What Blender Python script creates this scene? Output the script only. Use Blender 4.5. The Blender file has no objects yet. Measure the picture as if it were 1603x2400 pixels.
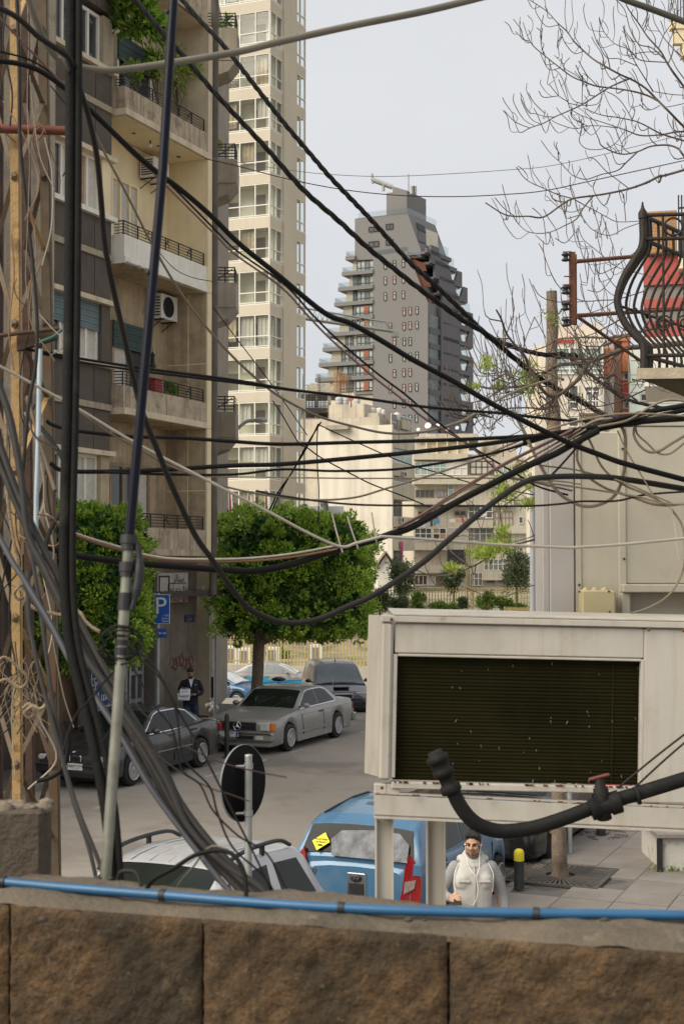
import bpy, math, random
import numpy as np
from mathutils import Vector as V, Matrix
R = random.Random(7)
sc = bpy.context.scene
COL = sc.collection
# ---------------------------------------------------------------- camera, sky, sun
F = 3333.0; CZ = 4.5; HOR = 1319.0; PITCH = math.atan((HOR-1200)/F)
cam = bpy.data.cameras.new('camera'); camo = bpy.data.objects.new('camera', cam); COL.objects.link(camo)
camo.location = (0, 0, CZ); camo.rotation_euler = (math.pi/2+PITCH, 0, 0)
cam.sensor_fit = 'VERTICAL'; cam.sensor_height = 36.0; cam.lens = 36.0*F/2400; cam.clip_start = .1; cam.clip_end = 6000
cam.dof.use_dof = True; cam.dof.focus_distance = 24; cam.dof.aperture_fstop = 9
sc.camera = camo
SUN_EL, SUN_AZ = math.radians(42), math.radians(-122)      # azimuth from +Y towards +X; light comes from behind the left shoulder
w = bpy.data.worlds.new('World'); sc.world = w; w.use_nodes = True
nt = w.node_tree; bg = nt.nodes['Background']
sky = nt.nodes.new('ShaderNodeTexSky'); sky.sky_type = 'NISHITA'; sky.sun_disc = False
sky.sun_elevation = SUN_EL; sky.sun_rotation = SUN_AZ
tc = nt.nodes.new('ShaderNodeTexCoord'); mp = nt.nodes.new('ShaderNodeMapping'); mp.inputs['Scale'].default_value = (1, 1, 2.2)
nz = nt.nodes.new('ShaderNodeTexNoise'); nz.inputs['Scale'].default_value = 2.4; nz.inputs['Detail'].default_value = 4; nz.inputs['Roughness'].default_value = .45
cr = nt.nodes.new('ShaderNodeValToRGB'); cr.color_ramp.elements[0].position = .32; cr.color_ramp.elements[1].position = .68
cr.color_ramp.elements[0].color = (7.05, 7.22, 7.6, 1); cr.color_ramp.elements[1].color = (8.0, 8.12, 8.32, 1)
mx = nt.nodes.new('ShaderNodeMix'); mx.data_type = 'RGBA'; mx.inputs['Factor'].default_value = .94
nt.links.new(tc.outputs['Generated'], mp.inputs['Vector']); nt.links.new(mp.outputs['Vector'], nz.inputs['Vector'])
nt.links.new(nz.outputs['Fac'], cr.inputs['Fac']); nt.links.new(sky.outputs['Color'], mx.inputs[6]); nt.links.new(cr.outputs['Color'], mx.inputs[7])
nt.links.new(mx.outputs[2], bg.inputs['Color']); bg.inputs['Strength'].default_value = .0515
sl = bpy.data.lights.new('sun', 'SUN'); sl.energy = 2.35; sl.angle = math.radians(50); sl.color = (1, .91, .76)
so = bpy.data.objects.new('sun', sl); COL.objects.link(so)
sd = V((math.sin(SUN_AZ)*math.cos(SUN_EL), math.cos(SUN_AZ)*math.cos(SUN_EL), math.sin(SUN_EL)))
so.rotation_euler = sd.to_track_quat('Z', 'Y').to_euler(); so.location = sd*60
sc.view_settings.view_transform = 'Standard'; sc.view_settings.look = 'None'; sc.view_settings.exposure = .95; sc.view_settings.gamma = 1
sc.view_settings.use_curve_mapping = False
sc.cycles.max_bounces = 6; sc.cycles.use_denoising = True; sc.cycles.caustics_reflective = False; sc.cycles.caustics_refractive = False
# ---------------------------------------------------------------- from a photo pixel and a distance to a place
CP, SP = math.cos(PITCH), math.sin(PITCH)
def ray(px, py):
    u = (px-801.5)/F; v = (1200-py)/F
    return V((u, CP-v*SP, SP+v*CP))
def W(px, py, Y):
    d = ray(px, py); return V((d.x*Y/d.y, Y, CZ+d.z*Y/d.y))
def GZ(Y):
    pts = [(-50, 0), (42, 0), (80, -2.4), (84.5, -2.6)]
    for (a, za), (b, zb) in zip(pts, pts[1:]):
        if Y <= b: return za+(zb-za)*max(0, (Y-a))/(b-a)
    return -2.6
def G(px, py, dz=0):
    d = ray(px, py); return V((d.x*(CZ-dz)/-d.z, d.y*(CZ-dz)/-d.z, dz))
class Fr:
    """a vertical plane: t along it, z up, n out towards the camera side"""
    def __init__(s, x, y, dx, dy, flip=1):
        L = math.hypot(dx, dy); s.o = V((x, y, 0)); s.u = V((dx/L, dy/L, 0)); s.n = V((s.u.y, -s.u.x, 0))*flip
    def P(s, t, z, n=0): return s.o+s.u*t+s.n*n+V((0, 0, z))
    def hit(s, px, py, n=0):
        d = ray(px, py); c = V((0, 0, CZ)); o = s.o+s.n*n
        k = (o-c).dot(s.n)/d.dot(s.n); p = c+d*k
        return (p-o).dot(s.u), p.z
    def t(s, px, n=0): return s.hit(px, HOR, n)[0]
    def z(s, px, py, n=0): return s.hit(px, py, n)[1]
    def box(s, mb, t0, t1, z0, z1, n0, n1, m=0):
        mb.hexa([s.P(a, c, b) for c in (z0, z1) for a, b in ((t0, n0), (t1, n0), (t1, n1), (t0, n1))], m)
# ---------------------------------------------------------------- mesh building
class MB:
    def __init__(s): s.v = []; s.f = []; s.m = []; s.sm = []
    def poly(s, pts, m=0, smooth=False):
        i = len(s.v); s.v += [tuple(p) for p in pts]; s.f.append(tuple(range(i, i+len(pts)))); s.m.append(m); s.sm.append(smooth)
    def add(s, vs, fs, m=0, smooth=False):
        i = len(s.v); s.v += [tuple(p) for p in vs]
        for f in fs: s.f.append(tuple(i+k for k in f)); s.m.append(m); s.sm.append(smooth)
        return s
    def hexa(s, p, m=0):
        return s.add(p, [(3, 2, 1, 0), (4, 5, 6, 7), (0, 1, 5, 4), (1, 2, 6, 5), (2, 3, 7, 6), (3, 0, 4, 7)], m)
    def box(s, c, d, m=0, rz=0, mat=None):
        x, y, z = d[0]/2, d[1]/2, d[2]/2; c = V(c)
        ps = [V(q) for k in (-z, z) for q in ((-x, -y, k), (x, -y, k), (x, y, k), (-x, y, k))]
        mt = mat if mat is not None else Matrix.Rotation(rz, 3, 'Z')
        return s.hexa([c+mt@q for q in ps], m)
    def mm(s, a, b, m=0):
        return s.box([(a[i]+b[i])/2 for i in range(3)], [abs(b[i]-a[i]) for i in range(3)], m)
    def cbox(s, c, d, ch, m=0, mat=None):
        """box with chamfered vertical edges and top/bottom"""
        x, y, z = d[0]/2, d[1]/2, d[2]/2; c = V(c); mt = mat or Matrix.Identity(3); rings = []
        for k, i in ((-z, ch), (-z+ch, 0), (z-ch, 0), (z, ch)):
            X, Y = x-i, y-i
            rings.append([c+mt@V(q+(k,)) for q in ((-X+ch, -Y), (X-ch, -Y), (X, -Y+ch), (X, Y-ch), (X-ch, Y), (-X+ch, Y), (-X, Y-ch), (-X, -Y+ch))])
        return s.loft(rings, m, False, True, True)
    def loft(s, rings, m=0, smooth=True, closed=True, caps=True):
        n = len(rings[0]); vs = [p for r in rings for p in r]; fs = []
        for i in range(len(rings)-1):
            for j in range(n if closed else n-1):
                k = (j+1) % n; fs.append((i*n+j, i*n+k, (i+1)*n+k, (i+1)*n+j))
        s.add(vs, fs, m, smooth)
        if caps and closed:
            s.poly(rings[0][::-1], m); s.poly(rings[-1], m)
        return s
    def tube(s, pts, r, n=6, m=0, caps=True, smooth=True):
        pts = [V(p) for p in pts]; L = len(pts); rs = r if isinstance(r, (list, tuple)) else [r]*L
        rings = []; a = None
        for i, p in enumerate(pts):
            d = (pts[min(i+1, L-1)]-pts[max(i-1, 0)])
            d = d.normalized() if d.length > 1e-9 else V((0, 0, 1))
            if a is None:
                a = d.cross(V((0, 0, 1)) if abs(d.z) < .9 else V((1, 0, 0))).normalized()
            else:
                a = a-d*a.dot(d); a = a.normalized() if a.length > 1e-6 else d.orthogonal().normalized()
            b = d.cross(a)
            rings.append([p+(a*math.cos(q)+b*math.sin(q))*rs[i] for q in (2*math.pi*k/n for k in range(n))])
        return s.loft(rings, m, smooth, True, caps)
    def cyl(s, a, b, r, r2=None, n=12, m=0, smooth=True): return s.tube([a, b], [r, r if r2 is None else r2], n, m, True, smooth)
    def lathe(s, o, prof, n=16, m=0, ax=(0, 0, 1), smooth=True):
        ax = V(ax).normalized(); a = ax.orthogonal().normalized(); b = ax.cross(a); o = V(o)
        return s.loft([[o+ax*h+(a*math.cos(2*math.pi*k/n)+b*math.sin(2*math.pi*k/n))*max(r, 1e-4) for k in range(n)] for r, h in prof], m, smooth, True, True)
    def prism(s, pts, d, m=0):
        a = [V(p) for p in pts]; d = V(d); b = [p+d for p in a]; n = len(a)
        s.poly(a[::-1], m); s.poly(b, m)
        for i in range(n): s.poly([a[i], a[(i+1) % n], b[(i+1) % n], b[i]], m)
        return s
    def ball(s, c, r, n=10, m=0, sc=(1, 1, 1), rot=None):
        rings = []; c = V(c); rot = rot or Matrix.Identity(3)
        for i in range(n//2+1):
            t = math.pi*i/(n//2); rr = max(math.sin(t), .02)
            rings.append([c+rot@V((r*sc[0]*rr*math.cos(2*math.pi*k/n), r*sc[1]*rr*math.sin(2*math.pi*k/n), -r*sc[2]*math.cos(t))) for k in range(n)])
        return s.loft(rings, m)
    def mesh(s, name, mats, c=(0, 0, 0)):
        me = bpy.data.meshes.new(name); c = V(c)
        me.from_pydata([(x-c.x, y-c.y, z-c.z) for x, y, z in s.v], [], s.f)
        for q in (mats if isinstance(mats, (list, tuple)) else [mats]): me.materials.append(q)
        me.polygons.foreach_set('material_index', s.m); me.polygons.foreach_set('use_smooth', s.sm)
        return me
    def base(s):
        a = np.array(s.v); lo, hi = a.min(0), a.max(0); return V(((lo[0]+hi[0])/2, (lo[1]+hi[1])/2, lo[2]))
    def build(s, name, mats, parent=None, local=False, label=None, cat=None, group=None, kind=None):
        """without local the coordinates are the world's and the parents stand unrotated"""
        c = s.base(); me = None
        if parent is not None: a = np.array(s.v); c = V((a.min(0)+a.max(0))/2)
        me = s.mesh(name, mats, c)
        return put(name, me, c, parent, local, label, cat, group, kind)
def wloc(o):
    p = V((0, 0, 0))
    while o: p += o.location; o = o.parent
    return p
def put(name, me, loc, parent=None, local=False, label=None, cat=None, group=None, kind=None):
    o = bpy.data.objects.new(name, me); COL.objects.link(o)
    if parent is not None:
        o.parent = parent; o.location = V(loc) if local else V(loc)-wloc(parent)
    else: o.location = loc
    return tag(o, label, cat, group, kind)
def tag(o, label=None, cat=None, group=None, kind=None):
    for k, q in (('label', label), ('category', cat), ('group', group), ('kind', kind)):
        if q: o[k] = q
    return o
def thing(name, label, cat, loc=(0, 0, 0), rz=0, group=None):
    o = bpy.data.objects.new(name, None); COL.objects.link(o); o.location = loc; o.rotation_euler = (0, 0, rz); o.empty_display_size = .2
    return tag(o, label, cat, group)
def copy_tree(o, parent=None):
    c = o.copy(); COL.objects.link(c)
    if parent is not None: c.parent = parent
    for k in list(o.children): copy_tree(k, c)
    return c
def smooth_path(pts, step=None, n=8):
    """Catmull-Rom through the points"""
    pts = [V(p) for p in pts]
    if len(pts) == 2: return [pts[0].lerp(pts[1], k/n) for k in range(n+1)]
    out = []; L = len(pts)
    for i in range(L-1):
        p0 = pts[i-1] if i else pts[0]*2-pts[1]; p1 = pts[i]; p2 = pts[i+1]; p3 = pts[i+2] if i+2 < L else pts[-1]*2-pts[-2]
        for k in range(n):
            t = k/n
            out.append(.5*((2*p1)+(p2-p0)*t+(2*p0-5*p1+4*p2-p3)*t*t+(3*p1-p0-3*p2+p3)*t**3))
    return out+[pts[-1]]
def text(name, body, size, mat, loc, right, up, parent=None, local=False, depth=.002, align='CENTER', sx=1, shear=0):
    cu = bpy.data.curves.new(name, 'FONT'); cu.body = body; cu.size = size; cu.extrude = depth; cu.align_x = align; cu.align_y = 'CENTER'; cu.resolution_u = 3; cu.shear = shear
    t = bpy.data.objects.new(name, cu); COL.objects.link(t)
    me = bpy.data.meshes.new_from_object(t.evaluated_get(bpy.context.evaluated_depsgraph_get()))
    bpy.data.objects.remove(t); bpy.data.curves.remove(cu)
    r = V(right).normalized(); u = V(up).normalized(); n = r.cross(u)
    me.transform(Matrix(((r.x*sx, u.x, n.x, 0), (r.y*sx, u.y, n.y, 0), (r.z*sx, u.z, n.z, 0), (0, 0, 0, 1))))
    me.materials.clear(); me.materials.append(mat); me.name = name
    return put(name, me, loc, parent, local)
# ---------------------------------------------------------------- materials
MT = {}
def mat(name, col, rough=.75, var=.18, scale=3, bump=0, bscale=40, metal=0, streak=0, sc_col=None, spots=None, coat=0, spec=.4, sss=None, vert=6):
    """spots = (colour, scale, threshold, strength): patches of another colour; streak: rain streaks"""
    if name in MT: return MT[name]
    m = bpy.data.materials.new(name); m.use_nodes = True; n = m.node_tree.nodes; l = m.node_tree.links; b = n['Principled BSDF']
    b.inputs['Roughness'].default_value = rough; b.inputs['Metallic'].default_value = metal; b.inputs['Specular IOR Level'].default_value = spec
    if coat: b.inputs['Coat Weight'].default_value = coat; b.inputs['Coat Roughness'].default_value = .04
    tc = n.new('ShaderNodeTexCoord'); oi = n.new('ShaderNodeObjectInfo'); sc_ = n.new('ShaderNodeVectorMath'); sc_.operation = 'SCALE'; sc_.inputs['Scale'].default_value = 13
    cmb = n.new('ShaderNodeCombineXYZ'); ad = n.new('ShaderNodeVectorMath'); ad.operation = 'ADD'
    for k in 'XYZ': l.new(oi.outputs['Random'], cmb.inputs[k])
    l.new(cmb.outputs[0], sc_.inputs[0]); l.new(tc.outputs['Object'], ad.inputs[0]); l.new(sc_.outputs[0], ad.inputs[1])
    vec = ad.outputs[0]
    def noise(s, d=4, v=vec, ro=.6):
        q = n.new('ShaderNodeTexNoise'); q.inputs['Scale'].default_value = s; q.inputs['Detail'].default_value = d; q.inputs['Roughness'].default_value = ro
        l.new(v, q.inputs['Vector']); return q.outputs['Fac']
    def ramp(f, a, c, ca=(0, 0, 0, 1), cb=(1, 1, 1, 1)):
        q = n.new('ShaderNodeValToRGB'); e = q.color_ramp.elements; e[0].position = a; e[1].position = c; e[0].color = ca; e[1].color = cb; l.new(f, q.inputs['Fac']); return q.outputs['Color']
    def mix(f, a, c, bt='MIX'):
        q = n.new('ShaderNodeMix'); q.data_type = 'RGBA'; q.blend_type = bt
        if isinstance(f, float): q.inputs['Factor'].default_value = f
        else: l.new(f, q.inputs['Factor'])
        for s, i in ((a, 6), (c, 7)):
            if isinstance(s, tuple): q.inputs[i].default_value = s
            else: l.new(s, q.inputs[i])
        return q.outputs[2]
    C = tuple(col)+(1,)
    lo = tuple(max(0, x*(1-var)) for x in col)+(1,); hi = tuple(min(1, x*(1+var)) for x in col)+(1,)
    out = ramp(noise(scale), .3, .7, lo, hi)
    if spots:
        for sp in (spots if isinstance(spots, list) else [spots]):
            f = ramp(noise(sp[1], 5, ro=.65), sp[2], sp[2]+.12, (0, 0, 0, 1), (sp[3],)*3+(1,)); out = mix(f, out, tuple(sp[0])+(1,))
    if streak:
        mp = n.new('ShaderNodeMapping'); mp.inputs['Scale'].default_value = (vert, vert, vert*.045); l.new(vec, mp.inputs['Vector'])
        f = ramp(noise(1, 5, mp.outputs[0]), .5, .72, (0, 0, 0, 1), (streak,)*3+(1,)); out = mix(f, out, tuple(sc_col or [x*.45 for x in col])+(1,))
    l.new(out, b.inputs['Base Color'])
    if bump:
        bp = n.new('ShaderNodeBump'); bp.inputs['Strength'].default_value = bump; bp.inputs['Distance'].default_value = .02; l.new(noise(bscale, 5), bp.inputs['Height']); l.new(bp.outputs[0], b.inputs['Normal'])
    if sss:   # light passing through thin leaves
        tr = n.new('ShaderNodeBsdfTranslucent'); l.new(out, tr.inputs['Color']); ms = n.new('ShaderNodeMixShader'); ms.inputs[0].default_value = sss
        o = n['Material Output']; l.new(b.outputs[0], ms.inputs[1]); l.new(tr.outputs[0], ms.inputs[2]); l.new(ms.outputs[0], o.inputs['Surface'])
    MT[name] = m; return m
def glass(name, col, rough=.05, spec=.5):
    """glass seen from outside by day: dark, mirror-like"""
    return mat(name, col, rough, .25, 1.5, spec=spec)
def paint(name, col, metal=.35, rough=.28, dust=.25, coat=.25):
    return mat(name, col, rough, .06, 2, metal=metal*.5, coat=coat, spots=((.33, .29, .25), 3.5, .5, dust), spec=.5)
BLK = mat('black_plastic', (.018, .018, .02), .5, .2, 8)
RUB = mat('tyre_rubber', (.02, .02, .02), .85, .2, 12, spots=((.12, .1, .08), 9, .55, .3))
CHR = mat('chrome', (.62, .62, .63), .18, .05, 5, metal=.95)
ALU = mat('wheel_alloy', (.42, .42, .42), .35, .15, 14, metal=.7)
WHT = mat('white_plastic', (.72, .71, .67), .5, .08, 4, streak=.2)
GLS = glass('car_glass', (.012, .016, .013), .04, .22)
def cyls(*a): pass
# ================================================================ ground, pavements, near wall
U = V((.395, .919, 0)).normalized(); NR = V((U.y, -U.x, 0))        # along the street; across it to the right
SY = Fr(2.2, 19.4, U.x, U.y)                                         # the kerb line on the right (n to the right)
asphalt = mat('asphalt', (.25, .224, .194), .9, .13, .5, .35, 55, spots=[((.15, .132, .113), .35, .52, .75), ((.29, .265, .235), 9, .66, .35)])
lot = mat('dry_earth', (.3, .26, .18), .95, .3, .2, spots=((.08, .11, .035), .35, .5, .8))
slabm = mat('pavement_slab', (.2, .178, .158), .85, .16, 1.6, .25, 40, spots=[((.17, .15, .135), 1.2, .55, .5), ((.3, .28, .25), 14, .68, .4)])
kerbm = mat('kerb_stone', (.22, .2, .18), .85, .2, 3, .3, 30)
conc = mat('concrete', (.34, .31, .27), .9, .2, 1.2, .3, 30, streak=.45)
def strip(name, prof, x0, x1, m, dz=0):
    mb = MB()
    for (a, za), (b, zb) in zip(prof, prof[1:]): mb.poly([(x0, a, za+dz), (x1, a, za+dz), (x1, b, zb+dz), (x0, b, zb+dz)])
    return mb.build(name, m, kind='structure')
strip('ground', [(-300, -.02), (42, -.02), (80, -2.43), (85.2, -2.7), (128, .38), (135, .5), (200, 1.5), (600, 2), (5000, 2)], -3000, 3000, lot)
strip('road', [(-30, 0), (42, 0), (80, -2.4), (84.6, -2.6)], -60, 60, asphalt)
def pavement(name, fr, t0, t1, n0, n1):
    mb = MB(); fr.box(mb, t0, t1, -.2, .1, n0+.15, n1); o = mb.build(name, mat('pavement_bed', (.12, .11, .1), .9), kind='structure')
    k = max(1, int((t1-t0)/1.0))
    kb = MB(); fr.box(kb, 0, (t1-t0)/k-.012, -.2, .13, 0, .148); c0 = kb.base(); me = kb.mesh('kerb_stone', kerbm, c0)
    for i in range(k): put('kerb_stone', me, c0+fr.u*(t0+i*(t1-t0)/k), o)
    return o
pv = pavement('right_pavement', SY, -14, 60, 0, 14)
# paving slabs, the nearest ones each its own
sb = MB(); SY.box(sb, 0, .69, .1, .13, 0, .69); c0 = sb.base(); sme = sb.mesh('paving_slab', slabm, c0); cnt = 0; far = MB()
for i in range(0, 40):
    for j in range(0, 19):
        t = -8+i*.7; n = .15+j*.7; c = SY.P(t+.35, 0, n+.35)
        px = 801.5+F*c.x/c.y
        if abs(c.x-3.06) < .75 and abs(c.y-20) < .85: continue
        dz = R.uniform(-.004, .004)
        if cnt < 290 and 1060 < px < 1700 and 12 < c.y < 27: put('paving_slab', sme, c0+SY.u*t+SY.n*n+V((0, 0, dz)), pv); cnt += 1
        else: SY.box(far, t, t+.69, .1, .13, n, n+.69)
far.build('paving_slab', slabm, pv, kind='stuff')
LK = Fr(-3.0, 35.1, U.x, U.y, -1)                                    # left kerb, n to the left
pavement('left_pavement', LK, -30, 8.5, 0, 9)
# worn parking dashes at the lane edge
mk = MB()
for k in range(-6, 3):
    p0 = V((-1.15, 33.9, 0))+U*(k*2.1); mk.poly([p0, p0+U*.8, p0+U*.8-NR*.12, p0-NR*.12])
mk.v = [(x, y, .004) for x, y, z in mk.v]; mk.build('road_marking', mat('worn_paint', (.34, .31, .28), .9, .3, 8), kind='structure')
# --- stone parapet in front of the camera
WA = Fr(0, 2.785, 1.0, -.275)                                            # its near face, n towards the camera
WZ = 3.80
stone = mat('rough_stone', (.12, .072, .034), .95, .35, 11, .9, 90, spots=[((.035, .028, .018), 2.0, .47, .88), ((.2, .135, .07), 5, .58, .6), ((.045, .034, .022), 75, .5, .75), ((.3, .22, .13), 60, .62, .5)])
cap = mat('weathered_cement', (.125, .1, .072), .95, .25, 5, .7, 40, spots=[((.05, .047, .033), 3.5, .54, .75), ((.26, .23, .18), 13, .63, .5)])
wl = thing('stone_parapet', 'rough brown stone wall topped with worn cement across the foreground', 'wall', WA.P(0, 2.1, -.17))
def rough_block(t0, t1, z0, z1):
    mb = MB(); nx, nz = 44, 40; rr = random.Random(int(t0*100)); vs = []; fs = []
    for j in range(nz+1):
        for i in range(nx+1):
            e = min(i, nx-i, j, nz-j)
            n = -.012 if e == 0 else (rr.uniform(-.005, .005)+.004*math.sin(i*.9+t0*7)*math.sin(j*.8))
            vs.append(WA.P(t0+(t1-t0)*i/nx+(rr.uniform(-.0016, .0016) if i in (0, nx) else 0), z0+(z1-z0)*j/nz, n))
    for j in range(nz):
        for i in range(nx): fs.append((j*(nx+1)+i, j*(nx+1)+i+1, (j+1)*(nx+1)+i+1, (j+1)*(nx+1)+i))
    mb.add(vs, fs, 0, True); WA.box(mb, t0+.004, t1-.004, z0+.004, z1-.004, -.2, -.013); return mb
js = [-1.4, WA.t(25), WA.t(475), WA.t(1045), 1.0, 1.5]
for a, b in zip(js, js[1:]):
    for z0, z1 in ((2.9, 3.345), (3.35, WZ-.012)): rough_block(a+.0022, b-.0022, z0, z1).build('stone_block', stone, wl)
bk = MB(); WA.box(bk, -1.4, 1.5, 1.5, WZ-.03, -.25, -.205); bk.build('wall_core', conc, wl)
cm = MB(); rr = random.Random(3); nx, ny = 90, 8; vs = []; fs = []
for j in range(ny+1):
    for i in range(nx+1):
        n = -.256+.247*j/ny; z = WZ+rr.uniform(-.004, .004)-(.016 if j in (0, ny) else .006 if j == ny-1 else 0)+.006*math.sin(i*.35)
        if j == ny: n += rr.uniform(-.006, .002); z += rr.uniform(-.004, .002)
        vs.append(WA.P(-1.4+2.9*i/nx, z, n))
for j in range(ny):
    for i in range(nx): fs.append((j*(nx+1)+i, (j+1)*(nx+1)+i, (j+1)*(nx+1)+i+1, j*(nx+1)+i+1))
cm.add(vs, fs, 0, True); WA.box(cm, -1.4, 1.5, WZ-.06, WZ-.02, -.255, -.03); cm.build('cement_cap', cap, wl)
# blue water hose along the wall
hy = [(-40, 2062), (150, 2080), (380, 2098), (620, 2117), (800, 2128), (1000, 2136), (1255, 2141), (1450, 2143), (1650, 2146)]
def on_wall(px, py):
    d = ray(px, py); k = (WZ+.012-CZ)/d.z; return V((0, 0, CZ))+d*k
hp = smooth_path([on_wall(*q) for q in hy])
hs = thing('water_hose', 'bright blue plastic hose lying along the top of the stone wall', 'hose', on_wall(800, 2128))
MB().tube(hp, .0098, 10).build('hose_tube', mat('blue_hose', (.02, .1, .215), .4, .12, 9, spec=.5), hs)
for px, py in ((8, 2067), (381, 2098), (800, 2128), (1256, 2141)):
    p = on_wall(px, py); q = on_wall(px+20, py+1.2); d = (q-p).normalized()
    MB().tube([p-d*.006, p+d*.006], .0125, 10).build('cable_tie', BLK, hs)
rr = random.Random(5); pb = MB()
for k in range(7):
    p = on_wall(rr.uniform(60, 1500), 2075+rr.uniform(70, 75)) if k < 4 else on_wall(rr.choice((200, 230, 260)), 2052)
    pb.ball(p-V((0, 0, .006)), rr.uniform(.004, .008), 6, 0, (1.4, 1, .7))
pb.build('debris', mat('dark_debris', (.06, .05, .04), .9), kind='stuff')
# ================================================================ buildings
def npx(fr, t, px):
    k = (px-801.5)/F*1.0; k = ray(px, HOR).x/ray(px, HOR).y
    return (k*(fr.o.y+fr.u.y*t)-(fr.o.x+fr.u.x*t))/(fr.n.x-k*fr.n.y)
def win(fr, t0, t1, z0, z1, n, cols, rows, fm, gm, parent, fw=.06, name='window', dp=.05, reveal=0, bars=0, split=None, label=None):
    """a frame that stands dp proud of n with a pane in each opening; cols and rows: count or list of fractions"""
    if t0 > t1: t0, t1 = t1, t0
    cx = [k/cols for k in range(cols+1)] if isinstance(cols, int) else cols
    rz = [k/rows for k in range(rows+1)] if isinstance(rows, int) else rows
    mb = MB(); w, h = t1-t0, z1-z0
    xs = [t0+w*a for a in cx]; zs = [z0+h*a for a in rz]
    for i, x in enumerate(xs):
        a = x if i == 0 else (x-fw if i == len(xs)-1 else x-fw/2); fr.box(mb, a, a+fw, z0, z1, n, n+dp)
    for i, z in enumerate(zs):
        a = z if i == 0 else (z-fw if i == len(zs)-1 else z-fw/2)
        for x, y in zip(xs, xs[1:]): fr.box(mb, x+fw*.5, y-fw*.5, a+.001, a+fw-.001, n+.002, n+dp-.002)
    for k in range(bars): 
        q = t0+w*(k+.5)/bars; fr.box(mb, q-.012, q+.012, z0+fw, z1-fw, n+dp, n+dp+.02)
    o = mb.build(name, fm, parent, label=label)
    for i, (x, y) in enumerate(zip(xs, xs[1:])):
        for j, (a, b) in enumerate(zip(zs, zs[1:])):
            p = MB(); g = gm[(i+j*3) % len(gm)] if isinstance(gm, list) else gm
            fr.box(p, x+fw*.4, y-fw*.4, a+fw*.4, b-fw*.4, n+.004, n+dp*.4); p.build('pane', g, o)
    return o
def cglass(name, col, tr):
    """clear glass: lets light through and mirrors the sky"""
    if name in MT: return MT[name]
    m = bpy.data.materials.new(name); m.use_nodes = True; n = m.node_tree.nodes; l = m.node_tree.links
    t = n.new('ShaderNodeBsdfTransparent'); t.inputs['Color'].default_value = tuple(col)+(1,); g = n.new('ShaderNodeBsdfGlossy'); g.inputs['Roughness'].default_value = .03; g.inputs['Color'].default_value = (.9, .95, .97, 1)
    f = n.new('ShaderNodeFresnel'); f.inputs['IOR'].default_value = 1.33; ma = n.new('ShaderNodeMath'); ma.operation = 'ADD'; ma.inputs[1].default_value = tr; l.new(f.outputs[0], ma.inputs[0])
    mx = n.new('ShaderNodeMixShader'); ge = n.new('ShaderNodeNewGeometry'); mb_ = n.new('ShaderNodeMath'); mb_.operation = 'SUBTRACT'; mb_.use_clamp = True; l.new(ma.outputs[0], mb_.inputs[0]); l.new(ge.outputs['Backfacing'], mb_.inputs[1]); l.new(mb_.outputs[0], mx.inputs[0]); l.new(t.outputs[0], mx.inputs[1]); l.new(g.outputs[0], mx.inputs[2]); l.new(mx.outputs[0], n['Material Output'].inputs['Surface'])
    MT[name] = m; return m
CG = cglass('clear_glass', (.95, .97, .95), .02)
PG = cglass('parapet_glass', (.86, .89, .88), .05)
brown = mat('brown_render', (.1, .082, .068), .9, .16, 2, .35, 60, streak=.2, sc_col=(.14, .12, .1))
rough = mat('roughcast', (.38, .325, .24), .95, .28, 30, .8, 45, streak=.4, sc_col=(.12, .1, .08), spots=((.17, .145, .11), 1.3, .5, .55))
tan = mat('tan_render', (.46, .365, .24), .92, .18, 3, .4, 60, streak=.5, sc_col=(.16, .125, .09), spots=((.2, .16, .11), .9, .52, .5))
cream = mat('cream_paint', (.78, .66, .43), .8, .06, 2, streak=.12)
beige = mat('beige_paint', (.6, .51, .37), .85, .14, 2, streak=.35, sc_col=(.27, .22, .16))
white = mat('white_paint', (.76, .74, .66), .8, .08, 3, streak=.25, sc_col=(.42, .39, .32))
stain = mat('stained_plaster', (.43, .35, .25), .9, .2, 3, .3, 40, streak=.75, sc_col=(.09, .075, .06), spots=((.12, .1, .08), 2.2, .54, .6), vert=9)
iron = mat('black_iron', (.022, .02, .02), .6, .3, 8)
wfr = mat('white_frame', (.72, .7, .64), .55, .06, 4)
pane = glass('dark_pane', (.05, .055, .055), .06)
curt = mat('curtain', (.55, .51, .45), .9, .12, 7, streak=.5, sc_col=(.36, .33, .29), vert=40)
curt2 = mat('amber_curtain', (.42, .27, .15), .9, .2, 5)
shut = mat('green_shutter', (.045, .075, .07), .7, .2, 3)
wood = mat('weathered_wood', (.3, .22, .14), .8, .25, 9, streak=.3)
# ---------------------------------------------------------------- the apartment house on the left
LB = Fr(W(468, HOR, 36).x, 36, .4244, 1)
tc_ = LB.t(288); pn = npx(LB, tc_, 262); te = LB.t(484); nb = npx(LB, te, 389); tf = LB.t(257, pn); tl = LB.t(112, pn); tR = LB.t(482)
tb0 = LB.t(225, nb)
hz = [None]*4
slab_z = [LB.z(470, y) for y in (363-316, 363, 680, 1002, 1303)]
fl = slab_z[1]-slab_z[2]
ztop = slab_z[0]+2.4
hb = thing('apartment_house', 'old brown and cream apartment house with stacked balconies behind the rusty mast', 'apartment house', LB.P(-1, 0, -2))
mb = MB(); LB.box(mb, tl-9, te+.02, slab_z[4], ztop, -7, nb-.1); mb.build('house_body', tan, hb)
mb = MB(); LB.box(mb, tl-9, tf-.002, slab_z[4], ztop, nb-.1, pn-.24); mb.build('front_bay', rough, hb)
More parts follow.
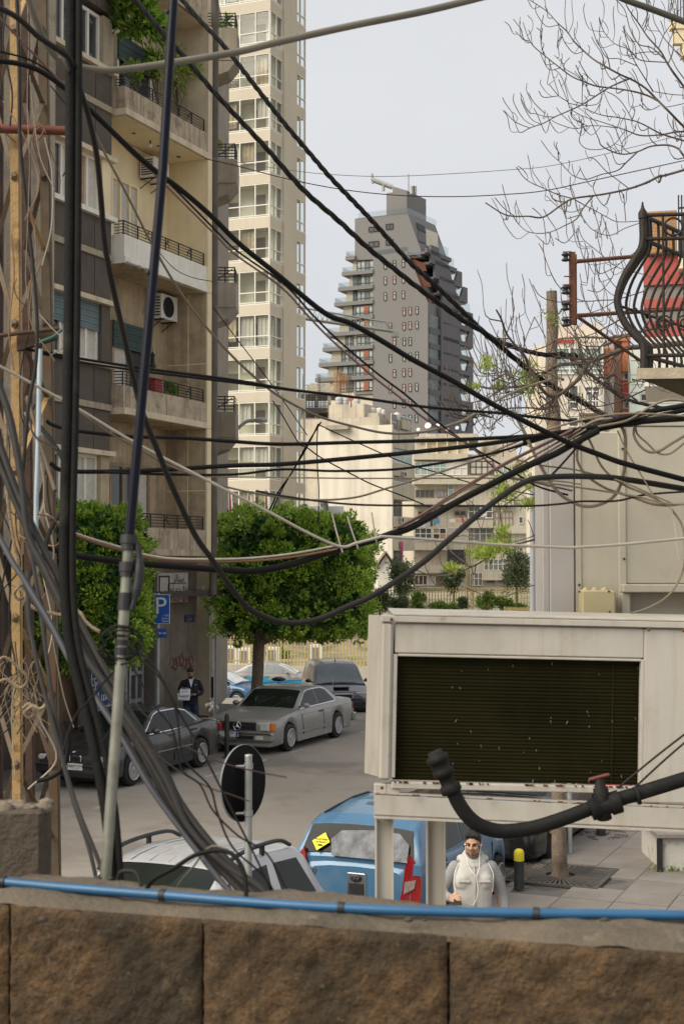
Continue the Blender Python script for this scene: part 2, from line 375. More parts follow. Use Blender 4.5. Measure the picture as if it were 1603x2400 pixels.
for i in range(4):   # back walls and side walls of the loggias, floor by floor
    z0, z1 = slab_z[i+1]+.16, slab_z[i]; m = (beige, cream, tan, tan)[i]
    a = MB(); LB.box(a, tb0, te-.02, z0, z1, nb-.1, nb); a.build('loggia_back_wall', m, hb)
    a = MB(); LB.box(a, te-.02, te+.2, z0-.16, z1-.001, nb-.1, -.02); a.build('loggia_side_wall', m, hb)
    a = MB(); LB.box(a, te-.028, te+.005, z0-.15, z1-.002, -.018, .03); LB.box(a, te+.007, te+.2, z0-.15, z1-.002, -.018, .028); a.build('edge_pilaster', (beige, cream, cream, cream)[i], hb)
    if i >= 2:
        for nn in (nb*.45,):
            a = MB(); LB.box(a, te-.026, te-.021, z0, z1, nn-.012, nn+.012); LB.box(a, te-.026, te-.021, z0+1.5, z0+1.525, nb+.03, nn-.013); LB.box(a, te-.026, te-.021, z0+1.5, z0+1.525, nn+.013, -.03); a.build('wall_joint', cream, hb)
a = MB(); a.tube([LB.P(te+.33, slab_z[4]-1, .02), LB.P(te+.33, ztop, .02)], .1, 8); a.build('downpipe', mat('dark_downpipe', (.12, .1, .085), .8, .2, 3, streak=.4), hb)
def railing(par, t0, t1, z, n, hgt, ret=None, motif=True):
    mb = MB(); L = t1-t0; k = max(2, round(L/.62))
    for q in range(5): 
        zz = z+.05+(hgt-.06)*q/4; mb.tube([LB.P(t0, zz, n), LB.P(t1, zz, n)], .016 if q == 4 else .01, 5)
        if ret is not None: mb.tube([LB.P(t0, zz, n), LB.P(t0, zz, ret)], .016 if q == 4 else .01, 5)
    for q in range(k+1): mb.tube([LB.P(t0+L*q/k, z, n), LB.P(t0+L*q/k, z+hgt, n)], .018, 5)
    if motif:
        for q in (.28, .52, .8):
            c = t0+L*q
            mb.tube([LB.P(c-.1, z+.1, n+.01), LB.P(c+.02, z+.3, n+.01), LB.P(c+.1, z+hgt-.08, n+.01)], .012, 4)
            mb.tube([LB.P(c-.12, z+hgt-.14, n+.01), LB.P(c+.02, z+.22, n+.01), LB.P(c+.12, z+.1, n+.01)], .012, 4)
    return mb.build('railing', iron, par)
for i in range(-1, 4):
    zb = slab_z[i+1]; n0 = nb+.002; m = (stain, stain, white, stain, stain)[i+1]
    s = MB(); LB.box(s, tc_, te-.03, zb, zb+.15, n0, .03); sl_ = s.build('balcony', (stain, beige, white, beige, stain)[i+1], hb)
    s = MB(); LB.box(s, tc_+.121, te-.03, zb+.151, zb+.66, -.13, 0); s.build('parapet', m, sl_)
    s = MB(); LB.box(s, tc_, tc_+.12, zb+.151, zb+.66, pn-.05, 0); s.build('parapet', m, sl_)
    s = MB(); LB.box(s, tc_+.1, te-.04, zb-.02, zb-.002, n0+.1, -.08); s.build('soffit', (beige, cream, tan, tan, tan)[i+1], sl_)
    if i >= 0: railing(sl_, tc_+.05, tR-.05, zb+.66, -.06, .34, pn)
    if i == 1:
        rr = random.Random(2); ch = MB()
        for k in range(14): ch.ball(LB.P(tc_+.1+.07*k, zb+.01, .02-rr.random()*.05), rr.uniform(.05, .11), 6, 0, (1, 1, .5))
        ch.build('broken_edge', conc, sl_)
# front bay: bands of brown render between the window rows
yl = [22, 362, 706, 1063, 1395]; ys = [-230, 151, 500, 851, 1200]; yf = [-110, 243, 594, 951, 1290]
zl = [LB.z(228, y, pn) for y in yl]; zs = [LB.z(228, y, pn) for y in ys]; zf = [LB.z(228, y, pn) for y in yf]
wt0, wt1 = LB.t(121, pn), LB.t(234, pn)
for i in range(5):
    top = zs[i]; bot = zl[i] if i < 5 else 0
    t1 = tf-.004
    for a, b, nm in ((zf[i]+.07, top-.08, 'render_panel'), (bot+.08, zf[i]-.07, 'render_panel')):
        tm = tl+(t1-tl)*.72
        for p0, p1 in ((tl, tm-.012), (tm+.012, t1)):
            q = MB(); LB.box(q, p0, p1, a, b, pn-.24, pn); q.build(nm, brown, hb)
    q = MB(); LB.box(q, tl-.03, t1, zf[i]-.07, zf[i]+.07, pn-.24, pn+.05); q.build('floor_ledge', rough, hb)
    q = MB(); LB.box(q, wt0-.15, t1+.1, top-.08, top+.03, pn-.24, pn+.12); q.build('window_sill', white if i == 2 else beige, hb)
    if i: 
        q = MB(); LB.box(q, wt0-.1, t1+.12, zl[i]-.03, zl[i]+.08, pn-.24, pn+.1); q.build('lintel_ledge', beige, hb)
    if i < 1: continue
for i in range(1, 5):
    z0, z1 = zs[i]+.03, zl[i-1]-.03
    q = MB(); LB.box(q, wt1+.05, tf-.004, z0, z1, pn-.24, pn-.01); q.build('window_pier', (rough, rough, cream, brown, tan)[i], hb)
    q = MB(); LB.box(q, tl, wt0-.04, z0, z1, pn-.24, pn-.01); q.build('window_pier', rough, hb)
    w_ = win(LB, wt0-.03, wt1+.04, z0, z1, pn-.2, [0, .24, .5, .76, 1], 1, wfr, [pane, curt if i != 1 else pane, curt2 if i == 2 else (pane if i == 1 else curt), curt if i > 1 else pane], hb, .075, dp=.09)
    if i == 3:
        s = MB(); 
        for k in range(9): LB.box(s, wt0-.03, wt1+.04, z1-.07*(k+1)+.006, z1-.07*k, pn-.11, pn-.07-.008*(k % 2))
        s.build('roller_shutter', mat('blue_grey_shutter', (.12, .17, .175), .7, .1, 5), w_)
q = MB(); LB.box(q, tl-9, tl-.002, slab_z[4], ztop, pn-.24, pn+.12); q.build('corner_pier', rough, hb)
# loggia doors, green blinds
for i, (x0, x1, y0, y1, fm, gm, c) in enumerate(((262, 345, 100, 200, wfr, [pane, pane], 2), (250, 316, 420, 540, cream, [curt, curt, curt], 3), (254, 330, 760, 895, wood, [pane, curt], 2), (250, 345, 1088, 1240, wood, [pane, pane, curt], 3))):
    ta, tb = LB.t(x0, nb), LB.t(x1, nb); zm = (ta+tb)/2; z1 = LB.z((x0+x1)/2, y0, nb); z0 = slab_z[i+1]+.17
    d = win(LB, ta, tb, z0, z1, nb+.001, c, [0, .3, 1], fm, gm, hb, .09, 'balcony_door', .08)
    if i in (0, 2):
        s = MB()
        for k in range(8): LB.box(s, ta, tb, z1-.08*(k+1)+.006, z1-.08*k, nb+.085, nb+.13-.008*(k % 2))
        s.build('roller_blind', shut, d)
# ground floor
g0, g1 = -.02, slab_z[4]; gn = -.55
mb = MB(); LB.box(mb, tl-9, LB.t(468), g0, g1, -6, gn-.5); mb.build('shop_back_wall', brown, hb)
a = MB(); LB.box(a, LB.t(383, gn), LB.t(462, gn), g0, g1-.02, gn-.5, gn); a.build('corner_pillar', mat('grimy_plaster', (.17, .14, .105), .92, .25, 3, .4, 30, streak=.6, sc_col=(.06, .05, .04), spots=[((.36, .34, .3), 4.5, .66, .7), ((.07, .06, .05), 1.5, .52, .6)]), hb)
a = MB(); LB.box(a, LB.t(360, gn), LB.t(382, gn), g0, g1-.3, gn-.5, gn+.06); a.build('side_pillar', mat('grey_plaster', (.2, .17, .14), .9, .2, 2, streak=.4), hb)
a = MB(); LB.box(a, LB.t(130, gn), LB.t(200, gn), g0, g1-.3, gn-.5, gn); a.build('brown_pillar', mat('brown_plaster', (.2, .135, .085), .9, .15, 2, streak=.3), hb)
a = MB(); LB.box(a, LB.t(60, gn), LB.t(490, gn), LB.z(455, 1395, gn), LB.z(455, 1383, gn), gn-.4, gn+.5); a.build('awning_beam', mat('dark_concrete', (.06, .052, .045), .9, .3, 4), hb)
shopm = mat('shop_frame', (.3, .3, .29), .5, .15, 5, metal=.4)
for x0, x1 in ((262, 318), (322, 356)): win(LB, LB.t(x0, gn), LB.t(x1, gn), g0+.1, LB.z(330, 1440, gn), gn-.3, 2, [0, .34, .55, 1], shopm, pane, hb, .09, 'shop_window', .1)
sh = MB(); rr = random.Random(4)
gr = mat('graffiti_red', (.14, .03, .02), .8, .2, 8)
for k in range(7):   # sprayed scrawl on the pillar
    x = 403+k*7.5; y = 1552+6*math.sin(k*1.7)
    pts = [LB.P(*LB.hit(x+dx, y+dy, gn)[:1], LB.hit(x+dx, y+dy, gn)[1], gn+.006) for dx, dy in ((-6, 8), (0, -12-3*(k % 2)), (5, 4), (-2, 12), (6, 14-4*(k % 3)))]
    sh.tube(smooth_path(pts, n=4), .012, 4)
sh.build('sprayed_scrawl', gr, hb)
# things that hang on the house
def ac_unit(fr, px, py, n, w, h, d, label, fan=True):
    t, z = fr.hit(px, py, n); o = thing('air_conditioner', label, 'air conditioner', fr.P(t, z-h/2, n), group='air conditioners on the old house')
    b = MB(); fr.box(b, t-w/2, t+w/2, z-h/2, z+h/2, n+.06, n+.06+d); b.build('casing', WHT, o)
    if fan:
        c = fr.P(t-w*.08, z, n+.065+d); b = MB(); b.lathe(c, [(h*.42, 0), (h*.42, .02), (h*.38, .02), (h*.38, .004)], 20, 0, fr.n); b.lathe(c, [(h*.1, .006), (h*.1, .025), (.01, .03)], 10, 0, fr.n)
        for k in range(6):
            q = k*math.pi/6; e = fr.u*math.cos(q)+V((0, 0, 1))*math.sin(q); b.tube([c-e*h*.37+fr.n*.02, c+e*h*.37+fr.n*.02], .006, 4)
        b.build('fan_grille', BLK, o)
        b = MB(); b.lathe(c, [(h*.37, .0), (.01, .002)], 20, 0, fr.n); b.build('fan_opening', BLK, o)
    s = MB()
    for k in range(7): fr.box(s, t-w/2-.012, t-w/2-.001, z-h*.4+k*h*.12, z-h*.35+k*h*.12, n+.1, n+.02+d)
    s.build('side_louvre', BLK, o)
    for q in (-.35, .35):
        b = MB(); b.tube([fr.P(t+w*q, z-h/2-.02, n+.001), fr.P(t+w*q, z-h/2-.02, n+.08+d)], .018, 4); b.tube([fr.P(t+w*q, z-h/2-.25, n+.001), fr.P(t+w*q, z-h/2-.02, n+d)], .014, 4); b.build('bracket', iron, o)
    return o
ac_unit(LB, 342, 402, nb, .75, .5, .4, 'old window air conditioner under the planted balcony of the brown house', False)
ac_unit(LB, 366, 724, nb, .82, .62, .34, 'white air conditioner with round fan above the red box balcony')
p = LB.P(LB.t(348, -.5), slab_z[1], -.5); b = thing('ceiling_bulb', 'bare bulb hanging from the balcony ceiling of the brown house', 'bulb', p-V((0, 0, .2)))
MB().tube([p, p-V((0, 0, .1))], .02, 5).build('lamp_holder', BLK, b); MB().ball(p-V((0, 0, .15)), .05, 8).build('bulb', WHT, b)
t, z = LB.hit(358, 843, nb+.12); p = LB.P(t, z, nb+.12); b = thing('lantern', 'small black lantern hanging on the balcony wall under the air conditioner', 'lantern', p-V((0, 0, .2)))
MB().lathe(p-V((0, 0, .2)), [(.09, 0), (.09, .06), (.06, .08), (.06, .1)], 8).build('base', BLK, b); MB().lathe(p-V((0, 0, .1)), [(.05, 0), (.05, .2)], 8).build('glass', GLS, b)
MB().lathe(p+V((0, 0, .1)), [(.08, 0), (.03, .07), (.02, .1)], 8).build('hood', BLK, b); MB().tube([p+V((0, 0, .2)), p+V((0, 0, .3)), p+V((0, 0, .3))-LB.n*.119], .008, 4).build('hook', BLK, b)
t, z = LB.hit(364, 903, -.35); mb = MB(); LB.box(mb, t-.17, t+.17, slab_z[3]+.152, z+.12, -.55, -.25); LB.box(mb, t-.2, t+.2, z+.121, z+.16, -.58, -.22); mb.build('red_box', mat('red_plastic', (.4, .02, .02), .5, .1, 4), label='red plastic box standing behind the railing of the lower balcony', cat='box')
# ---------------------------------------------------------------- neighbour whose balconies peep out behind
nbm = mat('pinkish_concrete', (.27, .235, .185), .9, .18, 1.5, .3, 30, streak=.5, sc_col=(.14, .115, .095))
nh = thing('neighbour_house', 'narrow grey house peeping out behind the brown house, its balconies stacked', 'apartment house', W(500, HOR, 42))
a = MB(); x0, x1 = W(440, HOR, 43).x, W(503, HOR, 43).x; a.mm((x0, 41.4, 0), (x1, 48, 22)); a.build('wall', nbm, nh)
for k, (yt, yb) in enumerate(((65, 140), (372, 428), (662, 720), (965, 1025))):
    a0, a1 = W(470, HOR, 40.4).x, W(552, HOR, 40.4).x; z1, z0 = W(0, yt, 40.4).z, W(0, yb, 40.4).z
    a = MB(); a.mm((a0, 40.4, z0), (a1, 41.5, z1)); a.prism([(a0, 40.42, z0-.001), (a1, 40.42, z0-.001), (a1-.25, 40.42, z0-.32), (a0, 40.42, z0-.6)], (0, 1.0, 0)); o = a.build('balcony', (nbm, nbm, conc, nbm)[k], nh)
    r_ = MB()
    for q in range(5): r_.tube([(a0, 40.45, z1+.08+.09*q), (a1-.05, 40.45, z1+.08+.09*q)], .016, 4); r_.tube([(a1-.05, 40.45, z1+.08+.09*q), (a1-.05, 41.4, z1+.08+.09*q)], .016, 4)
    for q in range(4): r_.tube([(a1-.05-.27*q, 40.45, z1), (a1-.05-.27*q, 40.45, z1+.46)], .018, 4)
    r_.tube([(a1-.6, 40.44, z1+.05), (a1-.1, 40.44, z1+.4)], .014, 4); r_.build('railing', iron, o)
# ---------------------------------------------------------------- tall beige tower with glazed corner rooms
tw = mat('tower_render', (.55, .49, .39), .85, .05, .3, streak=.12, vert=2)
room = mat('room_wall', (.75, .7, .56), .9, .08, .8); ceil = mat('room_ceiling', (.7, .66, .56), .9, .05, 1)
bt = thing('beige_tower', 'tall beige apartment tower with white framed glass corner rooms', 'tower', W(632, HOR, 102)-V((0, 0, CZ)))
cx_ = W(632, HOR, 102).x
FA = Fr(cx_, 102, -2.566, 1, -1); FB = Fr(cx_, 102, .4235, 1)
per = 3.18; zt0 = 44.73+per; wA = FA.t(490)
tb1, tb2, tb3 = FB.t(661), FB.t(692), FB.t(716)
dk = mat('interior_door', (.25, .2, .15), .7, .1, 2)
for k in range(14):
    z1 = zt0-per*k; z0 = z1-2.46
    def spans(n0, n1): pass
    s = MB(); s.prism([FA.P(wA, z0-per+2.46, .0), FA.P(0, z0-per+2.46, .0), FB.P(tb1, z0-per+2.46, 0), FB.P(tb1, z0-per+2.46, -4.5), FA.P(wA, z0-per+2.46, -4.5)], (0, 0, per-2.46)); s.build('floor_band', tw, bt)
    if k < 13:
        s = MB(); s.prism([FB.P(tb2, z0-per+2.46, .0), FB.P(tb3, z0-per+2.46, 0), FB.P(tb3, z0-per+2.46, -3), FB.P(tb2, z0-per+2.46, -3)], (0, 0, per-2.46)); s.build('floor_band', tw, bt)
    if z1 < 6 or z0 > 48: continue
    win(FA, .06, wA, z0, z1, -.14, [0, .24, .5, .76, 1], [0, .06, .36, 1], wfr, CG, bt, .07, 'corner_glazing', .13)
    win(FB, .06, tb1, z0, z1, -.14, 2, [0, .06, .36, 1], wfr, CG, bt, .07, 'corner_glazing', .13)
    win(FB, tb2, tb3, z0, z1, -.14, 2, [0, .3, 1], wfr, CG, bt, .07, 'side_glazing', .13)
    for q in range(4):
        if R.random() < .45:
            a_ = wA*q/4+R.uniform(.1, .5); cu_ = MB(); h_ = R.uniform(.3, 1)
            for j in range(6): FA.box(cu_, a_+j*.16, a_+j*.16+.15, z1-2.3*h_-.1, z1-.05, -.34-.04*(j % 2), -.3-.04*(j % 2))
            cu_.build('curtain', curt if R.random() < .6 else tan, bt)
    s = MB(); FA.box(s, 1.0, 1.9, z0, z0+2.0, -1.39, -1.35); FA.box(s, 3.1, 4.2, z0, z0+1.6, -1.39, -1.35); s.build('inner_door', dk, bt)
    s = MB(); 
    for q in (.8, 2.9): 
        c = FA.P(q, z1-.03, -.9); s.lathe(c, [(.07, 0), (.07, .025)], 8)
    s.build('ceiling_spot', WHT, bt)
mb = MB(); FA.box(mb, .4, wA, 2, 50, -1.6, -1.4); mb.build('room_back_wall', room, bt)
mb = MB(); FB.box(mb, tb1, tb2, 0, 50, -5, .12); mb.build('pier', tw, bt)
mb = MB(); FB.box(mb, tb2+.01, tb3, 2, 50, -5, -3.01); mb.build('room_back_wall', room, bt)
mb = MB(); FA.box(mb, wA, wA+6, 0, 50, -9, 0); mb.build('side_wing', tw, bt)
mb = MB(); mb.prism([FA.P(wA, -.1, .03), FA.P(-.03, -.1, .03), FB.P(tb3, -.1, .03), FB.P(tb3, -.1, -4.5), FA.P(wA, -.1, -5)], (0, 0, 4.6)); mb.build('podium', tw, bt)
# ---------------------------------------------------------------- dark stepped tower far off
dg = mat('slate_cladding', (.17, .163, .162), .6, .05, .05, streak=.06, vert=.6); dg2 = mat('slate_parapet', (.115, .112, .125), .6, .05, .05)
rust = mat('rust_panel', (.28, .085, .035), .6, .1, .5); lg = mat('pale_reveal', (.55, .5, .4), .8, .08, .3); wdark = glass('tower_pane', (.2, .22, .21), .05)
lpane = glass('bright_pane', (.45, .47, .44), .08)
dkf = mat('dark_window_frame', (.03, .03, .033), .5, .1, 1)
dt = thing('stepped_tower', 'dark grey stepped tower with slanting edges and glass balconies in the distance', 'tower', W(1002, HOR, 310)-V((0, 0, CZ)))
DX = W(1002, HOR, 310).x
DA = Fr(DX, 310, -2.2, 1, -1); DB = Fr(DX, 310, .6, 1)
def q6(x, y): return 680+x*.319, 380+y*.319
def dpt(x, y, n=0, fr=DA):
    px, py = q6(x, y); t, z = fr.hit(px, py, n); return t, z
def dprism(pts, n0, dep, m, name, fr=DA, par=dt, al=None):
    tz = [dpt(x, y, n0, fr) for x, y in pts]; mb = MB(); mb.prism([fr.P(t, z, n0) for t, z in tz], -fr.n*dep if al is None else al*dep, 0); return mb.build(name, m, par)
UL = DB.t(q6(1078, 0)[0])-DB.t(q6(866, 0)[0])
dprism([(475, 415), (860, 372), (960, 650), (960, 700), (475, 720)], -.3, UL, dg, 'upper_block', al=DB.u)
dprism([(608, 690), (860, 655), (1010, 1035), (1010, 2060), (608, 2060)], 0, 10, dg, 'main_block')
dprism([(475, 690), (607, 685), (607, 2060), (225, 2060), (258, 1640), (300, 1440), (345, 1300)], -.9, 9, lg, 'left_wing')
dprism([(707, 228), (752, 222), (752, 178), (857, 208), (857, 400), (707, 410)], -2.5, DB.t(q6(1005, 0)[0])-DB.t(q6(857, 0)[0]), dg, 'roof_house', al=DB.u)
for (px0, px1, py0, py1, n_) in ((577, 652, 470, 515, -.3), (703, 757, 450, 497, -.3), (577, 652, 578, 627, -.3), (703, 757, 566, 612, -.3)):
    a, b = dpt(px0, py1, n_), dpt(px1, py0, n_); win(DA, a[0], b[0], a[1], b[1], n_+.01, 2, 1, dkf, mat('grey_louvre', (.09, .09, .095), .7), dt, .15, dp=.2)
for x, y in [(698, 757), (765, 750), (830, 743), (698, 872), (765, 865), (830, 858), (698, 987), (765, 980), (830, 974), (836, 1098), (880, 1093), (930, 1088), (836, 1205), (880, 1200), (930, 1196), (735, 1210), (765, 1318), (836, 1318), (880, 1316), (735, 1440), (836, 1432), (880, 1430), (930, 1422), (765, 1552), (835, 1546), (880, 1543), (735, 1666), (835, 1660), (880, 1656), (928, 1652), (765, 1778), (835, 1772), (880, 1768), (835, 1890), (880, 1886), (926, 1882)]:
    a, b = dpt(x-10, y+30, 0), dpt(x+10, y-30, 0)
    o = win(DA, a[0], b[0], a[1], b[1], .01, 1, [0, .62, 1], dkf, lpane, dt, .07, 'slit_window', .2)
    s = MB(); DA.box(s, max(a[0], b[0])-.22, max(a[0], b[0])-.06, a[1]+.1, b[1]-.1, .1, .17); s.build('shutter_leaf', rust if (x+y) % 3 else dkf, o)
lefts = [(405, 690), (378, 805), (350, 918), (322, 1030), (293, 1140), (265, 1252), (237, 1362), (208, 1475), (182, 1585)]
for k, (x, y) in enumerate(lefts):
    xr = 607 if k else 474
    a = dpt(x, y+30, .4); b = dpt(xr, y+28, .4); zb = a[1]; zr = b[1]
    def tilt(t0, t1, z0, z1, n0, n1): q = MB(); DA.box(q, t0, t1, z0, z1, n0, n1); return q
    o = tilt(b[0], a[0], zb, zb+.85, -9, .35).build('terrace_slab', dg, dt)
    tilt(b[0]+.1, a[0]-.1, zb+.86, zb+1.9, .2, .26).build('glass_parapet', PG, o); tilt(a[0]-.2, a[0]-.14, zb+.86, zb+1.9, -8, .1).build('glass_parapet', PG, o)
    zt = zb-.05; zq = zt-2.5; t0, t1, t2 = dpt(604, y)[0], dpt(476, y, -.9)[0], a[0]-4.2
    if k in (3, 4, 6, 7, 8): tilt(t0-.3, t1, zq-.7, zt, -.89, -.3).build('spandrel', dg, o)
    n_ = -.29 if k in (3, 4, 6, 7, 8) else -.88
    w_ = win(DA, t0, t1-.5, zq, zt-.25, n_, 4, [0, .3, 1], dkf, [lpane, wdark, lpane], o, .13, 'tower_window', .2)
    if n_ == -.29: tilt(t0+.9, t0+2.1, zq+.1, zt-.35, -.05, .05).build('shutter_leaf', rust, w_)
    if k: win(DA, t1+.4, t2, zq, zt, -.88, 3, [0, .3, 1], dkf, [wdark, lpane, wdark], o, .13, 'tower_window', .2)
# right flank
cur = [(1175, 735), (1217, 815), (1254, 925), (1294, 1040), (1334, 1145), (1336, 1255), (1336, 1370), (1336, 1470), (1336, 1580), (1336, 1690), (1336, 1800), (1336, 1910), (1336, 2020)]
mb = MB(); DB.box(mb, .3, DB.t(q6(1270, 0)[0], 0), 0, dpt(1100, 1100, 0, DB)[1], -12, -1.5); mb.build('flank_wall', lg, dt)
mb = MB(); DB.box(mb, -.2, DB.t(q6(1160, 0)[0], 0), dpt(1100, 1120, 0, DB)[1], dpt(1000, 720, 0, DB)[1], -14, -4); mb.build('flank_wall', lg, dt)
for k, (x, y) in enumerate(cur):
    b = dpt(x, y, 0, DB); t0 = 0 if k > 3 else -3+DB.t(q6(1000+(k-3)*18, 0)[0])
    t0 = DB.t(q6(1112, 0)[0]) if k > 3 else DB.t(q6(1000+k*30, 0)[0])
    tm = t0+(b[0]-t0)*(.62 if k > 1 else .4); zb = b[1]; zt = zb+2.0
    s = MB()
    if k == 0: pts = [(t0, zb), (b[0], zb), (b[0], zb+.9), (t0, zb+.9)]
    elif k % 3 == 1: pts = [(t0, zb), (b[0], zb), (b[0], zb+1.0), (tm, zb+1.0), (tm-1.5, zt+2), (t0, zt+2)]
    else: pts = [(t0, zb), (b[0], zb), (b[0], zt+1.6), (b[0]-2, zt+1.6), (b[0]-3.5, zb+1.0), (tm, zb+1.0), (tm-1.5, zt+2), (t0, zt+2)]
    s.prism([DB.P(t, z, .3) for t, z in pts], -DB.n*.5); o = s.build('flank_parapet', dg2, dt)
    s = MB(); DB.box(s, t0, b[0], zb-.25, zb+.3, -5, -.21); s.build('flank_slab', dg2, o)
    s = MB(); DB.box(s, tm, b[0]-1, zb+1, zb+3, -.1, 0); s.build('glass_parapet', PG, o)
    if k > 1: win(DB, t0+.5, b[0]-5, zb+.4, zb+8.5, -1.48 if k > 4 else -3.9, 7, [0, .45, 1], dkf, [wdark, lpane], o, .15, 'tower_window', .3)
mb = MB(); DB.box(mb, DB.t(q6(1098, 0)[0]), DB.t(q6(1112, 0)[0]), 0, dpt(1100, 1060, 0, DB)[1], -3, .5); mb.build('flank_fin', dg2, dt)
for k in range(9):
    y = 1125+k*113; b0, b1 = dpt(1020, y, 0, DB), dpt(1097, y, 0, DB)
    s = MB(); DB.box(s, b0[0], b1[0], b0[1]-3.8, b0[1]-2.6, -3, .3); o = s.build('loggia_slab', dg2, dt); s = MB(); DB.box(s, b0[0], b1[0], b0[1]-2.6, b0[1]+.2, .1, .2); s.build('glass_parapet', PG, o)
    win(DB, b0[0]+.3, b1[0]-2.3, b0[1]-2.6, b0[1]+5, -1.45, 3, [0, .5, 1], dkf, [wdark, lpane], o, .12, 'tower_window', .25)
    s = MB(); DB.box(s, b1[0]-2.2, b1[0]-.2, b0[1]-2.6, b0[1]+5.6, -1.4, -1.2); s.build('shutter_leaf', rust, o)
# top right slanted block
e0 = DA.P(*dpt(863, 373, -.3)[:1], dpt(863, 373, -.3)[1], -.3); e1 = DA.P(dpt(960, 650, -.3)[0], dpt(960, 650, -.3)[1], -.3); on_ = (e1-e0).cross(DB.u).normalized(); on_ = on_ if on_.y < 0 else -on_
for pts, m, nm in ((((.27, .49), (.256, .93), (.8, .7), (.786, .28)), lg, 'tan_panel'), (((.2, .2), (.2, .48), (.4, .44), (.4, .17)), BLK, 'dark_opening'), (((.42, .16), (.42, .42), (.74, .26), (.74, .02)), dg2, 'recess_panel')):
    s = MB(); s.prism([e0+(e1-e0)*a_+DB.u*UL*b_+on_*.05 for a_, b_ in pts], on_*.12); s.build(nm, m, dt)
for a in range(3):
    tz = [dpt(x, y, -.2, DB) for x, y in ((905+a*38, 715+a*110), (985+a*30, 745+a*115), (1000+a*32, 800+a*118), (950+a*35, 800+a*112))]
    s = MB(); s.prism([DB.P(t, z, -.1) for t, z in tz], -DB.n*.4); s.build('slant_loggia', rust, dt)
for f, pts in ((DA, ((500, 375), (860, 333), (860, 372), (500, 412))), (DB, ((862, 333), (1075, 428), (1075, 462), (862, 374))), (DA, ((610, 650), (860, 620), (860, 656), (610, 690))), (DB, ((862, 620), (960, 655), (960, 700), (862, 655)))):
    tz = [dpt(x, y, -.1, f) for x, y in pts]; s = MB(); s.prism([f.P(t, z, -.1) for t, z in tz], -f.n*.15); s.build('glass_parapet', PG, dt)
s = MB(); p0, p1 = W(*q6(752, 185), 309), W(*q6(600, 128), 309); s.tube([p0, p1], .55, 4); s.tube([p1, p1+V((0, 0, 1.3))], .3, 4); s.tube([p1-V((0, 0, .8)), p1+V((1, 0, 0))], .3, 4); q = p0.lerp(p1, .45); s.tube([q, q-V((0, 0, 1.6))], .35, 4)
s.tube([W(*q6(868, 210), 309), W(*q6(868, 88), 309)], .16, 4)
for x in (893, 905, 915): s.tube([W(*q6(x, 235), 312), W(*q6(x, 178), 312)], .45, 5)
s.build('roof_gear', mat('galvanised', (.4, .4, .4), .5, .1, 1), dt)
# ---------------------------------------------------------------- tower crane
crm = mat('crane_paint', (.2, .22, .2), .6, .15, 1)
c0, c1 = W(660, 738, 240), W(922, 776, 240); d = c1-c0; s = MB(); h0 = V((0, 0, 2.6)); N = 22; pts = []
def chord(k): f = k/N; top = 1.9*(1-.25*f) if k < N-1 else .5; return c0+d*f, V((0, 0, top))
for sgn in (0, 1):
    off = V((0, 1.2*sgn, 0)); s.tube([c0+off, c1+off], .16, 4)
    for k in range(N):
        (p, h), (q, g) = chord(k), chord(k+1); s.tube([p+off, (p+q)/2+h+V((0, .6, 0)), q+off], .09, 3)
s.tube([(chord(k)[0]+chord(k+1)[0])/2+chord(k)[1]+V((0, .6, 0)) for k in range(N)], .16, 4); cr_ = thing('tower_crane', 'thin grey lattice crane jib crossing in front of the dark tower', 'crane', c0)
s.build('jib', crm, cr_); mb = MB()
for sx in (-.8, .8):
    for sy in (-.8, .8): mb.tube([V((c0.x+sx-3, 240+sy, 0)), V((c0.x+sx-3, 240+sy, c0.z+4))], .16, 4)
for k in range(26): mb.tube([V((c0.x-3.8, 239.2, k*1.7)), V((c0.x-2.2, 239.2, k*1.7+1.7))], .08, 3)
mb.build('mast', crm, cr_); mb = MB(); mb.box(c1+V((.3, .6, -.5)), (1.2, 1.2, .8)); mb.build('trolley', crm, cr_)
# ---------------------------------------------------------------- block with the blank stained wall
pale = mat('pale_stained_wall', (.7, .65, .56), .9, .06, .12, streak=.45, sc_col=(.36, .32, .26), vert=.9, spots=((.5, .46, .38), .25, .5, .4))
pale2 = mat('grimy_wall', (.52, .46, .37), .9, .15, .6, streak=.5, sc_col=(.2, .175, .15), vert=3)
dwin = glass('far_pane', (.09, .1, .1), .1); twin = glass('teal_pane', (.3, .4, .38), .1)
YM = 165; mbl = thing('blank_wall_block', 'apartment block with a tall blank cream wall under rusty water tanks', 'apartment block', W(919, HOR, YM)-V((0, 0, CZ)))
mxx = W(919, HOR, YM).x; MA = Fr(mxx, YM, -2.4, 1, -1); MS = Fr(mxx, YM, .4244, 1)
def mz(y, f=MA, px=919): return f.z(px, y, 0)
zt_ = MA.z(840, 998)
q = MB(); MA.box(q, 0, MA.t(744), -2, zt_, -.4, 0); q.build('blank_wall', pale, mbl)
q = MB(); MA.box(q, MA.t(744)+.01, MA.t(690), -2, MA.z(720, 1010), -12, -.8); q.build('side_wall', pale2, mbl)
ms1 = MS.t(972)
q = MB(); MS.box(q, .01, ms1, -2, zt_+1, -11.9, -1.6); q.build('rear_wall', pale2, mbl)
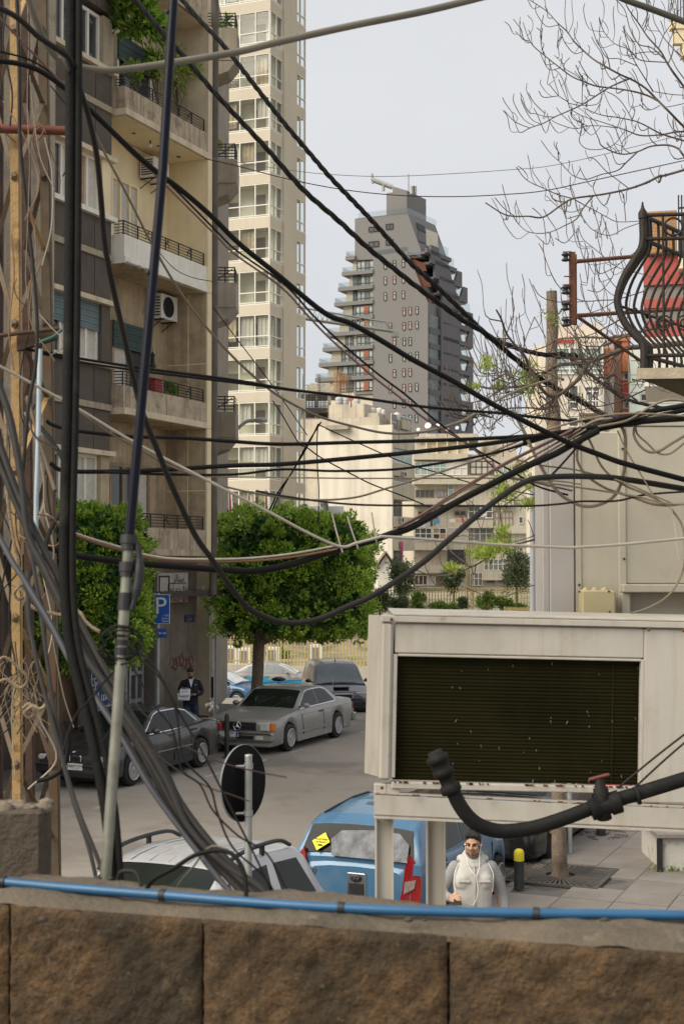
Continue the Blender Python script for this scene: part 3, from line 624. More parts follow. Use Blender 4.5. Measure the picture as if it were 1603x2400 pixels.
for y0, y1 in ((1010, 1050), (1085, 1115), (1130, 1170), (1210, 1235), (1255, 1290), (1330, 1350)):
    q = MB(); za, zb = MS.z(930, y1), MS.z(930, y0); MS.box(q, .02, ms1, za, zb, -1.6, 0); o = q.build('balcony', pale2, mbl)
    if y1 in (1050, 1115, 1170): win(MS, .4, ms1-.2, zb+.05, zb+2, -.3, 5, [0, .5, 1], wfr, twin if y1 == 1115 else dwin, o, .1)
    else: win(MS, .6, ms1-.6, zb+.1, zb+1.9, -1.58, 3, 1, dkf, dwin, o, .12)
for x0, x1, y0, y1, m in ((707, 735, 1090, 1118, wfr), (709, 727, 1140, 1168, wood), (715, 735, 1055, 1072, wood)):
    win(MA, MA.t(x0, -.8), MA.t(x1, -.8), MA.z(720, y1, -.8), MA.z(720, y0, -.8), -.79, 2, 1, m, twin if m is wfr else dwin, mbl, .15)
q = MB(); MA.box(q, MA.t(724), MA.t(706), MA.z(715, 1028), MA.z(715, 1006), -.79, -.6); q.build('pink_curtain', mat('pink_cloth', (.45, .06, .16), .8, .3, 2), mbl)
for x0, x1, y0, y1, dn in ((771, 814, 950, 998, -1), (823, 840, 962, 998, -1.5), (841, 850, 968, 998, -1.2), (853, 882, 968, 1000, -.6), (884, 922, 985, 1002, -3)):
    q = MB(); MA.box(q, MA.t(x1), MA.t(x0), zt_-.2, MA.z((x0+x1)/2, y0, dn), dn-3, dn); q.build('roof_hut', pale2 if x0 > 820 else conc, mbl)
q = MB(); MA.box(q, MA.t(822), MA.t(770), zt_-.4, zt_+.1, -3, .9); q.build('roof_awning', conc, mbl)
for y, a, b in ((1002, .3, .9), (1015, 1.4, 2), (1012, 2.3, 3), (1000, 3.4, 4)):
    q = MB(); MS.box(q, a, b, MS.z(930, y+22), MS.z(930, y), -1.59, -1.4); q.build('attic_window', dwin, mbl)
q = MB(); MS.box(q, .02, ms1+1.5, zt_+1.01, zt_+2.6, -8, -3.5); q.build('attic_wall', pale2, mbl)
# water tanks on its roof
tnk = mat('white_tank', (.6, .58, .54), .6, .08, 1, streak=.3); tnk2 = mat('grey_tank', (.38, .38, .38), .5, .08, 1)
for x, y0, y1, wd, m, lb in ((795, 930, 950, 19, tnk2, 'tall grey water tank on the hut above the blank wall'), (811, 932, 950, 14, tnk2, 'smaller grey water tank beside the tall one above the blank wall'), (837, 934, 955, 14, tnk2, 'grey water tank standing right of the rusty dish on the roof'), (858, 947, 957, 12, tnk, 'smallest white tank raised at the back of the blank wall roof'), (871, 955, 969, 19, tnk, 'widest white water tank in the row on the roof'), (889, 956, 970, 15, tnk, 'second white water tank in the row on the roof edge'), (898, 960, 972, 10, tnk, 'narrow white tank tucked behind two others on the roof'), (930, 967, 985, 16, tnk, 'white water tank standing alone at the right roof corner')):
    dn = -2.5; t, za = MA.hit(x, y1, dn); zb = MA.z(x, y0, dn); c = MA.P(t, za, dn); r_ = wd/2/F*YM; h = zb-za
    o = thing('water_tank', lb, 'water tank', c, group='water tanks on the far roof')
    q = MB(); q.lathe(c, [(r_, 0), (r_, h*.3), (r_*1.03, h*.32), (r_, h*.34), (r_, h*.62), (r_*1.03, h*.64), (r_, h*.66), (r_, h*.85), (r_*.6, h*.97)], 14); q.build('drum', m, o)
    q = MB(); q.lathe(c+V((0, 0, h*.97)), [(r_*.3, 0), (r_*.3, h*.06), (.02, h*.08)], 10); q.build('cap', m, o)
    q = MB(); q.box(c-V((0, 0, 1.2)), (r_*1.6, r_*1.6, 2.38)); q.build('stand', conc, o)
# satellite dishes
dsh = mat('dish_paint', (.68, .67, .64), .6, .06, 1)
for x, y, d, Y, m, lb in ((823, 935, 15, 164, mat('rusty_dish', (.25, .09, .06), .8, .2, 1), 'rusty satellite dish between the grey tanks'), (980, 1007, 9, 187, dsh, 'leftmost and smallest white satellite dish on the low roof'), (1003, 998, 16, 187, dsh, 'large white satellite dish beside the slim pole'), (1026, 997, 10, 187, dsh, 'white satellite dish right of the largest one'), (1048, 1008, 9, 187, dsh, 'small low satellite dish with a reddish mount'), (1071, 1003, 9, 187, dsh, 'rightmost white satellite dish on the low roof')):
    c = W(x, y, Y); r_ = d/2/F*Y; o = thing('satellite_dish', lb, 'satellite dish', c-V((0, 0, r_+.6)), group='satellite dishes on the far roofs')
    q = MB(); q.lathe(c, [(r_*1.0, .25*r_), (r_*.8, .1*r_), (r_*.4, .0), (.02, -.02), ], 14, 0, (-.3, -.85, .35)); q.build('reflector', m, o)
    q = MB(); q.tube([c, c-V((0, 0, r_+.6))], .06, 5); q.build('mount', iron, o)
# ---------------------------------------------------------------- long shabby block across the lot
YR = 188; RB = Fr(0, YR, 1, 0); shab = mat('shabby_render', (.58, .53, .43), .9, .1, .4, streak=.4, sc_col=(.28, .235, .18), vert=2.2)
rb = thing('rear_block', 'long shabby beige block with glazed balconies and laundry behind the yellow fence', 'apartment block', V((W(1120, HOR, YR).x, YR, 0)))
def zc(x, y): return 960+x*.2168, 1000+y*.2168
def rr_(x0, y0, x1, y1, n=0):
    a = RB.hit(*zc(x0, y1), n); b = RB.hit(*zc(x1, y0), n); return a[0], b[0], a[1], b[1]
for x0, x1, y0 in ((46, 405, 120), (405.5, 640, 170), (641, 905, 300), (906, 1280, 330)):
    t0, t1, z0, z1 = rr_(x0, y0, x1, 1990); q = MB(); RB.box(q, t0, t1-.03, -1, z1, -10, 0); q.build('wall', shab, rb)
t0, t1, z0, z1 = rr_(120, 60, 755, 120); q = MB(); RB.box(q, t0, t1, z0-1, z1, -9, -2); q.build('penthouse', pale2, rb)
t0, t1, z0, z1 = rr_(640, 20, 880, 120)
for x0, x1 in ((860, 1050), (1060, 1200)):
    t0, t1, z0, z1 = rr_(x0, 60, x1, 330); q = MB(); RB.box(q, t0, t1, 5, z1, -14, -5); q.build('rear_wing', pale2, rb)
for x in (170, 285, 395, 505, 620):
    t0, t1, z0, z1 = rr_(x, 125, x+14, 300, .3); q = MB(); RB.box(q, t0, t1, z0, z1, .3, .7); q.build('terrace_post', white, rb)
t0, t1, z0, z1 = rr_(50, 115, 750, 135, .3); q = MB(); RB.box(q, t0, t1, z0, z1, -3, 1); q.build('terrace_roof', pale2, rb)
t0, t1, z0, z1 = rr_(150, 165, 640, 290, .3); q = MB(); RB.box(q, t0, t1, z0, z1, -.01, .12); q.build('terrace_wall', cream, rb)
for x0, x1, y0, y1, m in ((46, 630, 290, 345, shab), (46, 900, 530, 612, shab), (46, 410, 775, 850, shab), (410, 630, 800, 850, shab), (46, 395, 1240, 1325, shab), (46, 610, 1500, 1575, shab), (905, 1280, 1070, 1145, shab), (640, 900, 1010, 1085, shab), (790, 1060, 1560, 1650, shab), (905, 1120, 720, 850, shab)):
    t0, t1, z0, z1 = rr_(x0, y0, x1, y1, .8); q = MB(); RB.box(q, t0, t1, z0, z1, .01, .8); RB.box(q, t0, t1, z0-.12, z0-.01, .01, .86); q.build('balcony', m, rb)
dkw = glass('shadow_pane', (.05, .05, .05), .15)
strp = mat('striped_awning', (.3, .33, .42), .8, .5, 6)
rowsW = [(50, 380, 395, 525, 5, wfr, twin, 0, .35), (400, 380, 620, 525, 3, white, mat('white_panel', (.66, .65, .6), .7, .05, 1), 0, .35), (650, 370, 900, 515, 4, dkf, mat('cream_panel', (.55, .52, .45), .5, .08, 1), 0, .1), (915, 425, 1060, 520, 3, wfr, twin, 0, .1), (60, 680, 265, 770, 4, wood, dwin, 0, .05), (290, 680, 400, 765, 3, wood, strp, 0, .05), (412, 620, 475, 760, 1, wfr, twin, 0, .05),
 (90, 915, 300, 1000, 3, wood, dkw, 0, .05), (480, 910, 610, 965, 2, wood, dkw, 0, .05), (630, 860, 895, 990, 4, wfr, [dwin, dwin, mat('white_panel', (1, 1, 1))], 0, .1), (915, 915, 1110, 1070, 5, wood, curt, 0, .05), (1175, 970, 1225, 1050, 1, wfr, dwin, 0, .05), (1055, 705, 1095, 770, 1, wood, dkw, 0, .05),
 (50, 1095, 240, 1235, 3, wfr, dwin, 0, .75), (250, 1095, 395, 1235, 2, wfr, [dkw, curt2], 0, .75), (405, 1090, 620, 1240, 3, wfr, curt, 22, .1), (625, 1090, 890, 1240, 4, wfr, dwin, 18, .1), (1095, 1150, 1255, 1290, 2, white, white, 12, .1),
 (50, 1330, 395, 1510, 2, shab, mat('corrugated_cream', (.55, .48, .37), .8, .08, 1, streak=.3), 26, .1), (412, 1330, 615, 1485, 2, dkf, dkw, 0, .1), (800, 1430, 1055, 1555, 5, wfr, dwin, 20, .4), (1085, 1410, 1250, 1500, 2, iron, dkw, 10, .1),
 (50, 1605, 190, 1715, 3, wfr, mat('brown_pane', (.11, .06, .04), .4), 0, .1), (195, 1605, 280, 1715, 1, wfr, curt, 0, .1), (290, 1620, 360, 1710, 1, wood, mat('terracotta', (.36, .14, .07), .8), 0, .1), (650, 1575, 785, 1720, 3, wfr, dwin, 9, .1), (835, 1655, 915, 1690, 2, wood, mat('brown_pane', (1, 1, 1)), 0, .1), (965, 1655, 1050, 1690, 2, wood, dkw, 0, .1), (1140, 1655, 1255, 1715, 2, wood, dkw, 0, .1)]
for x0, y0, x1, y1, c, fm, gm, bars, n in rowsW:
    t0, t1, z0, z1 = rr_(x0, y0, x1, y1, n+.05); win(RB, t0, t1, z0, z1, n+.01, c, [0, .55, 1] if y1-y0 > 110 else 1, fm, gm, rb, .1, dp=.12, bars=bars)
# laundry, each piece on its line
for x, y, w_, h, c, lb in ((90, 1040, 40, 50, (.7, .7, .68), 'white sheet drying on the balcony left of the dark trousers'), (150, 1035, 40, 60, (.66, .66, .66), 'white shirt drying beside the dark trousers'), (235, 1005, 28, 75, (.06, .1, .12), 'dark trousers drying beside the blue shirt'), (268, 1000, 25, 70, (.12, .3, .3), 'teal trousers drying left of the blue shirt'), (300, 1000, 50, 50, (.1, .28, .62), 'bright blue shirt drying on the washing line'), (455, 1000, 60, 35, (.72, .68, .66), 'white cloth drying left of the salmon towels'), (530, 990, 45, 40, (.7, .3, .25), 'salmon towel drying on the middle balcony'), (580, 1000, 45, 35, (.6, .22, .2), 'red and pink towel drying at the end of the line'), (1145, 1300, 60, 90, (.55, .5, .53), 'lilac sheet hanging above the small green tree'), (1215, 1310, 50, 85, (.6, .55, .55), 'pale pink sheet hanging right of the lilac one')):
    t0, t1, z0, z1 = rr_(x-w_/2, y, x+w_/2, y+h, 1.1); mb = MB(); vs = []; 
    for j in range(5):
        for i in range(7): vs.append(RB.P(t0+(t1-t0)*i/6, z1+(z0-z1)*j/4, 1.1+.07*math.sin(i*2.1+x)*(j/4)))
    fs = [(j*7+i, j*7+i+1, j*7+i+8, j*7+i+7) for j in range(4) for i in range(6)]; mb.add(vs, fs, 0, True); mb.add([v+RB.n*-.03 for v in vs], fs, 0, True)
    mb.build('laundry', mat('cloth_%d' % x, c, .9, .1, 3), label=lb, cat='laundry', group='laundry on the far balconies')
pq = MB(); t, z = MS.hit(944, 1270, .2); MS.box(pq, t-.25, t+.25, z-2.3, z, .1, .14); MS.box(pq, t-.8, t-.25, z-.9, z, .1, .14); pq.build('laundry', mat('pink_cloth', (1, 1, 1)), label='bright pink cloth hanging under the barred balcony of the blank wall block', cat='laundry', group='laundry on the far balconies')
for fr, x, y, n, lb in ((MS, 937, 1219, 0, 'lone white air conditioner on the dark balcony of the blank wall block'), (MS, 943, 1112, 0, 'white air conditioner below the teal glazing of the blank wall block'), (RB, 973, 1274, .1, 'white air conditioner left of the corrugated shutters on the shabby block'), (RB, 1144, 1385, .1, 'leftmost air conditioner of three low on the shabby block'), (RB, 1158, 1385, .1, 'middle air conditioner of three low on the shabby block'), (RB, 1172, 1385, .1, 'right air conditioner of three low on the shabby block')):
    o = ac_unit(fr, x, y, n, .75, .65, .35, lb); o['group'] = 'air conditioners on the far blocks'
# small white sheds, duct, little house
q = MB(); Y0 = 125; a, b = W(705, 1183, Y0), W(806, 1240, Y0); q.mm((a.x, Y0, 0), (W(722, 0, Y0).x, Y0+6, W(0, 1180, Y0).z)); q.mm((W(722, 0, Y0).x+.01, Y0-.6, 0), (b.x, Y0+6, W(0, 1187, Y0).z)); sh = thing('white_shed', 'plain pale blue grey shed with a bent duct behind the clipped tree', 'shed', V(((a.x+b.x)/2, Y0, 0))); q.build('walls', mat('pale_blue_grey', (.5, .53, .57), .7, .03, 1), sh)
q = MB(); p = W(763, 1245, Y0-1.2); q.tube(smooth_path([p, W(763, 1190, Y0-1.2), W(760, 1180, Y0-1.2), W(755, 1181, Y0-.9)]), .13*2, 8); q.build('duct', mat('duct_grey', (.14, .14, .14), .5), sh)
q = MB(); q.tube([W(732, 1240, Y0-.8), W(732, 1193, Y0-.8)], .08, 5); q.build('vent_pipe', iron, sh)
Yh = 140; hs_ = thing('small_house', 'small white house with a pitched tiled roof beside the clipped tree', 'house', W(895, 1380, Yh))
q = MB(); x0, x1 = W(884, 0, Yh).x, W(922, 0, Yh).x; zl_, zh_ = W(0, 1330, Yh).z, W(0, 1300, Yh).z; xm = (x0+x1)/2
q.prism([(x0, Yh, 0), (x1, Yh, 0), (x1, Yh, zl_), (xm, Yh, zh_), (x0, Yh, zl_)], (0, 7, 0)); q.build('wall', white, hs_)
for s_ in (-1, 1):
    q = MB(); xe = x0-.3 if s_ < 0 else x1+.3; q.prism([(xm, Yh-.4, zh_+.2), (xe, Yh-.4, zl_-.1), (xe, Yh-.4, zl_+.05), (xm, Yh-.4, zh_+.38)], (0, 7.5, 0)); q.build('roof', mat('old_roof_tiles', (.28, .2, .15), .9, .25, 4), hs_)
# unfinished storey: blocks, rebar, timber shuttering
Yu = 205; un = thing('unfinished_building', 'unfinished concrete building with scaffolding and rebar left of the dark tower', 'building', W(745, 1000, Yu)-V((0, 0, 12)))
X = lambda px: W(px, 0, Yu).x
Z = lambda py: W(0, py, Yu).z
q = MB()
for y0, y1 in ((918, 924), (955, 967), (980, 985)): q.mm((X(700), Yu, Z(y1)), (X(800), Yu+8, Z(y0)))
for x in (709, 738, 768): q.mm((X(x), Yu+.3, Z(980)), (X(x)+.5, Yu+.8, Z(920)))
q.mm((X(700), Yu+3, 0), (X(800), Yu+9, Z(985))); q.build('concrete_frame', conc, un)
blk = mat('pale_block', (.55, .5, .4), .9, .12, 1); bm_ = MB(); bm_.mm((0, 0, 0), (.4, .2, .2)); bme = bm_.mesh('block', blk)
rr = random.Random(6)
for j in range(6):
    for i in range(11):
        if j == 5 and i % 4 == 0: continue
        put('block', bme, V((X(714)+.2+i*.415+(j % 2)*.2, Yu+1+rr.uniform(-.04, .04), Z(918)+.11+j*.215)), un)
q = MB()
for k in range(24): x = X(702)+k*.17; q.tube([(x, Yu-.6, Z(968)), (x+rr.uniform(-.1, .1), Yu-.6, Z(924))], .05, 3)
for k in range(9): z = Z(968)+k*.28; q.tube([(X(701), Yu-.6, z), (X(768), Yu-.6, z+rr.uniform(-.1, .1))], .05, 3)
q.build('scaffolding', iron, un)
q = MB()
for x in (711, 713.5, 747, 750, 818, 822):
    q.tube([(X(x), Yu+.4, Z(925)), (X(x), Yu+.4, Z(876))], .04, 3)
    for k in range(9): q.tube([(X(x)-.14, Yu+.4, Z(915)+k*.24), (X(x)+.2, Yu+.4, Z(915)+k*.24)], .03, 3)
q.build('rebar', iron, un)
tm_ = mat('shuttering_timber', (.4, .2, .08), .8, .25, 1)
for k in range(11):
    q = MB(); x = X(783)+k*.2; q.mm((x, Yu-.9-(k % 2)*.15+max(0, k-4)*.35, Z(920)), (x+.13, Yu-.8+max(0, k-4)*.35, Z(870)-max(0, k-4)*.07)); q.build('plank', tm_, un)
# ---------------------------------------------------------------- white and red blocks on the right
Yq = 92; RQ = Fr(0, Yq, 1, -.06)
def z4(x, y): return 1240+x*.2315, 740+y*.2315
rose = mat('orange_render', (.46, .17, .085), .85, .08, .5); redp = mat('red_render', (.45, .06, .045), .85, .08, .5); mint = mat('mint_render', (.62, .68, .62), .85, .05, .5)
greyr = mat('grey_render', (.42, .39, .37), .85, .08, .5); ivory = mat('ivory_render', (.66, .6, .5), .85, .06, .5)
wr = thing('white_block', 'cream apartment block with a red roof band and big windows behind the bare branches', 'apartment block', W(1340, HOR, Yq)-V((0, 0, CZ)))
def qbox(x0, y0, x1, y1, n0, n1, m, name, par, fr=RQ):
    a = fr.hit(*z4(x0, y1), n1); b = fr.hit(*z4(x1, y0), n1); q = MB(); fr.box(q, a[0], b[0], a[1], b[1], n0, n1); return q.build(name, m, par)
qbox(130, 270, 750, 2400, -8, 0, ivory, 'wall', wr); qbox(40, 310, 129, 2400, -8, -1.5, ivory, 'wall', wr)
qbox(751, 260, 850, 2400, -9, -.8, greyr, 'side_wall', wr); qbox(280, 238, 450, 272, -2, .1, redp, 'red_band', wr); qbox(300, 90, 740, 269, -8, -2, ivory, 'roof_house', wr)
qbox(640, 60, 700, 89, -4, -2.5, tnk, 'roof_tank', wr)
def qwin(x0, y0, x1, y1, c, r, fm, gm, n=.01, par=None, nm='window'):
    a = RQ.hit(*z4(x0, y1), n); b = RQ.hit(*z4(x1, y0), n); return win(RQ, a[0], b[0], a[1], b[1], n, c, r, fm, gm, par or wr, .09, nm, .1)
qwin(150, 320, 745, 595, [0, .2, .43, .67, 1], [0, .2, 1], wfr, twin); qwin(560, 710, 715, 940, 2, [0, .75, 1], wfr, dwin, nm='balcony_door'); qwin(395, 700, 500, 950, 1, [0, .3, 1], wfr, dwin); qwin(150, 760, 260, 950, 1, 1, wfr, dwin)
qwin(390, 1020, 500, 1130, 1, 1, wfr, dwin); qwin(540, 1030, 715, 1166, 2, 1, wfr, dwin)
for x0 in (130, 330): qwin(x0, 1330, x0+110, 1450, 1, 1, dkf, dkw); qwin(x0, 1650, x0+110, 1850, 1, 1, wfr, twin); qwin(x0, 2050, x0+100, 2180, 1, 1, dkf, dkw)
q = MB(); 
for k in range(9): p = RQ.hit(*z4(510+k*27, 960), .7); q.tube([RQ.P(p[0], p[1], .7), RQ.P(p[0], p[1]+1.0, .7)], .03, 4)
a = RQ.hit(*z4(505, 865), .7); b = RQ.hit(*z4(735, 865), .7); q.tube([RQ.P(a[0], a[1], .7), RQ.P(b[0], a[1], .7)], .04, 4); q.build('railing', wfr, wr)
qbox(505, 960, 735, 985, 0, .8, ivory, 'balcony_slab', wr)
fn = qbox(755, 330, 838, 600, -.79, -.6, rose, 'bay_panel', wr)
oo = thing('orange_block', 'orange and red painted block between the cream block and the mint wall', 'apartment block', W(1460, HOR, 100)-V((0, 0, CZ)))
qbox(851, 225, 1020, 2400, -16, -3, mat('salmon_render', (.45, .27, .2), .85, .06, .5), 'wall', oo); qbox(850, 190, 1022, 255, -10, -2.4, rose, 'orange_band', oo); qbox(940, 256, 1021, 565, -4, -2.5, rose, 'orange_panel', oo)
qbox(938, 662, 1021, 855, -4, -2.5, redp, 'red_panel', oo); qbox(938, 950, 1021, 1100, -4, -2.5, redp, 'red_panel', oo); qwin(945, 575, 1018, 655, 1, 1, wfr, dwin, -2.98, oo); qwin(945, 865, 1018, 945, 1, 1, wfr, dwin, -2.98, oo)
qbox(870, 300, 895, 340, -3, -2.9, dkw, 'small_window', oo)
mo = thing('mint_block', 'pale mint green block with small square windows under the stone balcony', 'apartment block', W(1530, HOR, 96)-V((0, 0, CZ)))
qbox(1024, 345, 1700, 2400, -16, -2, mint, 'wall', mo)
for x0, y0 in ((1118, 490), (1118, 785)): qwin(x0, y0, x0+75, y0+85, 1, 1, greyr, dkw, -1.99, mo)
for y in (445, 590, 690, 770, 880): qbox(1026, y, 1690, y+5, -2, -1.96, greyr, 'cladding_joint', mo)
# coral house behind the iron balcony
Yc = 58; CB = Fr(W(1512, HOR, Yc).x, Yc, 1, -.23); coral = mat('coral_render', (.42, .1, .085), .85, .1, .6); gband = mat('grey_band', (.24, .22, .2), .85, .1, .6); tile = mat('tan_tiles', (.42, .24, .11), .7, .15, 3)
cb = thing('coral_house', 'coral red house with grey bands and a tan tiled bay behind the iron balcony', 'house', W(1540, HOR, Yc)-V((0, 0, CZ)))
for y0, y1, m in ((598, 668, coral), (668.5, 700, gband), (700.5, 722, coral), (722.5, 752, gband), (752.5, 790, coral), (790.5, 905, white)):
    z1, z0 = CB.z(1530, y0), CB.z(1530, y1); q = MB(); CB.box(q, 0, 6, z0, z1, -6, 0 if m is not gband else -.12); q.build('facade_band', m, cb)
z1, z0 = CB.z(1530, 500), CB.z(1530, 597); q = MB(); CB.box(q, .15, 1.35, z0, z1, -5, .3); q.build('tiled_bay', tile, cb)
tb = MB(); CB.box(tb, 0, .125, 0, .125, .301, .31); c0 = tb.base(); tme = tb.mesh('tile', tile, c0)
for j in range(12):
    for i in range(8): put('tile', tme, c0+CB.u*(.22+i*.14)+V((0, 0, z0+.05+j*.14)), cb)
q = MB(); CB.box(q, 1.4, 3, CB.z(1580, 640), CB.z(1580, 610), -1, .9); q.build('balcony_slab', cream, cb)
q = MB()
for k in range(12): q.tube([CB.P(1.42+k*.12, CB.z(1580, 610), .85), CB.P(1.42+k*.12, CB.z(1580, 470), .85)], .03, 4)
q.tube([CB.P(1.4, CB.z(1580, 500), .86), CB.P(3, CB.z(1580, 500), .86)], .04, 4); q.build('railing', iron, cb)
# corner of a balcony at the top right edge
Yt = 30; tp = thing('cream_balcony', 'corner of a small cream balcony with dark railing at the top right', 'balcony', W(1590, 120, Yt))
a, b = W(1571, 95, Yt), W(1640, 48, Yt); q = MB(); q.mm((a.x, Yt, W(0, 66, Yt).z), (b.x, Yt+.2, b.z)); q.mm((a.x+.07, Yt+.03, a.z-.05), (b.x, Yt+.2, W(0, 66.3, Yt).z)); q.mm((W(1598, 0, Yt).x, Yt+.04, W(0, 130, Yt).z), (b.x, Yt+.3, a.z-.051)); q.build('slab', cream, tp)
q = MB()
for k in range(6): q.tube([(W(1590, 0, Yt).x+k*.06, Yt+.1, b.z), (W(1590, 0, Yt).x+k*.06, Yt+.1, b.z+.6)], .012, 4)
q.build('railing', iron, tp)
# ---------------------------------------------------------------- retaining wall, yellow picket fences
yel = mat('yellow_picket', (.38, .29, .12), .7, .15, 2, spots=((.25, .12, .05), 3, .6, .5))
wallc = mat('low_wall_render', (.4, .37, .31), .9, .1, .6, streak=.3)
def fence(name, label, a, b, zb, h, step, wall_z, wid=.05):
    o = thing(name, label, 'fence', (V(a)+V(b))/2); fr = Fr(a[0], a[1], b[0]-a[0], b[1]-a[1]); L = (V(b)-V(a)).length
    q = MB(); fr.box(q, 0, L, wall_z, zb, -.15, .15); q.build('base_wall', wallc, o)
    for f in (.12, .8): q = MB(); fr.box(q, 0, L, zb+h*f, zb+h*f+.06, -.05, -.02); q.build('rail', yel, o)
    q = MB(); fr.box(q, 0, wid, .02, h, -.019, .02); c0 = q.base(); me = q.mesh('picket', yel, c0)
    for k in range(int(L/step)): put('picket', me, c0+fr.P(k*step, zb)-V((fr.o.x, fr.o.y, 0)), o)
    return o
fence('picket_fence', 'yellow picket fence on a low wall behind the parked cars', (W(440, HOR, 87).x, 87, 0), (W(960, HOR, 83).x, 83, 0), -1.66, 1.85, .215, -4, .07)
fence('picket_fence', 'far yellow picket fence below the shabby beige block', (W(880, HOR, 130).x, 130, 0), (W(1330, HOR, 130).x, 130, 0), W(0, 1419, 130).z, 1.65, .27, -1, .08)
fence('picket_fence', 'low yellow fence beside the grey pole among the weeds', (W(1180, HOR, 112).x, 112, 0), (W(1300, HOR, 108).x, 108, 0), W(0, 1436, 110).z-.5, .9, .16, -1, .07)
ym = thing('lattice_mast', 'slender yellow lattice mast in front of the shabby block', 'mast', W(1096, 1420, 126)); q = MB(); x = W(1096, 0, 126).x
for s_ in (-.25, .25): q.tube([(x+s_, 126, 0), (x+s_, 126, W(0, 1265, 126).z)], .06, 4)
for k in range(12): z = k*.6+.3; q.tube([(x-.25, 126, z), (x+.25, 126, z+.3), (x-.25, 126, z+.6)], .04, 3)
q.build('lattice', yel, ym)
# clutter behind the fence: white machine boxes and a terrace wall
for x, y0, y1, w_, lb in ((540, 1515, 1553, 34, 'white machine cabinet left of the tree trunk behind the fence'), (572, 1520, 1553, 30, 'grey fronted machine cabinet just left of the tree trunk behind the fence'), (640, 1518, 1548, 30, 'white machine cabinet right of the tree trunk behind the fence'), (742, 1512, 1550, 30, 'white machine cabinet behind the right part of the near fence')):
    Y = 93; a, b = W(x-w_/2, y1, Y), W(x+w_/2, y0, Y); o = thing('machine_cabinet', lb, 'cabinet', V(((a.x+b.x)/2, Y, -2)), group='cabinets behind the fence')
    q = MB(); q.mm((a.x, Y, -2.2), (b.x, Y+1, b.z)); q.build('casing', WHT, o); q = MB(); q.mm((a.x+.12, Y-.03, a.z), (b.x-.25, Y-.002, b.z-.15)); q.build('grille', mat('grey_grille', (.2, .2, .19), .7), o)
tz_ = thing('terrace_wall', 'stepped beige terrace walls behind the near yellow fence', 'wall', V((-3, 104, -1)))
for k in range(4): q = MB(); q.mm((W(500, 0, 104).x, 104+k*3, -2), (W(880, 0, 104).x, 106.9+k*3, -1.2+k*.75)); q.build('wall_course', mat('terrace_render', (.46, .42, .34), .9, .1, .5, streak=.3), tz_)
# ================================================================ trees and plants
bark = mat('bark', (.19, .145, .105), .95, .3, 9, .9, 40, spots=((.1, .075, .055), 12, .55, .6))
barkg = mat('branch_bark', (.115, .09, .072), .9, .25, 7, .4, 60)
twigm = mat('twig_bark', (.085, .06, .052), .85, .25, 9)
LV = [mat('leaf_dark', (.09, .19, .022), .42, .25, 1.2, sss=.3), mat('leaf_mid', (.26, .42, .05), .42, .25, 1.2, sss=.35), mat('leaf_light', (.43, .57, .085), .42, .2, 1.2, sss=.4)]
OL = [mat('olive_dark', (.09, .12, .06), .6, .2, 1, sss=.25), mat('olive_light', (.17, .21, .1), .6, .2, 1, sss=.3)]
WE = [mat('weed_green', (.13, .21, .04), .6, .25, 1, sss=.3), mat('weed_light', (.25, .34, .08), .6, .25, 1, sss=.3)]
YG = [mat('sprout_green', (.24, .34, .05), .5, .2, 1, sss=.4), mat('sprout_yellow', (.4, .46, .1), .5, .2, 1, sss=.4)]
LVD = mat('leaf_inner', (.04, .1, .015), .6, .25, 1.2)  # shade in the gaps of the crown put into a darker leaf colour
def leaf_mesh(name, c, d, L, wd, mats, parent, seed=1, pm=None, kind=None, world=True, label=None, cat=None):
    """c, d: arrays of where each leaf starts and which way it points"""
    g = np.random.default_rng(seed); n = len(c); d = d/np.linalg.norm(d, axis=1, keepdims=True)
    s = np.cross(d, g.normal(size=(n, 3))); s /= np.linalg.norm(s, axis=1, keepdims=True); nn = np.cross(d, s)
    l = (L*g.uniform(.65, 1.25, n))[:, None]; w_ = (wd*g.uniform(.75, 1.2, n))[:, None]
    v = np.empty((n, 4, 3)); v[:, 0] = c; v[:, 1] = c+d*l*.5+s*w_+nn*l*.08; v[:, 2] = c+d*l-nn*l*.06; v[:, 3] = c+d*l*.5-s*w_+nn*l*.08
    base = np.array([c[:, 0].mean(), c[:, 1].mean(), c[:, 2].min()]); v -= base
    me = bpy.data.meshes.new(name); me.vertices.add(n*4); me.vertices.foreach_set('co', v.reshape(-1)); me.loops.add(n*4); me.polygons.add(n)
    me.loops.foreach_set('vertex_index', np.arange(n*4, dtype=np.int32)); me.polygons.foreach_set('loop_start', np.arange(0, n*4, 4, dtype=np.int32)); me.polygons.foreach_set('loop_total', np.full(n, 4, np.int32))
    for m in mats: me.materials.append(m)
    me.polygons.foreach_set('material_index', g.choice(len(mats), n, p=pm).astype(np.int32)); me.update(calc_edges=True)
    return put(name, me, V(base), parent, False, label, cat, None, kind)
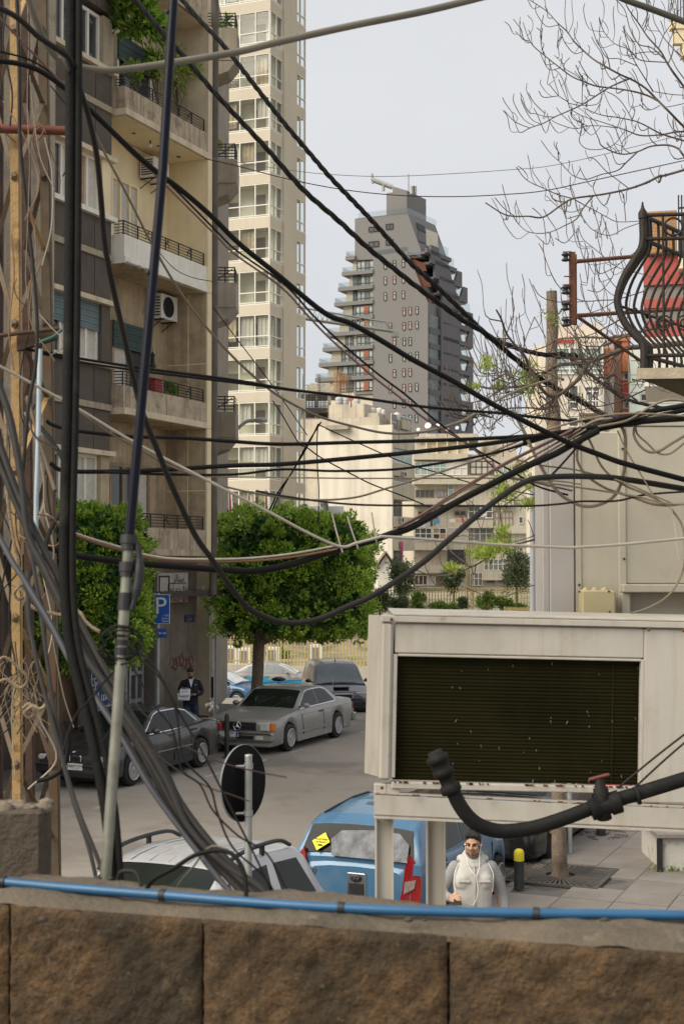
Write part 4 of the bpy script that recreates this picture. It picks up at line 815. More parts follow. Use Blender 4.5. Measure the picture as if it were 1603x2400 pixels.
def clipped_tree(label, c, half, trunk_top, trunk_base, r, N, seed, lumps, tilt=0):
    o = thing('clipped_tree', label, 'tree', trunk_base); g = np.random.default_rng(seed)
    u = g.normal(size=(N, 3)); u[:, 2] *= .9; u /= (np.abs(u)**7).sum(1, keepdims=True)**(1/7)      # on a rounded box
    lp = np.zeros(N)
    for k in range(9):
        f = g.normal(size=3)*lumps; lp += np.sin(u@f+g.uniform(0, 6.3))
    depth = np.abs(g.normal(0, .13, N))+np.where(g.random(N) < .12, -.05, 0)
    rad = 1+.02*lp-depth*1.1-.16*np.clip(np.sin(u@g.normal(size=3)*9+1)*np.sin(u@g.normal(size=3)*8)-.45, 0, 1)
    p = u*rad[:, None]
    p[:, 2] += np.where(u[:, 2] > .5, -tilt*p[:, 0], 0)
    cc = np.array(c); pts = cc+p*np.array(half)
    # leaves gather in sprigs that stick out a little
    ns = N//75; sp = pts[:ns]; si = g.integers(0, ns, N); uu = (sp-cc)/np.array(half); nrm = uu*np.abs(uu)**2/np.array(half); nrm /= np.linalg.norm(nrm, axis=1, keepdims=True)
    e = g.normal(size=(N, 3)); e /= np.linalg.norm(e, axis=1, keepdims=True); e += nrm[si]*.75+np.array((0, 0, .3)); q = sp[si]+e*(g.uniform(.07, .2, ns)[si]*g.uniform(.35, 1.0, N)**.6)[:, None]-nrm[si]*.08
    d = e/np.linalg.norm(e, axis=1, keepdims=True)+g.normal(0, .38, (N, 3)); d[:, 2] += .12
    leaf_mesh('crown', q, d, .115, .024, LV, o, seed, [.14, .42, .44])
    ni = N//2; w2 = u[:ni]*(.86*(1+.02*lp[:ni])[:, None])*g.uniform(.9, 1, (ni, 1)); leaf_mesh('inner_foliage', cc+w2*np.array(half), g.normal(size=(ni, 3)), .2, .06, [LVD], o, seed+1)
    t = MB(); b = V(trunk_base); tt = V(trunk_top); m = b.lerp(tt, .5)+V((.04, 0, 0)); t.tube(smooth_path([b-V((0, 0, .2)), b+V((0, 0, .1)), m, tt], n=5), [r*1.25]+[r*1.1]*4+[r]*11, 12)
    rr = random.Random(seed)
    for k in range(16):
        e = V([c[i]+half[i]*rr.uniform(-.8, .8) for i in range(3)]); t.tube(smooth_path([tt-V((0, 0, .1)), tt.lerp(e, .5)+V((rr.uniform(-.2, .2), 0, .15)), e], n=4), [r*.6]*4+[r*.3]*4+[r*.1], 5)
    t.build('trunk', bark, o)
    return o
tb_ = W(592, 1640, 38.3); tb_.z = .13
ctc = W(690, 1347, 38.6)
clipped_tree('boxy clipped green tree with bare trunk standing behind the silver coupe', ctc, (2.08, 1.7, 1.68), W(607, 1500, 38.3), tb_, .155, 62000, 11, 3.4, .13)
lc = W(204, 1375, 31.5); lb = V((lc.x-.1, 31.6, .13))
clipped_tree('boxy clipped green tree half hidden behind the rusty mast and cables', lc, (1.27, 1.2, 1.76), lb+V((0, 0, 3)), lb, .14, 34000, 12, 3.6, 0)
def crown_thing(name, label, cat, px, py, wpx, hpx, Y, N, mats, L, wd, seed, base=None, trunk=True, drop=0):
    c = W(px, py, Y); rx, rz = wpx/2/F*Y, hpx/2/F*Y; g = np.random.default_rng(seed)
    gz = base if base is not None else c.z-rz
    o = thing(name, label, cat, V((c.x, Y, gz)))
    k = max(5, N//150); cl = g.normal(size=(k, 3)); cl /= np.linalg.norm(cl, axis=1, keepdims=True); cl *= g.uniform(.35, .95, (k, 1))
    i = g.integers(0, k, N); p = cl[i]+g.normal(0, .2, (N, 3)); d = p+g.normal(0, .6, (N, 3)); d[:, 2] += .4
    q = p*np.array((rx, rx*.8, rz))+np.array(c); q[:, 2] = np.maximum(q[:, 2], gz+.02-drop)
    leaf_mesh('crown' if trunk else 'foliage', q, d, L, wd, mats, o, seed)
    t = MB(); b = V((c.x, Y, gz-.2))
    t.tube([b, b.lerp(c, .6), c+V((0, 0, rz*.3))], [rx*.09+.02, rx*.07+.015, .01], 6)
    for j in range(6): e = V(q[g.integers(0, N)]); t.tube([b.lerp(c, .5), b.lerp(e, .8)+V((0, 0, .1)), e], [rx*.04+.01, rx*.03+.008, .005], 4)
    t.build('trunk' if trunk else 'stem', bark, o); return o
crown_thing('olive_tree', 'grey green bushy tree at the foot of the blank wall block', 'tree', 935, 1350, 70, 90, 128, 2600, OL, .3, .06, 21, .4)
crown_thing('olive_tree', 'dark rounded olive tree below the barred windows', 'tree', 1063, 1358, 52, 56, 132, 2000, OL, .3, .06, 22, .5)
crown_thing('olive_tree', 'tall ragged olive tree under the hanging lilac sheets', 'tree', 1210, 1335, 62, 120, 132, 3000, OL, .32, .06, 23, .5)
for k, (x, y, w_, h, m, lb) in enumerate(((890, 1410, 60, 60, OL, 'feathery grey green bush right of the clipped tree'), (985, 1412, 36, 44, WE, 'light green bush left of the fence middle'), (1040, 1425, 60, 26, WE, 'low spreading green weed clump in front of the far fence'), (1080, 1413, 28, 20, OL, 'small dark round bush on the far wall'), (1140, 1413, 56, 42, WE, 'wide bright green bush in front of the far fence'), (1180, 1416, 34, 34, WE, 'green bush right of the widest bush'), (1220, 1425, 40, 24, WE, 'leafy weed clump left of the grey pole'), (1262, 1418, 34, 44, WE, 'big leaved green plant between pole and cabinet'), (935, 1415, 36, 40, OL, 'pale sage bush at the left end of the far fence'), (500, 1500, 60, 110, WE, 'green bush behind the near fence beside the lamp pole'), (650, 1535, 40, 40, WE, 'small palm like plant behind the near fence'))):
    crown_thing('bush', lb, 'bush', x, y, w_, h, 118 if y < 1450 else 96, 1600, m, .26, .06, 30+k, None, False)
# the pollarded trunk by the pavement grate
tp_ = thing('pollarded_trunk', 'tall bare trunk sawn off at the top beside the pavement grate', 'tree', W(1312, 2050, 20))
p = [G(1312, 2050, .13), W(1309, 1950, 20), W(1305, 1600, 20), W(1300, 1300, 20), W(1297, 1000, 20), W(1293, 940, 20), W(1291, 850, 20), W(1294, 780, 20), W(1293, 720, 20), W(1292, 683, 20)]
q = MB(); q.tube(smooth_path(p, n=5), [.125]+[.108]*4+[.1]*20+[.088]*5+[.08]*5+[.085]*5+[.075]*6, 14, caps=False); q.build('trunk', bark, tp_)
q = MB(); c = W(1292, 683, 20); q.lathe(c-V((0, 0, .004)), [(.075, 0), (.06, .012), (.02, .016)], 14, 0, (-.12, -.25, 1)); q.build('sawn_top', mat('cut_wood', (.36, .27, .17), .9, .25, 14), tp_)
q = MB()
for k in range(5):
    z = [.9, 1.8, 2.6, .3, 1.2][k]; a = k*2.3; e = V((math.cos(a), math.sin(a)*.5-.5, .2)); b = W(1293, 690, 20)-V((0, 0, z)); q.ball(b+e*.06, .04, 6); q.tube([b, b+e*.12, b+e*.16+V((0, 0, .06))], .012, 5)
q.build('knot', bark, tp_)
g = np.random.default_rng(3)
for x, y, n_ in ((1283, 735, 30), (1300, 755, 40)): c = W(x, y, 19.85); leaf_mesh('sprout', np.array(c)+g.normal(0, .05, (n_, 3)), g.normal(size=(n_, 3)), .05, .012, YG, tp_, 5)
# ---------------------------------------------------------------- the bare spreading tree
BT = thing('bare_tree', 'leafless tree with long curving twigs reaching in from the right', 'tree', W(1760, HOR, 14.5)-V((0, 0, CZ)))
trk = [V((W(1760, 0, 14.5).x, 14.5, 0)), W(1755, 1500, 14.5), W(1720, 1100, 14.5), W(1700, 700, 14.5), W(1690, 300, 14.5)]
q = MB(); q.tube(smooth_path(trk, n=5), [.16]*6+[.13]*5+[.1]*5+[.05]*5, 10); q.build('trunk', bark, BT)
br = []
A1 = [[10, 1720, 1060, 1568, 930, 1450, 810, 1360, 720, 1290, 650, 1200, 590, 1100, 545, 980, 480, 900, 430, 820, 360, 760, 300, 710, 230, 640, 165, 560, 80, 440, 0], [4, 710, 225, 695, 110, 700, 0], [4, 640, 160, 670, 250, 700, 320, 765, 390, 830, 375], [3, 560, 80, 548, 0],
 [8, 1370, 735, 1290, 695, 1180, 665, 1050, 645, 930, 630, 830, 595, 740, 555, 640, 480, 540, 400, 470, 340, 430, 280, 390, 165], [3, 435, 310, 380, 275, 335, 230], [3, 540, 395, 520, 300, 532, 205], [4, 580, 440, 610, 560, 650, 690], [3, 830, 590, 760, 540, 700, 505, 690, 470, 730, 420], [3, 690, 470, 620, 405], [3, 850, 600, 800, 530, 775, 475], [3, 930, 625, 880, 575, 850, 540, 795, 445],
 [7, 1180, 570, 1080, 610, 1000, 650, 900, 715, 810, 770, 700, 820, 620, 855, 540, 900, 440, 935, 385, 965, 355, 955, 315, 850], [3, 440, 935, 350, 900, 310, 870, 255, 810], [4, 620, 855, 550, 850, 480, 830, 430, 820, 375, 718], [3, 550, 830, 470, 750, 430, 680], [4, 730, 790, 715, 740, 670, 630, 650, 580], [3, 720, 745, 650, 700, 580, 615], [3, 650, 700, 540, 710, 505, 665], [3, 820, 765, 825, 550], [4, 720, 755, 820, 770, 930, 760, 970, 690, 1010, 640],
 [8, 1720, 950, 1568, 960, 1500, 965, 1390, 985, 1250, 990, 1150, 955, 1080, 930, 960, 890, 830, 850, 740, 800], [8, 1720, 1080, 1568, 1030, 1450, 995, 1380, 970, 1270, 910, 1190, 880, 1060, 855, 960, 840, 830, 790], [4, 1190, 880, 1120, 760, 1060, 700, 1000, 670], [4, 1080, 935, 960, 920, 860, 920, 770, 940, 660, 910, 600, 880], [3, 860, 920, 760, 870, 735, 820], [4, 815, 870, 815, 960, 800, 1030, 850, 1085, 960, 1090, 1060, 1050, 1130, 960],
 [9, 1640, 1230, 1560, 1135, 1520, 1085, 1440, 1060, 1320, 1070, 1220, 1110, 1100, 1125, 970, 1070, 940, 1010, 900, 920, 880, 870], [6, 1225, 1110, 1140, 1190, 1080, 1245, 960, 1275, 850, 1310, 760, 1285, 720, 1250, 650, 1175, 590, 1120, 520, 1025], [3, 650, 1175, 645, 1110], [3, 780, 1285, 810, 1230], [4, 1110, 1120, 1120, 1030, 1200, 960, 1215, 905],
 [12, 1720, 1190, 1568, 1240, 1430, 1280, 1380, 1290, 1290, 1335, 1160, 1380, 1000, 1415, 900, 1430, 760, 1450, 680, 1490, 540, 1585, 430, 1580, 320, 1580, 240, 1560, 115, 1480], [3, 330, 1580, 250, 1520, 185, 1445], [3, 300, 1575, 280, 1490], [3, 525, 1580, 490, 1545, 460, 1520], [5, 750, 1450, 640, 1420, 540, 1375, 460, 1340, 400, 1300, 340, 1220], [4, 760, 1455, 735, 1370, 735, 1290],
 [6, 900, 1435, 830, 1520, 780, 1600, 690, 1650, 590, 1695, 500, 1705, 420, 1690, 360, 1640, 320, 1585], [5, 770, 1460, 840, 1500, 900, 1530, 990, 1580, 1080, 1620, 1240, 1615], [5, 770, 1460, 790, 1540, 830, 1600, 900, 1680, 1020, 1720, 1130, 1670, 1240, 1630], [3, 590, 1695, 585, 1750, 560, 1785, 485, 1720], [3, 755, 1620, 765, 1690, 740, 1735, 690, 1775, 625, 1740], [4, 830, 1520, 740, 1550, 650, 1515, 560, 1430], [3, 1140, 1615, 1130, 1500, 1125, 1420], [4, 1160, 1375, 1060, 1300, 990, 1245, 915, 1165, 870, 1150],
 [10, 1720, 860, 1568, 640, 1480, 520, 1430, 440, 1390, 370, 1300, 270, 1240, 180, 1150, 50, 1120, -60], [5, 1430, 455, 1250, 440, 1190, 390, 1160, 360, 1060, 320, 1000, 260, 970, 210, 945, 125], [6, 1340, 670, 1290, 590, 1200, 440, 1150, 310, 1120, 190], [6, 1420, 430, 1330, 350, 1230, 320, 1170, 210, 1130, 70, 1050, -20], [4, 1380, 350, 1420, 250, 1480, 160, 1500, 60], [6, 1700, 560, 1568, 430, 1480, 350, 1400, 250, 1340, 130, 1350, -30], [4, 1220, 480, 1090, 430, 1010, 425, 970, 380, 930, 290], [3, 1390, 380, 1290, 380, 1190, 395], [5, 1640, 700, 1568, 580, 1500, 480, 1450, 340, 1500, 200, 1520, 60], [4, 1640, 700, 1568, 695, 1480, 690, 1350, 670], [4, 1260, 190, 1300, 90, 1290, -20], [4, 1480, 350, 1540, 420, 1590, 470], [5, 1600, 350, 1500, 210, 1460, 100, 1480, -20], [3, 1568, 755, 1480, 775, 1440, 780], [3, 1390, 770, 1330, 800, 1280, 800, 1240, 760]]
B2_ = [[28, 1640, 940, 1400, 965, 1260, 975, 1150, 985, 1050, 1020, 950, 1060, 850, 1090, 740, 1100, 640, 1110, 560, 1160, 480, 1220, 420, 1260, 300, 1270, 150, 1280, 0, 1240], [14, 1500, 800, 1180, 880, 1000, 910, 880, 905, 760, 910, 640, 920, 560, 970, 440, 1010], [20, 860, 1100, 800, 1200, 740, 1260, 640, 1330, 560, 1320, 490, 1220, 440, 1130, 400, 1040, 330, 960, 270, 880, 230, 770, 195, 705], [5, 400, 1040, 370, 950, 345, 850, 338, 750], [4, 330, 960, 310, 850, 300, 750], [4, 400, 960, 415, 900, 475, 755], [4, 475, 760, 560, 915],
 [6, 1300, 560, 1090, 625, 960, 635, 830, 640, 720, 590, 640, 520, 590, 430], [4, 840, 640, 820, 540, 805, 440], [4, 560, 630, 500, 590, 460, 520], [4, 830, 645, 680, 650, 560, 630], [5, 1340, 470, 1180, 420, 1070, 390, 960, 300, 900, 250, 830, 190, 795, 110], [4, 1240, 260, 1070, 390, 1040, 470, 950, 570, 860, 560], [4, 1070, 390, 950, 440, 920, 360], [10, 1000, 930, 930, 1000, 860, 1060, 760, 1100, 620, 1120], [10, 640, 1330, 560, 1420, 400, 1420, 250, 1430, 100, 1480, -60, 1500], [8, 1280, 1290, 1150, 1350, 1000, 1400, 900, 1410, 880, 1380, 930, 1280],
 [8, 560, 1160, 430, 1180, 300, 1240, 200, 1300, 120, 1360, -40, 1390], [5, 300, 1150, 180, 1170, 80, 1160, 30, 1080, 0, 1010], [5, 240, 1180, 100, 1190, 40, 1170, 0, 1080], [6, 820, 930, 700, 850, 650, 760, 640, 700], [8, 1090, 780, 1000, 830, 900, 880, 780, 920], [5, 1060, 640, 980, 690, 900, 720, 820, 740], [6, 850, 640, 900, 760, 980, 830, 1060, 900], [7, 700, 1320, 760, 1180, 830, 1120], [5, 640, 1330, 560, 1400, 480, 1500, 350, 1600, 200, 1650], [6, 430, 1270, 330, 1340, 200, 1370, 60, 1370], [5, 300, 1100, 380, 1180, 450, 1240], [5, 700, 1550, 640, 1450, 600, 1350], [5, 900, 1410, 800, 1440, 720, 1420], [4, 60, 1300, 130, 1390, 180, 1500, 250, 1560], [4, 0, 1560, 120, 1480, 240, 1360], [4, 100, 1540, 160, 1580, 190, 1560]]
D3_ = [[22, 1640, 1130, 1440, 1200, 1290, 1235, 1100, 1290, 960, 1350, 850, 1410, 740, 1480, 610, 1540, 480, 1590, 330, 1610, 200, 1600, 50, 1540], [12, 1640, 1010, 1430, 1120, 1300, 1195, 1100, 1250, 920, 1255, 740, 1230, 600, 1180, 500, 1190], [14, 1640, 520, 1420, 610, 1260, 680, 1130, 780, 1000, 860, 860, 950, 740, 1000, 690, 1010], [8, 1640, 690, 1430, 740, 1280, 780, 1120, 800, 980, 770], [9, 1640, 1650, 1440, 1700, 1250, 1740, 1050, 1830, 880, 1840, 700, 1780, 610, 1740], [6, 900, 1080, 960, 1180, 1040, 1270], [5, 1040, 1590-400, 980, 1120, 960, 1090], [6, 740, 1230, 640, 1130, 560, 1080], [5, 400, 1300, 480, 1380, 600, 1470], [5, 1210, 190, 1320, 220, 1440, 230], [5, 790, 80, 850, 120, 900, 60], [5, 1160, 360, 1200, 220, 1080, 270, 1050, 180]]
rr = random.Random(17)
def limb(fl_, s, ox, oy, Yb, taper=.35, k_=1.3, tw=.13):
    wpx = fl_[0]*s*k_; xy = [(ox+fl_[i]*s, oy+fl_[i+1]*s) for i in range(1, len(fl_), 2)]
    dY = rr.uniform(-1.3, 1.1); n = len(xy); n1 = max(1, n-1)
    pts = smooth_path([W(x, y, Yb+dY*(i/n1)+rr.uniform(-.12, .12)) for i, (x, y) in enumerate(xy)], n=5); L = len(pts)
    r0 = wpx/2/F*Yb; rs = [max(.0042, r0*(1-(1-taper)*k/(L-1))) for k in range(L)]
    q = MB(); q.tube(pts, rs, 6 if wpx > 3 else 5)
    for k in range(2, L-1):     # knobbly side twigs that turn upward
        if rr.random() < tw:
            b = pts[k]; t = (pts[k+1]-pts[k-1]).normalized(); sd_ = V((t.z, 0, -t.x))*(1 if rr.random() < .5 else -1); h = rr.uniform(.08, .3)*(1 if tw < .2 else 1.7)
            e1 = b+sd_*h*.4+t*h*.35; e2 = e1+V((t.x*h*.3+rr.uniform(-.04, .04), rr.uniform(-.05, .05), h*.55)); e3 = e2+V((rr.uniform(-.05, .02), 0, h*.3))
            q.tube(smooth_path([b, e1, e2, e3], n=3), [min(rs[k]*.7, .006)]*4+[.004]*5+[.003], 4)
        if rs[k] < .02 and rr.random() < .35: q.ball(pts[k], rs[k]*1.5, 5)
    q.build('branch', barkg if wpx > 2.2 else twigm, BT)
for f in A1: limb(f, .3208, 1100, 0, 14, .35, 1.85, .19)
for f in B2_: limb(f, .3208, 1100, 500, 13.2, .35, 1.6, .24)
rr2 = random.Random(77)
for k in range(26):     # the fine tangle of the low branches
    x, y = rr2.uniform(1105, 1500), rr2.uniform(800, 985); L_ = rr2.uniform(40, 130); a_ = rr2.uniform(-.5, .5); s_ = -1 if rr2.random() < .75 else 1; f = [rr2.uniform(3, 7)/.3208]
    for i in range(5): f += [(x+s_*L_*i/4*math.cos(a_)-1100)/.3208, (y-L_*i/4*math.sin(a_)-L_*.12*(i/4)**2*(1 if rr2.random() < .8 else -1)+rr2.uniform(-5, 5)-500)/.3208]
    limb(f, .3208, 1100, 500, 13.2, .3, 1, .3)
for f in D3_: limb(f, .2168, 960, 1000, 13.5)
g = np.random.default_rng(8)
for s, ox, oy, lst in ((.3208, 1100, 500, ((130, 1120, 55, 40, 130), (430, 1130, 40, 40, 60), (400, 1210, 70, 45, 150), (215, 1275, 35, 25, 70), (440, 1310, 50, 40, 90), (30, 1290, 40, 25, 60))), (.2168, 960, 1000, ((800, 1390, 120, 60, 420), (950, 1310, 140, 60, 380), (450, 1550, 60, 45, 160), (1000, 1170, 60, 80, 200), (1020, 740, 100, 80, 260), (960, 600, 60, 40, 90), (1330, 860, 120, 40, 240), (1180, 480, 90, 90, 140), (1300, 640, 60, 60, 100)))):
    for x, y, a, b, n_ in lst:
        c = W(ox+x*s, oy+y*s, 13.2); pts = np.array(c)+g.normal(size=(n_, 3))*np.array((a*s/F*13.2*.6, .12, b*s/F*13.2*.6)); d = g.normal(size=(n_, 3))*.5; d[:, 2] += .9
        leaf_mesh('leaf_tuft', pts, d, .065, .007, YG, BT, 9, kind='stuff')
# ---------------------------------------------------------------- plants on the balconies
def potted(label, px, py, wpx, hpx, Y, N, mats, L, wd, seed, zb, drop=0):
    o = crown_thing('potted_plant', label, 'plant', px, py, wpx, hpx, Y, N, mats, L, wd, seed, zb, False, drop)
    q = MB(); c = V((W(px, py, Y).x, Y, zb)); q.lathe(c, [(.13, 0), (.17, .3), (.19, .3), (.19, .34), (.15, .33)], 12); q.build('pot', mat('terracotta', (.36, .14, .07), .8), o); return o
def YL(px, n=-.5): p = LB.P(LB.t(px, n), 0, n); return p.y
potted('large leaved rubber plant hanging over the top of the planted balcony', 322, 42, 115, 130, YL(322, .25), 1100, LV[:2]+[WE[0]], .28, .05, 41, slab_z[0]+.16, 2)
potted('loose leafy plant spilling over the left of the planted balcony railing', 315, 175, 60, 80, YL(315), 450, LV[1:]+[WE[1]], .13, .03, 42, slab_z[1]+.16)
potted('slender yellow green tree in the middle of the planted balcony', 420, 145, 80, 110, YL(420), 620, [LV[2], WE[1]], .17, .022, 43, slab_z[1]+.16)
potted('bushy plant left of the slender tree on the planted balcony', 372, 150, 50, 80, YL(372), 420, LV, .15, .03, 47, slab_z[1]+.16)
potted('dry bare shrub at the right end of the planted balcony', 455, 215, 50, 60, YL(455), 30, [twigm], .1, .01, 44, slab_z[1]+.16)
potted('dense dark bush at the right end of the red box balcony', 458, 905, 52, 52, YL(458), 1300, LV[:2], .11, .025, 45, slab_z[3]+.16)
potted('smaller trailing bush beside the dense one on the red box balcony', 402, 908, 34, 40, YL(402), 500, LV, .1, .022, 46, slab_z[3]+.16)
# terrace plant at the neighbour's upper balconies
for k, (x, y) in enumerate(((525, 58), (508, 335))): crown_thing('balcony_shrub', ('small dark shrub on the topmost balcony of the narrow grey house', 'thin straggly shrub on the second balcony of the narrow grey house')[k], 'plant', x, y, 34, 40, 41, 320, LV[:2], .11, .02, 50+k, W(0, y+20, 41).z, False)
# ================================================================ vehicles
def lerp_prof(p, x):
    if x <= p[0][0]: return p[0][1]
    for (a, za), (b, zb) in zip(p, p[1:]):
        if x <= b:
            t = (x-a)/(b-a); t = t*t*(3-2*t)*.35+t*.65
            return za+(zb-za)*t
    return p[-1][1]
def sharp(o, deg=32): o.data.set_sharp_from_angle(angle=math.radians(deg)); return o
def wheel(par, x, y, r, side, wid, spokes, rim):
    wh = MB(); ax = V((0, side, 0)); c = V((x, y, r))
    wh.lathe(c-ax*wid*.5, [(r*.62, 0), (r*.93, 0), (r, wid*.14), (r, wid*.86), (r*.94, wid), (r*.7, wid*1.02), (r*.66, wid*.9)], 28, 0, ax); w_ = wh.build('wheel', RUB, par, True)
    b = MB(); cc = c+ax*wid*.42
    b.lathe(cc, [(r*.67, -.08), (r*.67, .045), (r*.62, .05), (r*.6, .0), (r*.3, -.045)], 24, 1, ax); b.lathe(cc, [(r*.2, -.04), (r*.2, .025), (r*.12, .035), (.01, .035)], 14, 0, ax)
    for k in range(spokes):
        a = 2*math.pi*k/spokes; e = V((math.cos(a), 0, math.sin(a))); t = V((-math.sin(a), 0, math.cos(a))); ww = r*(.085 if spokes > 8 else .15)
        b.hexa([cc+e*r*.17+t*s*ww*.8+ax*h for h in (-.02, .03) for s in (-1, 1)][:2]+[cc+e*r*.62+t*s*ww+ax*(-.01) for s in (1, -1)]+[cc+e*r*.17+t*s*ww*.8+ax*.03 for s in (-1, 1)]+[cc+e*r*.62+t*s*ww+ax*.035 for s in (1, -1)], 0)
    b.lathe(cc, [(r*.67, .03), (r*.67, .05), (r*.6, .052), (r*.59, .03)], 24, 0, ax)
    o = b.build('rim', [rim, BLK], None); o.parent = w_; o.location = V(o.location)-V(w_.location); return w_
class Car:
    def __init__(s, name, label, cat, S, loc, head, body, trim=BLK, group=None, z=0):
        s.S = S; s.root = thing(name, label, cat, loc, math.atan2(head.y, head.x), group); s.body = body
        L, Wd = S['L'], S['W']; h = L/2; deck = S['deck']; wx = S['wheels']; r = S['r']; ra = r*1.17; cl = S.get('clear', .2)
        xs = sorted(set([-h+L*k/46 for k in range(47)]+[x+ra*math.cos(math.pi*k/12) for x in wx for k in range(13)]+[x+s_*(ra+.005) for x in wx for s_ in (-1, 1)]+[-h+.02, -h+.06, -h+.12, h-.02, h-.06, h-.12]))
        s.rnd = S.get('round', .16); rings = []
        for x in xs:
            w_ = s.hw(x); zt = lerp_prof(deck, x); zb = cl+max(0, .09-(h-abs(x)))*.9; fl = 0
            for q in wx:
                if abs(x-q) < ra: zb = max(zb, r+math.sqrt(max(0, ra*ra-(x-q)**2))-.02); 
                if abs(x-q) < ra*1.25: fl = max(fl, .02*(1-abs(abs(x-q)-ra)/(ra*.6))) if abs(abs(x-q)-ra) < ra*.6 else fl
            zb = min(zb, zt-.16); zz = zt-zb; sh_ = S.get('shoulder', .06)
            half = [(0, zb), (w_-.06, zb), (w_-.02+fl, zb+min(.04, zz*.1)), (w_+fl*.6, zb+zz*.3), (w_+.012, zb+zz*.55), (w_-.004, zt-sh_-.03), (w_-.035, zt-sh_*.45), (w_-.09, zt-.012), (w_*.55, zt+.012), (0, zt+.022)]
            rings.append([(x, y, z) for y, z in half]+[(x, -y, z) for y, z in half[-2:0:-1]])
        n = len(rings[0]); m = MB()
        m.loft(rings, 0, True, True, True)
        for i, f in enumerate(m.f):
            if len(f) == 4:
                k = sorted(v % n for v in f); 
                if k in ([0, 0, 1, 1], [0, 0, n-1, n-1]): m.m[i] = 1
        s.shell = sharp(m.build('body', [body, BLK], s.root, True), 38)
        # cabin
        s.belt = S['belt']; s.wb = S['wb']; s.tum = S['tum']; rf = S['roof']; s.rf = rf
        cx = sorted(set([rf[0][0]+(rf[-1][0]-rf[0][0])*k/40 for k in range(41)]+[q[0] for q in rf])); rings = []
        for x in cx:
            zr = max(lerp_prof(rf, x), s.belt-.02); e = min(.07, max(.004, (zr-s.belt)*.35))
            yb, y1 = s.wb, s.sy(zr-e); half = [(0, s.belt-.1), (yb+.01, s.belt-.1), (yb, s.belt), (y1, zr-e), (y1-e*.35, zr-e*.35), (y1-e*1.1, zr), (y1*.5, zr+.018), (0, zr+.024)]
            rings.append([(x, y, z) for y, z in half]+[(x, -y, z) for y, z in half[-2:0:-1]])
        m = MB(); m.loft(rings, 0, True, True, True); s.cab = sharp(m.build('cabin', body, s.root, True), 40)
        for x in wx:
            for sd_ in (1, -1): wheel(s.root, x, sd_*(s.hw(x)-S.get('ww', .2)*.5+.005), r, sd_, S.get('ww', .2), S.get('spokes', 14), S.get('rim', ALU))
        m = MB(); m.mm((-h+.35, -Wd/2+.3, .12), (h-.35, Wd/2-.3, cl+.05)); m.build('underbody', BLK, s.root, True)
    def hw(s, x):
        h = s.S['L']/2; e = max(0, (abs(x)-(h-s.rnd*2.2))/(s.rnd*2.2)); return s.S['W']/2*(1-.02*(x/h)**2)-s.rnd*(1-math.sqrt(max(0, 1-e*e)))
    def sy(s, z): return s.wb-(z-s.belt)*s.tum
    def side(s, name, pts, m, off=.006, sides=(1, -1), parent=None):
        """a pane or panel in the plane of the cabin side, outlined in (x, z)"""
        o = None
        for k in sides:
            q = MB(); P = [(x, k*(s.sy(z)+off), z) for x, z in pts]; q.prism(P, (0, -k*.012, 0)); o = q.build(name, m, parent or s.root, True)
        return o
    def flank(s, name, x0, z0, x1, z1, th, m, sides=(1, -1), off=.006):
        for k in sides:
            q = MB(); n = 8; pts = []
            for i in range(n+1):
                x = x0+(x1-x0)*i/n; z = z0+(z1-z0)*i/n; pts.append((x, k*(s.skin(x, z)+off), z))
            for a, b in zip(pts, pts[1:]):
                d = V((b[0]-a[0], 0, b[2]-a[2])).normalized(); nn = V((-d.z, 0, d.x))*th/2; a, b = V(a), V(b); w_ = V((0, -k*.03, 0)); q.hexa([a-nn, b-nn, b-nn+w_, a-nn+w_, a+nn, b+nn, b+nn+w_, a+nn+w_])
            q.build(name, m, s.root, True)
    def skin(s, x, z):
        w_ = s.hw(x); zt = lerp_prof(s.S['deck'], x); zb = s.S.get('clear', .2); f = (z-zb)/(zt-zb)
        return w_+.012*max(0, 1-abs(f-.5)*2.2) if f < .86 else w_-.03
    def slope(s, name, xa, xb, ins, m, off=.008, parent=None, za=0, n=8, zf=1.0):
        """glass lying on the sloping front or back of the cabin"""
        q = MB(); rows = []
        for i in range(n+1):
            x = xa+(xb-xa)*i/n; z = lerp_prof(s.rf, x); x2 = x+.01; dz = (lerp_prof(s.rf, x2)-lerp_prof(s.rf, x-.01))/.02; nr = V((-dz, 0, 1)).normalized()
            y = s.sy(z)-ins-.02*(1-i/n if True else 0); c = V((x, 0, z))+nr*(off+.022)
            rows.append([V((c.x, y*k, c.z-.03*abs(k)**3)) for k in (-1, -.7, -.35, 0, .35, .7, 1)])
        vs = [p for r in rows for p in r]; fs = [(i*7+j, i*7+j+1, i*7+j+8, i*7+j+7) for i in range(n) for j in range(6)]; q.add(vs, fs, 0, True); return q.build(name, m, parent or s.root, True)
    def box(s, name, c, d, m, rz=0, ch=.01, parent=None, label=None):
        q = MB(); q.cbox(c, d, min(ch, min(d)*.3), 0, Matrix.Rotation(rz, 3, 'Z')); return q.build(name, m, parent or s.root, True, label=label)
    def mirror(s, x, z, m):
        for k in (1, -1):
            q = MB(); c = V((x, k*(s.wb+.12), z)); q.ball(c, 1, 10, 0, (.07, .1, .065)); q.tube([c, (x+.03, k*(s.wb-.02), z-.05)], .022, 5); q.build('mirror', m, s.root, True)
    def handle(s, x, z, m):
        for k in (1, -1):
            q = MB(); q.cbox((x, k*(s.skin(x, z)+.012), z), (.2, .03, .035), .008); q.build('door_handle', m, s.root, True)
